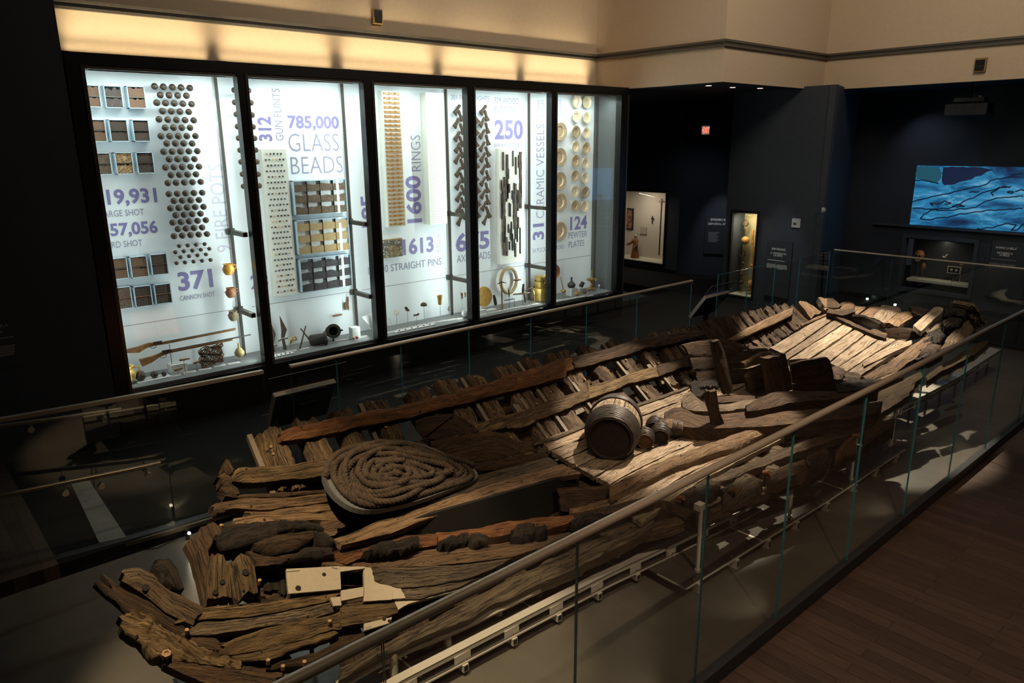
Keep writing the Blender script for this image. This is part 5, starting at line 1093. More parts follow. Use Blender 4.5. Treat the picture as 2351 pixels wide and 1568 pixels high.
# ================================================================== GLASS BARRIERS
def barrier(name, label, xs, y, zb, zt, rail_r, loc, along='x', rail=True, kerb=None, joint=.006):
    t = thing(name, label, 'glass barrier', loc); f = (lambda a0, a1, b0, b1, z0, z1: MB().bx(a0, a1, b0, b1, z0, z1)) if along == 'x' else (lambda a0, a1, b0, b1, z0, z1: MB().bx(b0, b1, a0, a1, z0, z1))
    for a, b in zip(xs, xs[1:]):
        m = f(a+joint, b-joint, y-.008, y+.008, zb, zt); m.mi = [1, 1, 0, 1, 0, 1] if along == 'x' else [1, 1, 1, 0, 1, 0]
        m.build('glass_pane', ['glass', 'edge'], t)
    if rail:
        r_, h0, h1 = rail_r, zt-.012, zt+.035; c_ = .010; pr = [(-r_, h0+c_), (-r_+c_, h0), (r_-c_, h0), (r_, h0+c_), (r_, h1-c_*1.4), (r_-c_*1.4, h1), (-r_+c_*1.4, h1), (-r_, h1-c_*1.4)]
        P3 = lambda a, q: V((a, y+q[0], q[1])) if along == 'x' else V((y+q[0], a, q[1]))
        MB().prism([P3(xs[0], q) for q in pr], P3(xs[-1], pr[0])-P3(xs[0], pr[0])).build('cap_rail', 'bronze', t, 50)
    if kerb: f(xs[0], xs[-1], y-kerb[0], y+kerb[0], kerb[1], kerb[2]).build('kerb', 'kerb', t)
    return t
t = barrier('glass_barrier', 'long tall glass barrier with bronze cap rail beside the brown wooden floor', [-1.3, .2, 1.7, 3.2, 4.7, 6.05, 7.56, 9.1, 10.62, 12.13, 13.75, 15.3, 16.9, 18.4], 2.98, .13, 2.13, .035, (8, 2.98, 0), kerb=(.045, 0, .15))
t2 = barrier('glass_barrier', 'glass barrier with bronze cap rail running below the middle of the display case', [3.98, 4.66, 5.72, 7.0, 8.35, 9.75, 11.2, 13.0], GY, .05, 1.80, .03, (8.5, GY, 0), kerb=(.05, 0, .06))
barrier('glass_barrier', 'short glass barrier in front of the tall rigging case, thin top edge', [13.97, 15.2, 16.4, 17.6, 19.2], GY, .05, 1.82, .02, (16, GY, 0), rail=False, kerb=(.05, 0, .06))
barrier('glass_barrier', 'glass barrier at the bow end in front of the skull case', [3.0, 4.5, 6.0, 7.4, 8.9], 19.3, .05, 1.84, .012, (19.3, 6, 0), along='y', kerb=(.05, 0, .08))
def left_barrier():
    t = thing('glass_barrier', 'glass barrier with bronze cap rail and round handrails beside the ramp', 'glass barrier', (1.5, 9.05, 0))
    PL = [V((-1.6, 9.45, 0)), V((.35, 9.28, 0)), V((1.55, 9.13, 0)), V((2.35, 9.05, 0)), V((3.62, 8.97, 0))]
    for a, b in zip(PL, PL[1:]):
        d = (b-a).normalized(); n = V((-d.y, d.x, 0))*.007; a2, b2 = a+d*.005, b-d*.005
        m = MB().prism([a2-n+V((0, 0, .05)), b2-n+V((0, 0, .05)), b2-n+V((0, 0, 1.80)), a2-n+V((0, 0, 1.80))], n*2); m.mi = [0, 0, 1, 1, 1, 1]; m.build('glass_pane', ['glass', 'edge'], t)
    def strip(dz0, dz1, dy0, dy1, nm, mt):
        m = MB()
        for a, b in zip(PL, PL[1:]): m.prism([a+V((0, dy0, dz0)), b+V((0, dy0, dz0)), b+V((0, dy0, dz1)), a+V((0, dy0, dz1))], (0, dy1-dy0, 0))
        m.build(nm, mt, t)
    strip(1.79, 1.835, -.03, .03, 'cap_rail', 'bronze'); strip(-.0, .06, -.06, .06, 'kerb', 'kerb'); strip(-.0, .05, -.11, -.06, 'floor_channel', 'bronze2')
    # handrails: one on the hull side of the walkway glass, one on its far side
    for pts, y, lab, kn in ((((-60, 1152), (0, 1139), (160, 1106), (300, 1078), (368, 1063)), 8.95, 'hand', ((147, 1115), (230, 1100), (338, 1075))), (((-60, 987), (0, 979), (120, 963), (220, 948), (278, 940)), 9.9, 'hand', ((68, 970), (237, 946)))):
        P = [ony(a, b, y) for a, b in pts]; m = MB().tube(P, .026, 12).build('handrail', 'bronze2', t, 50)
        for q in kn:
            p = ony(*q, y); MB().tube([p+V((0, 0, 0)), p+V((0, 0, -.06)), p+V((0, .10, -.09))], .008, 6).build('rail_arm', 'steel', m); MB().tube([p+V((0, -.02, -.09)), p+V((0, .02, -.09))], .036, 14).build('glass_clamp', 'steel', m)
MT['bronze2'] = plain('dull_brushed_steel_rail', (.22, .18, .13), .35, .8, var=.1, bump=.02)
left_barrier()
tag(MB().tube([onz(195, 1303, .012), onz(262, 1278, .012), onz(300, 1266, .012), onz(360, 1258, .012), onz(415, 1234, .012)], .006, 5).build('cable', 'black'), 'thin dark cable lying along the kerb under the ramp barrier', 'cable')
def kerb_lamp():
    p = onz(433, 1223, .12); t = thing('spotlight', 'small bright spotlight at the kerb behind the stern timbers', 'spotlight', (p.x, p.y, 0))
    MB().tube([p+V((-.03, .05, .01)), p+V((.0, .0, 0))], .022, 12).build('lamp_body', 'black', t); MB().ball(p+V((.004, -.01, -.004)), .017, 10).build('lamp_lens', emit('lamp_glow', (1, .9, .68), 90), t)
    MB().bx(p.x-.02, p.x+.02, p.y+.05, p.y+.07, 0, .14).build('lamp_bracket', 'black', t)
    spot('kerb_spot', (p.x+.01, p.y-.03, p.z), (p.x+.14, p.y-.6, -.05), 26, 75, (1, .87, .6), .6, .015); spot('kerb_spot_up', (p.x-.02, p.y+.06, p.z+.03), (p.x-.1, p.y+.7, .0), 3, 80, (1, .85, .55), .9, .02)
kerb_lamp()

# ================================================================== TOUCHSCREENS
MT['screen'] = emit('orange_screen', (1, .30, .10), 1.6); MT['screenblue'] = emit('blue_screen', (.15, .22, .75), .6); MT['bezel'] = plain('black_screen_back', (.012, .012, .013), .4, bump=.02)
def kiosk(label, c, az, w_, h, tilt, shield, scr='screen'):
    t = thing('touchscreen_kiosk', label, 'touchscreen', (c.x, c.y, 0)); A = V((math.cos(az), math.sin(az), 0)); Bk = V((-A.y, A.x, 0))   # A along the screen, Bk towards the viewers' side
    U = (V((0, 0, 1))*math.cos(tilt)-Bk*math.sin(tilt)).normalized(); c = c-U*(h/2); Nn = A.cross(U).normalized()
    P = lambda a, u, n=0: c+A*a+U*u+Nn*n
    def slab(a0, a1, u0, u1, n0, n1): return MB().prism([P(a0, u0, n0), P(a1, u0, n0), P(a1, u1, n0), P(a0, u1, n0)], Nn*(n1-n0))
    slab(-w_/2, w_/2, -h/2, h/2, -.03, .02).build('housing', 'bezel', t); slab(-w_/2-.01, w_/2+.01, h/2, h/2+.018, -.04, .035).build('top_edge', 'bronze', t)
    slab(-w_/2-.015, -w_/2, -h/2, h/2, -.04, .035).build('side_edge', 'bronze', t)
    slab(-w_*.33, w_*.46, -h*.42, h*.36, .02, .045).build('back_cover', 'black', t); slab(-w_*.1, w_*.2, -h*.42, h*.15, .045, .08).build('mount', 'black', t)
    s = slab(-w_/2+.02, -.008, -h/2+.03, h/2-.03, -.033, -.031).build('screen', scr, t); slab(.008, w_/2-.02, -h/2+.03, h/2-.03, -.033, -.031).build('screen', scr, t)
    for a in (-w_*.28, w_*.3): MB().tube([P(a-.03, h/2-.08, .03), P(a-.03, h/2-.02, .03), P(a+.03, h/2-.02, .03), P(a+.03, h/2-.08, .03)], .005, 6).build('handle', 'steel', t)
    for a, u in ((-w_*.4, h*.1), (-w_*.4, -h*.3), (w_*.12, .0), (w_*.18, .06)): MB().ball(P(a, u, .05), .007, 6).build('screw', 'steel', t)
    MB().tube([P(0, -h*.3, .03), V((c.x, c.y, .05))], .06, 12).build('pedestal', 'black', t); MB().bx(c.x-.2, c.x+.2, c.y-.2, c.y+.2, .055, .075).build('foot_plate', 'black', t)
    a0, a1, u0, u1 = shield; m = MB().prism([P(a0, u0, -.07), P(a1, u0, -.07), P(a1, u1, -.07), P(a0, u1, -.07)], Nn*.008); m.mi = [0, 0, 1, 1, 1, 1]; m.build('acrylic_shield', ['acryl', 'acryledge'], t)
ka, kb = ony(630, 905, 9.25), ony(768, 880, 9.25)
kiosk('black touchscreen stand seen from behind, between the two glass barriers by the case', (ka+kb)/2, 0, kb.x-ka.x, .66, R(30), (-.55, .62, -.1, .62))
ka, kb = ony(1619, 683, 9.25), ony(1673, 671, 9.25)
kiosk('black touchscreen stand seen from behind, at the far gap in the barrier', (ka+kb)/2, 0, kb.x-ka.x, .64, R(36), (-.42, .62, -.25, .60), 'screenblue')

# ================================================================== EXHIBITS BEYOND
MT['panelgrey'] = plain('grey_text_panel', (.030, .034, .040), .6, var=.04, bump=0); MT['paleink'] = plain('pale_lettering', (.75, .75, .73), .6, bump=0); MT['inkdim'] = plain('grey_lettering', (.26, .25, .24), .6, bump=0)
MT['olive'] = plain('olive_case_lining', (.30, .25, .13), .7, var=.04, bump=.02); MT['sand'] = plain('pale_sand_wall', (.52, .46, .38), .7, var=.04, bump=.02); MT['shelfw'] = plain('cream_shelf', (.66, .62, .5), .6, var=.03, bump=0)
def alcove(name, label, X, yz, depth, back, floor, lamp, w_=30, col=(1, .88, .70)):
    y0, y1, z0, z1 = yz; t = thing(name, label, 'display case', (X+depth/2, (y0+y1)/2, z0)); e = .02
    MB().bx(X+depth-.03, X+depth, y0, y1, z0, z1).build('back_wall_panel', back, t); MB().bx(X+.02, X+depth-.03, y0, y1, z0, z0+e).build('shelf', floor, t); MB().bx(X+.02, X+depth-.03, y0, y1, z1-e, z1).build('top_board', 'navy', t)
    MB().bx(X+.02, X+depth-.03, y0, y0+e, z0+e, z1-e).build('side_board', back, t); MB().bx(X+.02, X+depth-.03, y1-e, y1, z0+e, z1-e).build('side_board', back if back == 'sand' else 'navy2', t)
    MB().bx(X+.0, X+.012, y0+e, y1-e, z0+e, z1-e).build('glass_pane', 'caseglass', t); fr = MB()
    for b in ((y0-.06, y0, z0-.06, z1+.06), (y1, y1+.06, z0-.06, z1+.06), (y0, y1, z0-.06, z0), (y0, y1, z1, z1+.06)): fr.bx(X-.03, X-.002, b[0], b[1], b[2], b[3])
    fr.build('frame', 'black', t); area(name+'_strip', (X+.10, (y0+y1)/2, z1-.05), (X+depth*.7, (y0+y1)/2, z0), lamp, .06, (y1-y0)*.8, col); return t
alcove('wall_case', 'square lit wall case with a robed figure, tapestry and crosses', 22.0, ALC, .9, 'sand', 'shelfw', 44)
def tall():
    y0, y1, z0, z1 = TAL
    alcove('wall_case', 'tall narrow lit wall case with ship rigging fittings', 19.0, TAL, .62, 'olive', 'shelfw', 24, col=(1, .90, .62))
    X = 19.36; o = lambda q: onx(*q, X)
    def it(nm, lab, cat, mb, mat, sm=50): ob = mb.build(nm, mat, None, sm); origin(ob, sum((v.co for v in ob.data.vertices), V((0, 0, 0)))/len(ob.data.vertices)); return tag(ob, lab, cat)
    ring = lambda q, r, rr: MB().tube([o(q)+V((0, r*math.cos(a), r*math.sin(a))) for a in [2*math.pi*k/20 for k in range(21)]], rr, 7, False)
    m = ring((1712, 512), .085, .02); p = o((1710, 525)); m.tube([p, p+V((0, 0, -.32))], .025, 8); it('iron_strap', 'black iron eye strap hanging above the round wooden block', 'rigging fitting', m, 'iron')
    m = MB().ball(o((1711, 552)), .12, 18); it('wooden_block', 'round orange-brown wooden block in the tall rigging case', 'rigging block', m, 'bone')
    m = ring((1704, 582), .10, .018); p = o((1703, 593)); m.tube([p, p+V((0, .0, -.34))], .035, 8); m.tube([p+V((0, 0, -.1)), p+V((0, -.09, -.14)), p+V((0, -.06, -.24))], .014, 6); it('iron_shackle', 'black iron ring and shackle below the round wooden block', 'rigging fitting', m, 'iron')
    for q, r, lab in (((1702, 630), .055, 'small dark ball fitting under the iron shackle'), ((1702, 648), .07, 'brown pear-shaped fitting near the foot of the rigging case')):
        it('rigging_ball', lab, 'rigging fitting', MB().ball(o(q), r, 14), 'rust'); 
    m = MB().ball(o((1722, 655)), .15, 18, 1.15); it('wooden_deadeye', 'large brown wooden deadeye resting low in the rigging case', 'rigging block', m, 'bone')
    p, q = o((1729, 527)), o((1727, 605)); m = MB().tube([p, p.lerp(q, .3)+V((0, .02, 0)), p.lerp(q, .6), q], [.03, .045, .035, .03], 8); it('rope_end', 'knotted brown rope end beside the wooden block', 'rope', m, 'bone')
    m = MB().ball(o((1726, 610)), .05, 12); it('wooden_ball', 'small brown wooden ball under the knotted rope end', 'rigging fitting', m, 'bone')
tall()
def monk_case():
    X = 22.55; o = lambda q, x=X: onx(*q, x)
    # tapestry with a dark frame
    a, b = o((1420, 476), 22.84), o((1453, 528), 22.84)
    t = thing('framed_tapestry', 'framed red and brown patterned hanging behind the robed figure', 'picture', (22.84, (a.y+b.y)/2, b.z)); y0, y1, z0, z1 = b.y, a.y+.25, b.z, a.z
    MB().bx(22.82, 22.865, y0, y1, z0, z1).build('frame', 'black', t); MB().bx(22.815, 22.822, y0+.05, y1-.05, z0+.05, z1-.05).build('picture_sheet', speckle('red_brown_pattern', [(.2, (.09, .035, .025)), (.5, (.22, .08, .045)), (.8, (.35, .2, .12))], 14), t)
    # cross, card, staff
    c = o((1498, 504), 22.84); m = MB().bx(22.82, 22.84, c.y-.015, c.y+.015, c.z-.16, c.z+.14).bx(22.82, 22.84, c.y-.075, c.y+.075, c.z+.03, c.z+.055); ob = m.build('iron_cross', 'iron'); origin(ob, c); tag(ob, 'small black iron cross on the sand-coloured back wall', 'cross')
    c = o((1477, 529), 22.84); ob = MB().bx(22.82, 22.84, c.y-.16, c.y+.16, c.z-.14, c.z+.14).build('small_card', plain('small_pale_print', (.40, .34, .27), .6, var=.15)); origin(ob, c); tag(ob, 'small square pale print beside the iron cross', 'card')
    a, b = o((1519, 470), 22.4), o((1513, 586), 22.4); t = thing('processional_staff', 'tall black staff topped by a brown crucifix figure', 'crucifix', (22.4, b.y, b.z))
    MB().tube([b, V((22.4, a.y, a.z-.05))], .022, 8).build('staff', 'black', t); p = V((22.4, a.y, a.z)); m = MB().bx(22.38, 22.41, p.y-.03, p.y+.03, p.z-.2, p.z+.22).bx(22.38, 22.41, p.y-.13, p.y+.13, p.z+.08, p.z+.13); m.build('crucifix', 'bone', t); MB().ball(p+V((-.03, 0, .12)), .03, 10).tube([p+V((-.03, -.11, .14)), p+V((-.03, 0, .07)), p+V((-.03, .11, .14))], .015, 6).tube([p+V((-.03, 0, .1)), p+V((-.03, 0, -.16))], [.03, .018], 8).build('carved_figure', 'sand', t)
    # robed figure (statuette): one continuous body with robe
    f = o((1458, 577), 22.4); z0 = ALC[2]+.02; top = o((1458, 538), 22.4).z; H = top-z0
    t = thing('statuette', 'small carved friar statuette in a brown robe with one arm raised', 'statuette', (22.4, f.y, z0)); T = Matrix.Translation((22.4, f.y, z0))
    k = H/1.0; pr = [(.20, 0), (.205, .03), (.16, .25), (.12, .48), (.105, .56), (.135, .70), (.13, .78), (.06, .83), (.045, .86)]
    robe = plain('rust_brown_robe', (.23, .085, .03), .7, var=.25, bump=.1)
    MB().lathe([(r*k, z*k) for r, z in pr], 20, T @ Matrix.Scale(.75, 4, (1, 0, 0))).build('robe', robe, t, 60)
    skin = plain('carved_skin', (.42, .26, .16), .6, bump=0); hc = V((22.4, f.y, z0+.92*k)); MB().ball(hc, .065*k, 14, 1.25).ball(hc+V((-.06*k, 0, -.005)), .014*k, 6).build('head', skin, t, 60)
    MB().ball(hc+V((.012, 0, .03*k)), .064*k, 12, .9).build('hair', plain('grey_hair', (.42, .38, .33), .8, bump=0), t, 60)
    sh = z0+.74*k
    MB().tube([V((22.4, f.y+.10*k, sh)), V((22.36, f.y+.24*k, z0+.60*k)), V((22.3, f.y+.36*k, z0+.56*k))], [.06*k, .05*k, .055*k], 10).build('sleeve', robe, t, 60); MB().tube([V((22.4, f.y-.10*k, sh)), V((22.33, f.y-.16*k, z0+.58*k)), V((22.28, f.y-.10*k, z0+.52*k))], [.06*k, .05*k, .05*k], 10).build('sleeve', robe, t, 60)
    for p in (V((22.28, f.y+.40*k, z0+.55*k)), V((22.26, f.y-.07*k, z0+.50*k))): MB().ball(p, .03*k, 8).build('hand', skin, t, 60)
monk_case()
def text_panel(name, label, X, tl, br, lines, th=.04, n=(0, 1, 0)):
    """flat grey board standing off a wall of constant X"""
    a, b = onx(*tl, X-th), onx(*br, X-th); y0, y1, z0, z1 = b.y, a.y, b.z, a.z
    t = thing(name, label, 'wall panel', (X-th/2, (y0+y1)/2, z0)); MB().bx(X-th, X, y0, y1, z0, z1).build('board', 'panelgrey', t)
    for body, p, q, h, mt in lines:
        P, Q = onx(*p, X-th-.002), onx(*q, X-th-.002); Q = V((P.x, Q.y, P.z)); s = onx(p[0], p[1]-h, X-th).z-P.z
        if body: lettering('lettering', body, P, Q, s, mt, (0, 0, 1), .01, .002, t)
        else: MB().bx(X-th-.004, X-th-.001, Q.y, P.y, P.z, P.z+s).build('rule_line', mt, t)
    return t
def smalltext(t, X, tl, br, n, mat):
    a, b = onx(*tl, X), onx(*br, X); rd = random.Random(int(tl[0])); m = MB()
    for i in range(n):
        z = a.z-(a.z-b.z)*(i+.5)/n; y = a.y
        while y > b.y+.02:
            w_ = rd.uniform(.02, .07); y2 = max(b.y, y-w_)
            if i < n-1 or y > (a.y+b.y)/2: m.bx(X-.003, X-.001, y2, y, z-(a.z-b.z)/n*.3, z+(a.z-b.z)/n*.25)
            y = y2-.014
    m.build('small_print', mat, t)
t = text_panel('wall_panel', 'grey wall panel about ship rigging beside the tall case', 19.0, (1763, 550), (1808, 688), [('SHIP RIGGING', (1772, 573), (1803, 577), 5, 'paleink'), ('EL APAREJO DE', (1769, 583), (1805, 587), 5, 'paleink'), ('LA NAVE', (1776, 588), (1796, 591), 5, 'paleink'), ('', (1762, 596), (1801, 601), 1, 'paleink')])
smalltext(t, 18.958, (1761, 604), (1783, 617), 7, 'paleink'); smalltext(t, 18.958, (1785, 607), (1806, 621), 8, 'paleink')
MB().bx(18.96, 18.999, onx(1806, 690, 18.98).y, onx(1756, 680, 18.98).y, .30, .42).build('panel_foot', 'black', t)
t = text_panel('wall_panel', 'grey wall panel about saving the ship beside the skull case', 22.6, (2280, 552), (2345, 690), [('SAVING LA BELLE', (2286, 570), (2334, 573), 5, 'paleink'), ('SALVANDO A', (2289, 582), (2325, 585), 5, 'paleink'), ('LA BELLE', (2295, 587), (2317, 590), 5, 'paleink'), ('', (2275, 594), (2333, 598), 1, 'inkdim')])
smalltext(t, 22.555, (2272, 602), (2297, 616), 6, 'inkdim'); smalltext(t, 22.555, (2301, 605), (2330, 620), 6, 'inkdim')
def spanish():
    p, q = V((22.15, 15.86, 0)), V((24.2, 12.3, 0)); d = (q-p).normalized(); n = V((d.y, -d.x, 0)); n = n if n.dot(CAM-p) > 0 else -n; B = p+n*.05
    W = lambda x, y, off=0: onplane(x, y, B+n*off, n)
    a, b = W(1621, 493), W(1690, 585); t = thing('wall_panel', 'dark wall panel with a bright Spanish title half hidden by the corner', 'wall panel', (a+b)/2*1.0)
    a2, c2 = V((a.x, a.y, b.z)), V((b.x, b.y, a.z)); MB().prism([a2, V((b.x, b.y, b.z)), c2, a], -n*.05).build('board', 'panelgrey', t)
    for body, P, Q, h in (('SPANISH IN NAME', (1631, 507), (1690, 511), 6), ('ESPAÑOL SÓLO', (1626, 516), (1677, 520), 6)): 
        A, Bq = W(*P, .003), W(*Q, .003); lettering('lettering', body, A, V((Bq.x, Bq.y, A.z)), W(P[0], P[1]-h, .003).z-A.z, 'paleink', (0, 0, 1), .03, .001, t)
    m = MB()
    for i in range(9):
        A, Bq = W(1626, 534+i*2.7, .003), W(1651-3*(i % 3), 535+i*2.7, .003); hgt = V((0, 0, .022)); m.prism([A, V((Bq.x, Bq.y, A.z)), V((Bq.x, Bq.y, A.z))+hgt, A+hgt], n*.002)
    m.build('small_print', 'inkdim', t)
    spot('panel_spot', tuple((a+b)/2+n*1.6+V((0, 0, 3.0))), tuple((a+b)/2+V((0, 0, -.1))), 150, 40, (.85, .9, 1), .8)
spanish()
spot('rigging_panel_spot', (17.2, 10.4, 5.4), (19.0, onx(1790, 600, 19).y, 1.5), 150, 26, (.85, .9, 1), .9)
spot('saving_panel_spot', (21.3, 4.9, 5.7), (22.6, 6.0, 1.6), 150, 40, (.85, .9, 1), .9)
def skull_case():
    y0, y1, z0, z1 = SKU; X = 22.6; t = thing('wall_case', 'wide dim wall case under the blue screen holding a skull', 'display case', (X+.3, (y0+y1)/2, z0)); e = .03
    MB().bx(X+.55, X+.6, y0, y1, z0, z1).build('back_wall_panel', 'navy2', t)
    MB().bx(X+.02, X+.55, y0, y1, z1-e, z1).build('top_board', 'navy', t); fr = MB()
    for b in ((y0-.1, y0, z0-.1, z1+.1), (y1, y1+.1, z0-.1, z1+.1), (y0, y1, z1, z1+.1), (y0, y1, z0-.1, z0)): fr.bx(X-.08, X-.002, *b)
    fr.build('frame', 'navy2', t); MB().bx(X-.02, X-.008, y0, y1, z0, z1).build('glass_pane', 'caseglass', t)
    s = onx(2080, 637, X-.02); e2 = onx(2225, 662, X-.02); MB().bx(X+.03, X+.5, e2.y, s.y, s.z-.09, s.z-.02).build('shelf', 'shelfw', t); zs = s.z-.02
    area('skull_case_strip', (X+.2, (y0+y1)/2, z1-.06), (X+.25, (y0+y1)/2, z0), 3.2, .05, (y1-y0)*.8, (1, .85, .6))
    c = onx(2111, 585, X+.25); t = thing('skull', 'brown human skull on a stand in the dim case', 'skull', c); bone = plain('brown_skull_bone', (.30, .13, .05), .5, var=.25, bump=.1)
    MB().ball(c, .13, 18, 1.1).ball(c+V((-.06, 0, -.13)), .075, 12, .9).build('cranium', bone, t, 60)
    for s_ in (-1, 1): MB().ball(c+V((-.115, s_*.048, -.02)), .03, 10).build('eye_socket', 'hole', t)
    MB().ball(c+V((-.128, 0, -.08)), .018, 8).build('nose_opening', 'hole', t); MB().bx(c.x-.14, c.x-.12, c.y-.045, c.y+.045, c.z-.165, c.z-.135).build('teeth', 'sand', t); MB().tube([c+V((0, 0, -.15)), V((c.x, c.y, zs))], .012, 6).build('stand_rod', 'steel', t)
    def small(nm, q, lab, cat, mb, mat): o = mb.build(nm, mat, None, 50); tag(o, lab, cat); return o
    c = onx(2120, 612, X+.25); small('bone_fragment', c, 'small brown bone fragment below the skull', 'bone', MB().ball(c, .07, 10, 1.6).tube([c, V((c.x, c.y, zs))], .008, 5), bone)
    c = onx(2170, 587, X+.3); small('bone_hook', c, 'small pale curved bone fixed at the middle of the dim case', 'bone', MB().tube([c+V((0, .06, -.03)), c+V((0, 0, -.05)), c+V((0, -.05, .04))], .02, 7), 'sand')
    c = onx(2209, 605, X+.33); small('bone_lump', c, 'rounded pale bone above the framed picture', 'bone', MB().ball(c, .07, 12, .8).tube([c, V((c.x, c.y, zs+.003))], .008, 5), 'sand')
    c = onx(2190, 620, X+.2); t = thing('framed_picture', 'small framed picture of two faces standing in the dim case', 'picture', (c.x, c.y, zs)); MB().bx(c.x, c.x+.03, c.y-.17, c.y+.17, c.z-.10, c.z+.10).build('frame', 'sand', t); MB().bx(c.x-.004, c.x, c.y-.14, c.y+.14, c.z-.075, c.z+.075).build('picture_sheet', 'black', t)
    for s_ in (-.06, .06): MB().lathe([(.04, 0), (.03, .005), (0, .006)], 12, Matrix.Translation((c.x-.004, c.y+s_, c.z)) @ Matrix.Rotation(R(-90), 4, 'Y')).build('face', 'sand', t)
    MB().tube([(c.x+.05, c.y, c.z), (c.x+.05, c.y, zs)], .008, 5).build('stand_rod', 'steel', t)
skull_case()
def big_screen():
    X = 22.6; a, b = onx(2106, 380, X-.03), onx(2087, 515, X-.03); y1, y0, z0, z1 = a.y, 4.0, b.z, a.z
    m, nt, bs = newmat('blue_sea_picture'); L = nt.links.new; tc = N(nt, 'ShaderNodeTexCoord'); mp = N(nt, 'ShaderNodeMapping'); mp.inputs['Rotation'].default_value = (R(18), 0, 0); mp.inputs['Scale'].default_value = (1, .55, 1.7); L(tc.outputs['Object'], mp.inputs[0])
    nz = N(nt, 'ShaderNodeTexNoise', Scale=1.5, Detail=8, Roughness=.62, Distortion=.6); L(mp.outputs[0], nz.inputs['Vector'])
    c = ramp(nt, nz.outputs[0], [(.30, (.006, .014, .05)), (.42, (.010, .08, .20)), (.54, (.03, .24, .46)), (.68, (.22, .50, .66))]); L(c, bs.inputs['Emission Color']); bs.inputs['Emission Strength'].default_value = .85; bs.inputs['Base Color'].default_value = (0, 0, 0, 1)
    t = thing('video_screen', 'wide glowing blue screen with sea and map outlines on the dark wall', 'screen', (X-.02, (y0+y1)/2, z0)); MB().bx(X-.03, X-.002, y0, y1, z0, z1).build('picture_sheet', m, t)
    MB().bx(X-.10, X-.002, y0, y1+1.0, z0-.07, z0-.02).build('ledge_line', 'navy2', t); blk = emit('dark_map_line', (.004, .012, .03), .6)
    K = cr((1850, 180), 2.7505)
    for ln in (((672, 778), (760, 755), (860, 735), (950, 712), (1060, 690), (1140, 672), (1160, 645), (1230, 635), (1290, 615), (1378, 600)), ((670, 820), (780, 825), (900, 822), (960, 800), (1000, 775), (1080, 745), (1120, 720), (1230, 690), (1300, 685)), ((720, 885), (760, 850), (810, 825), (850, 838), (940, 828), (1080, 815), (1110, 790), (1180, 760), (1300, 745), (1378, 748)), ((720, 885), (760, 895), (860, 880), (1000, 855), (1150, 835), (1290, 825), (1378, 822)), ((1080, 950), (1180, 940), (1260, 920), (1330, 925), (1290, 965), (1330, 960), (1378, 915)), ((780, 790), (810, 800), (800, 785), (850, 790), (880, 775), (915, 790), (880, 795)), ((920, 810), (960, 795), (1000, 808), (950, 815)), ((1030, 720), (1060, 715), (1095, 718)), ((1180, 740), (1170, 720), (1210, 705), (1250, 680), (1290, 690)), ((1275, 718), (1290, 712), (1310, 718), (1295, 726), (1275, 718)), ((1320, 715), (1350, 700), (1378, 710)), ((690, 645), (730, 640), (780, 652), (840, 665))):
        P = resamp([onx(*K(*q), X-.033) for q in ln], 60); P = [(P[max(i-1, 0)]+p*2+P[min(i+1, 60)])/4+V((0, noise.noise(p*7)*.035, noise.noise(p*7+V((9, 0, 0)))*.035)) for i, p in enumerate(P)]; MB().tube(P, .018, 5).build('map_line', blk, t)
    pt = [(700, 560), (760, 552), (840, 560), (862, 600), (850, 640), (830, 662), (770, 650), (695, 635)]; Q = resamp([onx(*K(*q), X-.031) for q in pt+pt[:1]], 40)[:-1]; MB().prism([p+V((0, noise.noise(p*9)*.05, noise.noise(p*9+V((5, 0, 0)))*.05)) for p in Q], (-.002, 0, 0)).build('island_patch', emit('teal_island', (.02, .11, .16), .55), t)
    pt = [(866, 560), (1000, 561), (1190, 566), (1130, 600), (1040, 640), (930, 668), (852, 668), (860, 610)]; Q = resamp([onx(*K(*q), X-.030) for q in pt+pt[:1]], 50)[:-1]; MB().prism([p+V((0, noise.noise(p*6)*.06, noise.noise(p*6+V((5, 0, 0)))*.06)) for p in Q], (-.001, 0, 0)).build('deep_water_patch', emit('deep_blue', (.008, .016, .05), .6), t)
big_screen()
area('screen_glow', (22.3, 6.5, 3.1), (20.9, 9.6, 3.0), 14, 2.4, 1.2, (.15, .5, 1))
def projector():
    a, b = onx(2178, 237, 20.9), onx(2270, 264, 20.9); yc, zc = (a.y+b.y)/2, (a.z+b.z)/2; w_ = abs(a.y-b.y)
    t = thing('projector', 'black ceiling projector on a pole below the cream wall', 'projector', (20.9, yc, zc)); MB().bx(20.7, 21.2, yc-w_/2, yc+w_/2, zc-.14, zc+.12).build('body', 'bezel', t)
    for i in range(3): MB().bx(20.69, 20.70, yc+w_/2-.06-.2*(i+1), yc+w_/2-.1-.2*i, zc-.10, zc+.07).build('vent_grille', 'black', t)
    MB().bx(20.75, 21.1, yc-.35, yc+.3, zc+.17, zc+.26).build('mount', 'black', t); MB().tube([(20.95, yc, zc+.12), (20.95, yc, 5.96)], .03, 8).build('pole', 'black', t); MB().ball((20.74, yc-.28, zc+.28), .05, 8).build('swivel', 'steel', t)
    for s_ in (-.25, .2): MB().tube([(20.95, yc+s_, zc+.1), (20.95, yc+s_, zc+.2)], .015, 6).build('bracket_rod', 'black', t)
projector()
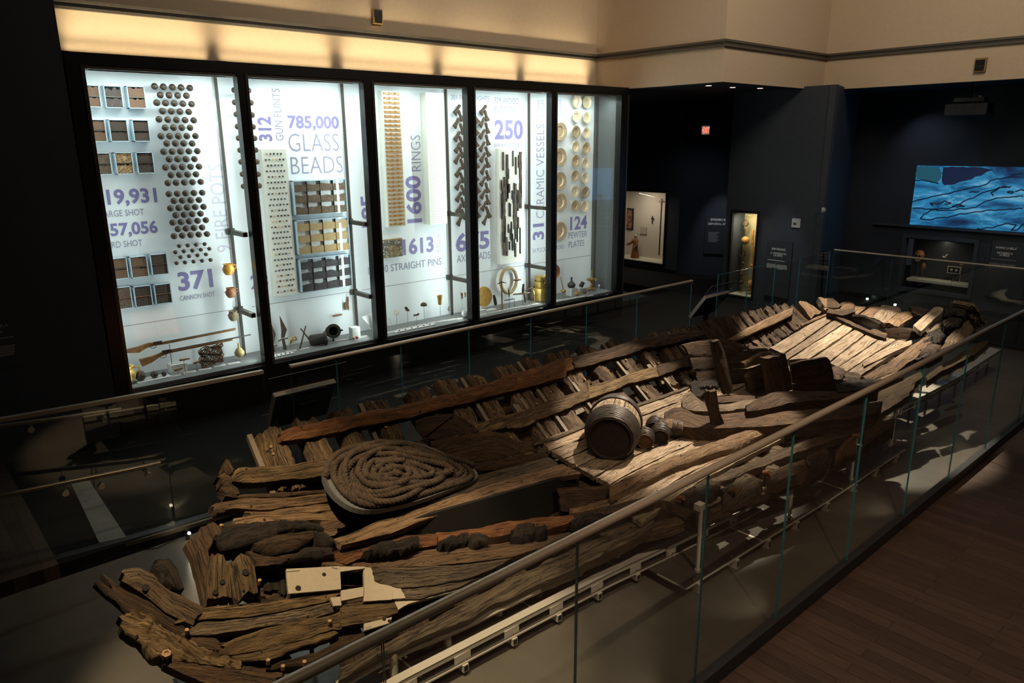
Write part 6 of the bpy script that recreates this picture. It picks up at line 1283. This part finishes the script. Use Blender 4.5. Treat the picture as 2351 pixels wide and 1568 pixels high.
def exit_sign():
    p = onz(1620, 299, 4.6); p = CAM+(ray(1620, 299)*(19.4/ray(1620, 299).x)); t = thing('exit_sign', 'small red EXIT sign hanging from the dark ceiling', 'exit sign', p); f = (CAM-p); f.z = 0; f.normalize(); r = V((-f.y, f.x, 0)); u = V((0, 0, 1))
    def card(x0, x1, z0, z1, o0, o1): return MB().prism([p+r*x0+u*z0+f*o0, p+r*x1+u*z0+f*o0, p+r*x1+u*z1+f*o0, p+r*x0+u*z1+f*o0], f*(o1-o0))
    card(-.115, .115, -.125, .125, -.02, 0).build('housing', emit('pale_sign_face', (.42, .27, .25), .35), t); red = emit('exit_red', (1, .13, .06), 3.2)
    lettering('lettering', 'EXIT', p+r*-.075+u*-.085+f*.004, p+r*.105+u*-.085+f*.004, .17, red, (0, 0, 1), .02, .001, t)
    MB().prism([p+r*-.105+f*.005, p+r*-.08+u*.025+f*.005, p+r*-.08-u*.025+f*.005], f*.002).build('arrow', red, t); MB().tube([p+u*.125-f*.01, V((p.x, p.y, 5.95))-f*.01], .008, 6).build('hanger_rod', 'black', t)
exit_sign()
def sensors():
    for q, X, lab in (((866, 38), None, 'black and tan sensor on the cream wall above the case'), ((2251, 149), 20.05, 'black and tan sensor on the cream wall near the projector')):
        p = ony(*q, 13.80) if X is None else onx(*q, X-.05); t = thing('wall_sensor', lab, 'sensor', p)
        d = (.22, .07, .28) if X is None else (.07, .24, .30); MB().box(p, d).build('backplate', 'sensor', t); o = V((0, -.04, 0)) if X is None else V((-.04, 0, 0))
        MB().box(p+o+V((0, 0, .045)), (d[0]*.8 if X is None else .03, .03 if X is None else d[1]*.8, .13)).build('lens_window', 'black', t); MB().box(p+o+V((0, 0, -.08)), (d[0]*.7 if X is None else .03, .03 if X is None else d[1]*.8, .09)).build('lower_window', 'black', t)
MT['sensor'] = plain('tan_sensor_housing', (.30, .20, .08), .5, bump=0)
sensors()
def plates():
    for q, s, lab in (((1828, 512), .16, 'pale square switch plate above the rigging panel'),):
        p = onx(*q, 18.98); t = thing('switch_plate', lab, 'switch', p); MB().box(p, (.03, .24, .24)).build('cover', plain('pale_plate', (.45, .44, .42), .5, bump=0), t); MB().box(p+V((-.02, .03, -.02)), (.01, .08, .05)).build('slot', 'black', t)
    d = V((3.6, 1.0, 0)).normalized(); n = V((1.0, -3.6, 0)).normalized(); W = lambda x, y: onplane(x, y, V((19.0, 9.14, 0))+n*.05, n)
    p = W(1878, 482); t = thing('camera_unit', 'small grey wall unit with a dangling cable on the blue-lit wall', 'wall unit', p); MB().box(p, (.16, .10, .22)).build('housing', 'panelgrey', t); MB().ball(W(1889, 483), .08, 10).build('lens_dome', plain('pale_dome', (.4, .4, .36), .5, bump=0), t, 60); MB().tube([W(1874, 490), W(1873, 500)], .012, 5).build('cable', 'black', t)
    p = W(1900, 620); struct('door_1', MB().prism([W(1893, 575), W(1930, 565), W(1922, 668), W(1888, 676)], n*.01), 'navy2')
plates()
def floor_glints():
    for i, q in enumerate(((1993, 671), (2057, 684), (2095, 670), (2180, 642), (2190, 642), (2218, 630))):
        p = onz(*q, .25); o = MB().box((p.x, p.y, .05), (.06, .05, .05)).build('floor_light', 'led2'); tag(o, f'tiny floor light glowing before the skull case, {ORD[i]} counting from the blue-lit wall', 'floor light', 'floor lights before the skull case')
MT['led2'] = emit('small_floor_light', (.75, 1, .85), 5)
floor_glints()
def left_text():
    t = thing('wall_lettering', 'grey lettering panel on the dark wall beside the case, cut by the frame edge', 'wall panel', (-1, 12.68, 2.5)); W = lambda x, y: ony(x, y, 12.69)
    MB().prism([ony(-400, 760, 12.698), ony(48, 700, 12.698), ony(48, 840, 12.698), ony(-400, 900, 12.698)], (0, -.004, 0)).build('board', 'navy', t)
    for body, a, b, h in (('CASA PARA', (-65, 762), (21, 756), 8), ('LA SALA', (-45, 773), (9, 768), 8)): A, B = W(*a), W(*b); lettering('lettering', body, A, V((B.x, B.y, A.z)), W(a[0], a[1]-h).z-A.z, 'inkdim', parent=t)
    A, B = W(-80, 790), W(33, 786); MB().bx(A.x, B.x, 12.686, 12.69, A.z, A.z+.012).build('rule_line', 'inkdim', t)
    for i in range(8): A, B = W(-60, 806+i*3.2), W(38-(i*7 % 5), 804+i*3.2); MB().bx(A.x, B.x, 12.687, 12.69, A.z, A.z+.010).build('small_print', 'inkdim', t)
left_text()
for q in ((1627, 197), (1682, 201), (1745, 203)):
    p = onz(*q, 5.95); o = MB().lathe([(.07, 0), (.07, -.01), (0, -.012)], 14, Matrix.Translation((p.x, p.y, 5.955))).build('ceiling_lamp', emit('soft_downlight', (1, .8, .75), 1.2)); tag(o, f'small round downlight in the dark soffit, {ORD[(q[0]-1627)//55]} from the case', 'ceiling light', 'downlights in the soffit')

# ================================================================== EXHIBITS ON THE LEDGE
YL = 13.22; ZL = .78
def L_(px, py, y=YL): return ony(px, py, y)
MT['clay'] = plain('orange_glazed_clay', (.52, .24, .03), .3, var=.25, scale=14, bump=.08); MT['clay2'] = plain('red_brown_clay', (.26, .10, .045), .45, var=.25, scale=14, bump=.1); MT['clay3'] = plain('grey_tan_clay', (.22, .16, .095), .7, var=.35, scale=12, bump=.2); MT['yclay'] = plain('yellow_glazed_clay', (.52, .36, .10), .35, var=.3, scale=7, bump=.08)
MT['stock'] = plain('brown_musket_wood', (.20, .095, .032), .5, var=.35, scale=12, bump=.1); MT['mortar'] = plain('dark_grey_mortar', (.045, .038, .032), .6, .2, var=.3, scale=12, bump=.2); MT['gourd'] = plain('golden_gourd', (.36, .25, .10), .45, 0, var=.25, bump=.05); MT['ochre'] = plain('ochre_disc', (.55, .33, .08), .7, var=.2, scale=12, bump=.1); MT['plinth'] = plain('pale_plinth', (.62, .62, .60), .5, var=.02, bump=0); MT['wick'] = plain('brown_wicker', (.11, .058, .026), .8, var=.4, bump=.2); MT['copper'] = plain('copper', (.36, .14, .08), .35, .6, var=.15, bump=.05)
def obj1(nm, mb, mat, label, cat, sm=50, group=None):
    o = mb.build(nm, mat, None, sm); c = sum((v.co for v in o.data.vertices), V((0, 0, 0)))/len(o.data.vertices); origin(o, c); return tag(o, label, cat, group)
def pot(nm, c, k, prof, mat, label, handles=1, cat='pot'):
    t = thing(nm, label, cat, c); MB().lathe([(r*k, z*k) for r, z in prof], 24, Matrix.Translation(c)).build('body', mat, t, 50)
    for s in range(handles):
        sg = 1 if s == 0 else -1; MB().tube([c+V((sg*.42*k, 0, .82*k)), c+V((sg*.68*k, 0, .80*k)), c+V((sg*.70*k, 0, .58*k)), c+V((sg*.48*k, 0, .45*k))], .05*k, 7).build('handle', mat, t, 50)
    MB().tube([c+V((0, .0, .3*k)), V((c.x, 13.598, c.z+.3*k))], .01, 5).build('mounting_pin', 'pin', t)
PR = [(.25, 0), (.30, .03), (.45, .25), (.50, .48), (.46, .66), (.36, .78), (.40, .92), (.44, .96), (.36, .95), (.33, .80)]
p = L_(526, 631, 13.3); pot('fire_pot', p, .21, PR, 'clay', 'orange glazed pot with a small handle, uppermost by the first upright')
p = L_(531, 683, 13.3); pot('fire_pot', p, .19, PR, 'clay2', 'red-brown jug with a looped handle below the orange pot')
p = L_(537, 736, 13.3); pot('fire_pot', p, .19, PR, 'clay3', 'grey broken clay pot, lowest of the three pots', 0)
p = L_(300, 865, 13.1); pot('fire_pot', V((p.x-.06, p.y, ZL+.03)), .30, PR, 'yclay', 'yellow glazed jug half hidden at the corner of the first bay')
def muskets():
    for i, (U, D, bar, lab) in enumerate((([(365, 1185), (470, 1160), (560, 1125), (610, 1128), (700, 1118), (900, 1082), (1335, 995)], [(365, 1218), (470, 1215), (540, 1170), (620, 1150), (720, 1135), (900, 1098), (1335, 1012)], ((700, 1120), (1336, 998)), 'upper long musket with a brown wooden stock lying along the first bay'), ([(470, 1278), (600, 1245), (690, 1205), (740, 1198), (920, 1160), (1310, 1090)], [(500, 1340), (580, 1305), (660, 1250), (740, 1220), (930, 1180), (1310, 1105)], ((740, 1196), (1472, 1052)), 'lower long musket with pale barrel end and brown stock'))):
        y = 13.3-.12*i; t = thing('musket', lab, 'musket', L_(*K2(*U[2]), y), 'muskets'); P = [L_(*K2(*q), y) for q in U]; Q = [L_(*K2(*q), y) for q in D]; n = 30; P, Q = resamp(P, n), resamp(Q, n); m = MB()
        for a, b, c, d in zip(P, P[1:], Q[1:], Q): m.prism([a, b, c, d], (0, .05, 0))
        m.build('stock', 'stock', t); a, b = L_(*K2(*bar[0]), y+.02), L_(*K2(*bar[1]), y+.02); MB().tube([a, b], [.018, .012], 10).build('barrel', 'mortar', t); c = L_(*K2(*(U[3] if i == 0 else U[2])), y); MB().box(c+V((.04, -.01, .0)), (.14, .03, .05)).build('lock', 'iron', t)
        g = L_(*K2(*((600, 1160) if i == 0 else (690, 1248))), y); MB().tube([g+V((.05*math.cos(x), .02, .03*math.sin(x))) for x in [2*math.pi*k/14 for k in range(15)]], .005, 5).build('trigger_guard', 'iron', t)
        for x in (K2(740, 1140), K2(1180, 1090)): r = L_(*x, y+.03); MB().tube([r, V((r.x, r.y, ZL))], .008, 5).build('support_rod', 'pin', t)
muskets()
def ledge_things():
    for q, r, lab in (((322, 860), .085, 'largest dark iron ball on the ledge, rough surfaced'), ((354, 857), .062, 'middle dark iron ball on the small white tray'), ((376, 854), .042, 'smallest dark iron ball on the small white tray')):
        p = L_(*q, 13.1); obj1('iron_ball', MB().ball((p.x, p.y, ZL+.02+r), r, 16), 'iron', lab, 'iron ball')
    a, b = L_(312, 868, 13.1), L_(390, 858, 13.1); obj1('display_tray', MB().bx(a.x, b.x, 13.0, 13.25, ZL, ZL+.02), 'plinth', 'flat white tray under the three iron balls', 'tray')
    a, b = L_(388, 832, 13.2), L_(428, 848, 13.2); obj1('display_plinth', MB().bx(a.x, b.x, 13.12, 13.34, ZL, ZL+.17), 'plinth', 'pale block plinth on the ledge under the muskets', 'plinth')
    for q0, q1, lab in (((412, 827), (436, 823), 'wooden handled tool above the pale block'), ((400, 851), (420, 845), 'small brush with dark tip before the pale block'), ((444, 834), (459, 829), 'small tan wooden handle on a pin')):
        a, b = L_(*q0, 13.05), L_(*q1, 13.05); obj1('wooden_tool', MB().tube([a, a.lerp(b, .65), b], [.02, .018, .012], 8).tube([a.lerp(b, .4), V((a.lerp(b, .4).x, a.y, ZL))], .005, 5), 'stock', lab, 'tool')
    c = L_(485, 816, 13.15); m = MB(); rd = random.Random(6)     # net-like wicker basket fragment
    for k in range(17):
        t = k/16-.5; m.tube([c+V((t*.40+.03*math.sin(j*2+k), -.03*math.cos(j), -.17+.34*j/6+.06*t)) for j in range(7)], .0095, 5)
        m.tube([c+V((-.2+.4*j/6, -.03*math.sin(j+k), t*.34+.02*math.cos(k+j*1.7)+.06*(j/6-.5))) for j in range(7)], .010, 5)
    obj1('wicker_basket', m, 'wick', 'ragged brown wicker basket fragment on the ledge', 'basket')
    c = L_(551, 820, 13.2); obj1('gourd_bottle', MB().lathe([(.03, 0), (.085, .05), (.09, .10), (.06, .155), (.02, .19), (.018, .26), (.024, .27), (0, .27)], 18, Matrix.Translation((c.x, c.y, c.z))).tube([(c.x, c.y, c.z), (c.x, c.y, ZL)], .006, 5), 'gourd', 'golden gourd-shaped bottle at the end of the first bay', 'bottle')
    # second bay
    for U, lab in ((((643, 726), (653, 760), (650, 778)), 'tall spear head with side lugs on the ledge'), (((619, 735), (627, 770), (625, 795)), 'spear head half hidden behind the first mullion')):
        a, b, c = [L_(*q, 13.35) for q in U]; obj1('spear_head', MB().prism([a, b+V((.055, 0, .02)), c+V((.03, 0, .02)), c+V((-.03, 0, .02)), b+V((-.055, 0, 0))], (0, .025, 0)).tube([c, V((c.x+.02, c.y, ZL))], [.03, .035], 8).tube([c+V((-.10, .01, -.03)), c+V((.0, .01, .0)), c+V((.10, .01, -.01))], .014, 6), 'rust', lab, 'spear head')
    c = L_(673, 780, 13.15); obj1('brass_hand_guard', MB().tube([c+V((-.08, 0, -.05)), c+V((-.03, 0, .04)), c+V((.05, 0, .06)), c+V((.08, 0, -.01)), c+V((0, 0, -.01)), c+V((-.07, 0, -.06))], .016, 7).tube([c+V((-.06, 0, -.05)), V((c.x-.06, c.y, ZL))], .005, 5), 'brass', 'curled brass sword guard on a pin', 'sword guard')
    for q0, q1, lab in (((702, 748), (688, 799), 'upright wooden drumstick crossed in front'), ((690, 754), (722, 790), 'wooden drumstick leaning across the other')): a, b = L_(*q0, 13.2), L_(*q1, 13.15); b.z = ZL+.005; obj1('drumstick', MB().tube([a, b], [.012, .018], 8), 'rust', lab, 'drumstick')
    def mortar(c, ax, L, r, lab):
        t = thing('mortar', lab, 'mortar', c); M = Matrix.Translation(c) @ V(ax).to_track_quat('Z', 'Y').to_matrix().to_4x4(); MB().lathe([(0, -L), (r*.7, -L), (r*.95, -L*.9), (r*.95, -.06), (r*1.12, -.05), (r*1.12, 0), (r*.72, 0), (r*.66, -.05), (r*.62, -L*.5), (0, -L*.5)], 26, M).build('tube', 'mortar', t, 45)
        MB().lathe([(r*.64, -L*.3), (0, -L*.3)], 20, M).build('bore', 'hole', t)
        for s in (-1, 1): MB().tube([M @ V((s*r*.9, 0, -L*.15)), M @ V((s*r*1.35, 0, -L*.08)), M @ V((s*r*1.3, 0, .0))], .02, 7).build('lug', 'mortar', t)
    c = L_(750, 776, 13.12); mortar(V((c.x, c.y, ZL+.13)), (.93, -.35, .05), .34, .115, 'dark mortar tube lying flat on the ledge, mouth to the side'); c = L_(766, 760, 13.12); mortar(V((c.x, c.y, c.z)), (-.30, -.93, .25), .36, .13, 'dark mortar tube raised on a rod, wide mouth to the front'); MB
    a = L_(766, 775, 13.2); obj1('support_rod', MB().tube([(a.x, 13.22, ZL), (a.x, 13.22, ZL+.22)], .018, 8), 'black', 'short black rod carrying the raised mortar', 'rod')
    for q0, q1, lab, r in (((799, 681), (799, 699), 'small knife handle mounted upright on the panel', .02), ((792, 694), (793, 711), 'short tan knife handle beside the upright one', .026), ((799, 697), (800, 711), 'small knife blade below the upright handle', .018), ((764, 726), (785, 722), 'brown folding knife mounted level on the panel', .022)): a, b = bp(*q0, .05), bp(*q1, .05); obj1('knife', MB().tube([a, a.lerp(b, .5), b], [r*.7, r, r*.8], 8), 'stock', lab, 'knife')
    a = L_(806, 752, 13.1); b = L_(825, 772, 13.1); obj1('display_plinth', MB().bx(a.x, b.x, 13.05, 13.2, ZL, ZL+.25), 'plinth', 'narrow white plinth in the second bay', 'plinth'); obj1('red_fragments', MB().ball((a.x-.02, 12.98, ZL+.05), .03, 8).ball((a.x+.05, 12.98, ZL+.06), .035, 8), 'copper', 'pair of small red fragments beside the narrow white plinth', 'fragment')
    a, b = L_(628, 806, 12.98), L_(672, 798, 12.98); t = thing('sample_strip', 'white strip with four dark specimens at the ledge edge', 'strip', (a.x, 12.98, ZL)); MB().bx(a.x, b.x, 12.93, 13.03, ZL, ZL+.02).build('base', 'plinth', t)
    for k in range(4): MB().ball((a.x+(b.x-a.x)*(k+.6)/4.4, 12.97, ZL+.025), .018, 8, .6).build('specimen', 'iron', t)
    a = L_(853, 738, 13.1); t = thing('necklace_board', 'tilted white board with a bead necklace behind the second mullion', 'board', (a.x, 13.1, ZL)); c = L_(858, 745, 13.1); MB().prism([c+V((-.2, .1, .16)), c+V((.12, .1, .22)), c+V((.2, -.1, -.14)), c+V((.02, -.1, -.22))], (0, .015, .015)).build('board', 'plinth', t)
    MB().tube([c+V((.03+.10*math.cos(x)*.5, -.01+.05*math.sin(x)*-.4, .02+.14*math.sin(x))) for x in [2*math.pi*k/18 for k in range(19)]], .009, 6).build('bead_string', 'iron', t)
    # third bay: small things on pins
    def pin(c): return MB().tube([c, V((c.x, c.y, ZL))], .005, 5)
    def pinned(nm, q, mb_f, mat, lab, cat): c = L_(*q, 13.2); t = thing(nm, lab, cat, (c.x, c.y, ZL)); mb_f(c).build('body', mat, t, 50); pin(c).build('stand_rod', 'pin', t)
    pinned('wire_ring', (910, 718), lambda c: MB().tube([c+V((.055*math.cos(x), 0, .055*math.sin(x))) for x in [2*math.pi*k/20 for k in range(21)]], .006, 5), 'brass', 'thin wire ring on a tall pin', 'ring')
    pinned('wooden_comb', (935, 710), lambda c: MB().prism([c+V(p) for p in ((-.06, 0, .05), (-.01, 0, .06), (.06, 0, -.03), (.05, 0, -.05), (-.02, 0, -.04))], (0, .02, 0)), 'rust', 'flat brown leaf-shaped scrap on a pin', 'scrap')
    pinned('buckle', (956, 723), lambda c: MB().box(c, (.10, .03, .03)).ball(c+V((-.05, 0, 0)), .025, 8).ball(c+V((.05, 0, .01)), .025, 8), 'rust', 'brown bow-shaped fitting low on a pin', 'fitting')
    pinned('brass_dome', (973, 700), lambda c: MB().lathe([(.075, -.02), (.075, 0), (.06, .035), (.03, .055), (0, .06)], 18, Matrix.Translation(c)), 'rust', 'brown domed boss on a tall pin', 'boss')
    pinned('bone_cup', (1010, 688), lambda c: MB().lathe([(.04, -.11), (.045, -.1), (.05, 0), (.065, .10), (.06, .10), (.045, 0)], 18, Matrix.Translation(c)), 'ochre', 'tan flared horn cup on a pin', 'cup')
    pinned('arrow_head', (1032, 709), lambda c: MB().prism([c+V(p) for p in ((0, 0, .07), (.05, 0, -.02), (.015, 0, -.02), (.015, 0, -.06), (-.015, 0, -.06), (-.015, 0, -.02), (-.05, 0, -.02))], (0, .015, 0)), 'rust', 'small brown arrow-shaped point by the upright', 'point')
    pinned('wood_chip', (1061, 679), lambda c: MB().prism([c+V(p) for p in ((-.03, 0, .08), (.02, 0, .06), (.03, 0, -.06), (-.01, 0, -.08))], (0, .02, 0)), 'stock', 'thin reddish wood chip on a tall pin', 'chip'); pinned('wood_chip', (1069, 677), lambda c: MB().prism([c+V(p) for p in ((-.02, 0, .06), (.02, 0, .05), (.02, 0, -.04), (-.01, 0, -.06))], (0, .02, 0)), 'stock', 'short wood chip on a pin nearest the third mullion', 'chip')
    c = L_(892, 738, 13.0); obj1('glass_drop', MB().lathe([(.0, -.10), (.05, -.04), (.045, .02), (.01, .09), (0, .10)], 14, Matrix.Translation(c)).tube([c+V((0, 0, -.1)), (c.x, c.y, ZL)], .004, 5), 'acryl', 'clear glass drop on a pin beside the second mullion', 'glass drop')
    c = L_(1069, 718, 13.05); obj1('white_shell', MB().ball((c.x, c.y, ZL+.10), .10, 14, .95), 'plinth', 'rounded white shell on the ledge by the third mullion', 'shell')
    a, b = L_(908, 752, 12.98), L_(998, 735, 12.98); t = thing('sample_strip', 'long white strip of tiny specimens along the third bay', 'strip', (a.x, 12.98, ZL)); MB().bx(a.x, b.x, 12.94, 13.04, ZL, ZL+.02).build('base', 'plinth', t)
    for k in range(6): MB().ball((a.x+(b.x-a.x)*(k+.6)/6.4, 12.99, ZL+.026), .02, 8, .6).build('specimen', 'iron', t)
    # fourth bay
    c = L_(1111, 681, 13.15); M = Matrix.Translation(c) @ Matrix.Rotation(R(84), 4, 'X'); obj1('round_disc', MB().lathe([(0, -.02), (.235, -.02), (.24, 0), (.235, .02), (0, .02)], 36, M), 'ochre', 'large round ochre disc standing on the ledge', 'disc')
    a = L_(1112, 712, 13.1); obj1('disc_stand', MB().bx(a.x-.28, a.x+.02, 13.05, 13.25, ZL, ZL+.10).bx(a.x+.02, a.x+.34, 13.05, 13.2, ZL, ZL+.06), 'plinth', 'low pale ribbed stand under the ochre disc', 'stand')
    c = bp(1168, 644, .10); obj1('rope_ring', MB().tube([c+V((.26*math.cos(x), 0, .31*math.sin(x))) for x in [2*math.pi*k/40 for k in range(41)]], .042, 10, False), 'gourd', 'big golden wooden hoop hanging low on the panel', 'hoop')
    a, b = L_(1151, 649, 13.1), L_(1153, 704, 13.1); b.z = ZL; t = thing('pickaxe', 'pickaxe standing upright before the golden hoop', 'pickaxe', b); MB().tube([a, b], [.016, .02], 8).build('handle', 'stock', t); MB().tube([a+V((-.13, 0, -.02)), a+V((0, 0, .02)), a+V((.16, 0, -.03))], [.008, .02, .006], 8).build('head', 'iron', t)
    a, b = L_(1178, 643, 13.2), L_(1196, 642, 13.2); obj1('wooden_spindle', MB().tube([a, a.lerp(b, .5), b], [.015, .035, .015], 8), 'stock', 'short wooden spindle mounted across the golden hoop', 'spindle')
    c = L_(1136, 690, 13.1); obj1('shoe_sole', MB().prism([c+V(p) for p in ((-.05, 0, .13), (.0, 0, .14), (.05, 0, .02), (.07, 0, -.10), (.03, 0, -.13), (-.01, 0, -.10))], (0, .02, .0)), 'mortar', 'dark leather shoe sole leaning by the ochre disc', 'sole')
    for q0, q1, r, mt, lab in (((1158, 690), (1181, 686), .014, 'mortar', 'thin dark rod low before the golden hoop'), ((1168, 663), (1169, 682), .018, 'iron', 'short dark spike upright inside the hoop'), ((1179, 676), (1216, 672), .024, 'stock', 'long brown pistol barrel lying level'), ((1202, 652), (1200, 676), .035, 'rust', 'dark jagged iron fragment standing upright'), ((1204, 668), (1222, 659), .014, 'rust', 'curved iron hook rising beside the pistol'), ((1203, 672), (1206, 695), .024, 'rust', 'brown iron piece below the pistol'), ((1224, 667), (1227, 676), .022, 'ochre', 'small pale spoon end at the pistol tip')):
        a, b = L_(*q0, 13.12), L_(*q1, 13.12); obj1('iron_piece', MB().tube([a, a.lerp(b, .5), b], [r*.7, r, r*.6], 8).tube([b, V((b.x, b.y, ZL))], .005, 5), mt, lab, 'iron piece')
    c = L_(1243, 668, 13.1)
    for i, (r, z, lab) in enumerate(((.25, 0, 'largest yellow glazed bowl, lowest of the nested three'), (.21, .26, 'middle yellow glazed bowl of the nested three'), (.18, .42, 'topmost yellow glazed bowl of the nested three'))):
        x = c.x+.12; h = (.34, .24, .20)[i]; b = V((x, 13.2, ZL+.005+z)); t = thing('glazed_bowl', lab, 'bowl', b, 'nested yellow bowls'); MB().lathe([(r*.75, 0), (r*.85, h*.1), (r, h*.95), (r*1.05, h), (r*.95, h), (r*.8, h*.2), (0, h*.15)], 26, Matrix.Translation(b)).build('body', 'yclay', t, 50); MB().tube([b+V((-.05+.06*math.cos(a), -r*.98-.01*math.sin(a), h*.85+.05*math.sin(a))) for a in [math.pi*k/8 for k in range(9)]], .016, 7).build('handle', 'yclay', t)
    # fifth bay
    c = bp(1274, 624, .20); obj1('copper_pan', MB().lathe([(0, -.06), (.14, -.05), (.19, 0), (.18, .01), (.13, -.03)], 26, Matrix.Translation(c) @ Matrix.Rotation(R(90), 4, 'X')), 'copper', 'copper pan hanging beside the last mullion', 'pan')
    a, b = L_(1287, 636, 13.1), L_(1293, 665, 13.1); obj1('ladle', MB().tube([a, b], .012, 7).ball((b.x, b.y-.01, b.z-.03), .07, 12, .6).tube([b, V((b.x, b.y, ZL))], .006, 5), 'brass', 'brass ladle with a long handle on a pin', 'ladle')
    c = L_(1312, 664, 13.15); obj1('display_plinth', MB().bx(c.x-.10, c.x+.10, 13.05, 13.25, ZL, ZL+.20), 'plinth', 'white cube plinth under the dark onion bottle', 'plinth'); z = ZL+.2; obj1('onion_bottle', MB().lathe([(.05, 0), (.10, .04), (.11, .09), (.06, .15), (.025, .18), (.022, .27), (.03, .28), (0, .28)], 18, Matrix.Translation((c.x, 13.15, z))), 'mortar', 'dark onion bottle on the white cube', 'bottle')
    for q, r, h, mt, lab in (((1324, 672), .08, .10, 'ochre', 'small tan bowl before the white cube'), ((1330, 668), .05, .17, 'plinth', 'small pale square pot behind the tan bowl'), ((1344, 669), .055, .13, 'clay3', 'small brown jug near the end of the ledge')): c = L_(*q, 13.05); obj1('small_pot', MB().lathe([(r*.7, 0), (r, h*.4), (r*.8, h*.8), (r*.85, h), (0, h)], 18, Matrix.Translation((c.x, 13.08, ZL+.002))), mt, lab, 'pot')
    c = L_(1336, 653, 13.2); obj1('tilted_mug', MB().lathe([(.06, -.06), (.05, .05), (.06, .06), (0, .06)], 16, Matrix.Translation(c) @ Matrix.Rotation(R(40), 4, 'Y')).tube([c, V((c.x, c.y, ZL))], .005, 5), 'mortar', 'dark mug held tilted on a pin', 'mug')
    c = L_(1358, 655, 13.2); t = thing('candlestick', 'brass candlestick with a round drip pan near the case end', 'candlestick', (c.x, 13.2, ZL)); T = Matrix.Translation((c.x, 13.2, ZL+.05)); MB().lathe([(.10, .0), (.10, .015), (.03, .04), (.02, .10), (.035, .13), (.02, .16), (.03, .20), (.13, .24), (.14, .28), (.03, .27), (.02, .30), (.02, .48), (.028, .50), (0, .50)], 20, T).build('body', 'brass', t, 40); MB().bx(c.x-.05, c.x+.05, 13.15, 13.25, ZL, ZL+.05).build('stand', 'plinth', t)
    c = L_(1375, 656, 13.1); obj1('white_spoon', MB().ball(c, .028, 10, 1.3).tube([c, V((c.x, c.y, ZL))], .008, 6), 'plinth', 'small pale spoon end on a pin by the end wall', 'spoon')
ledge_things()
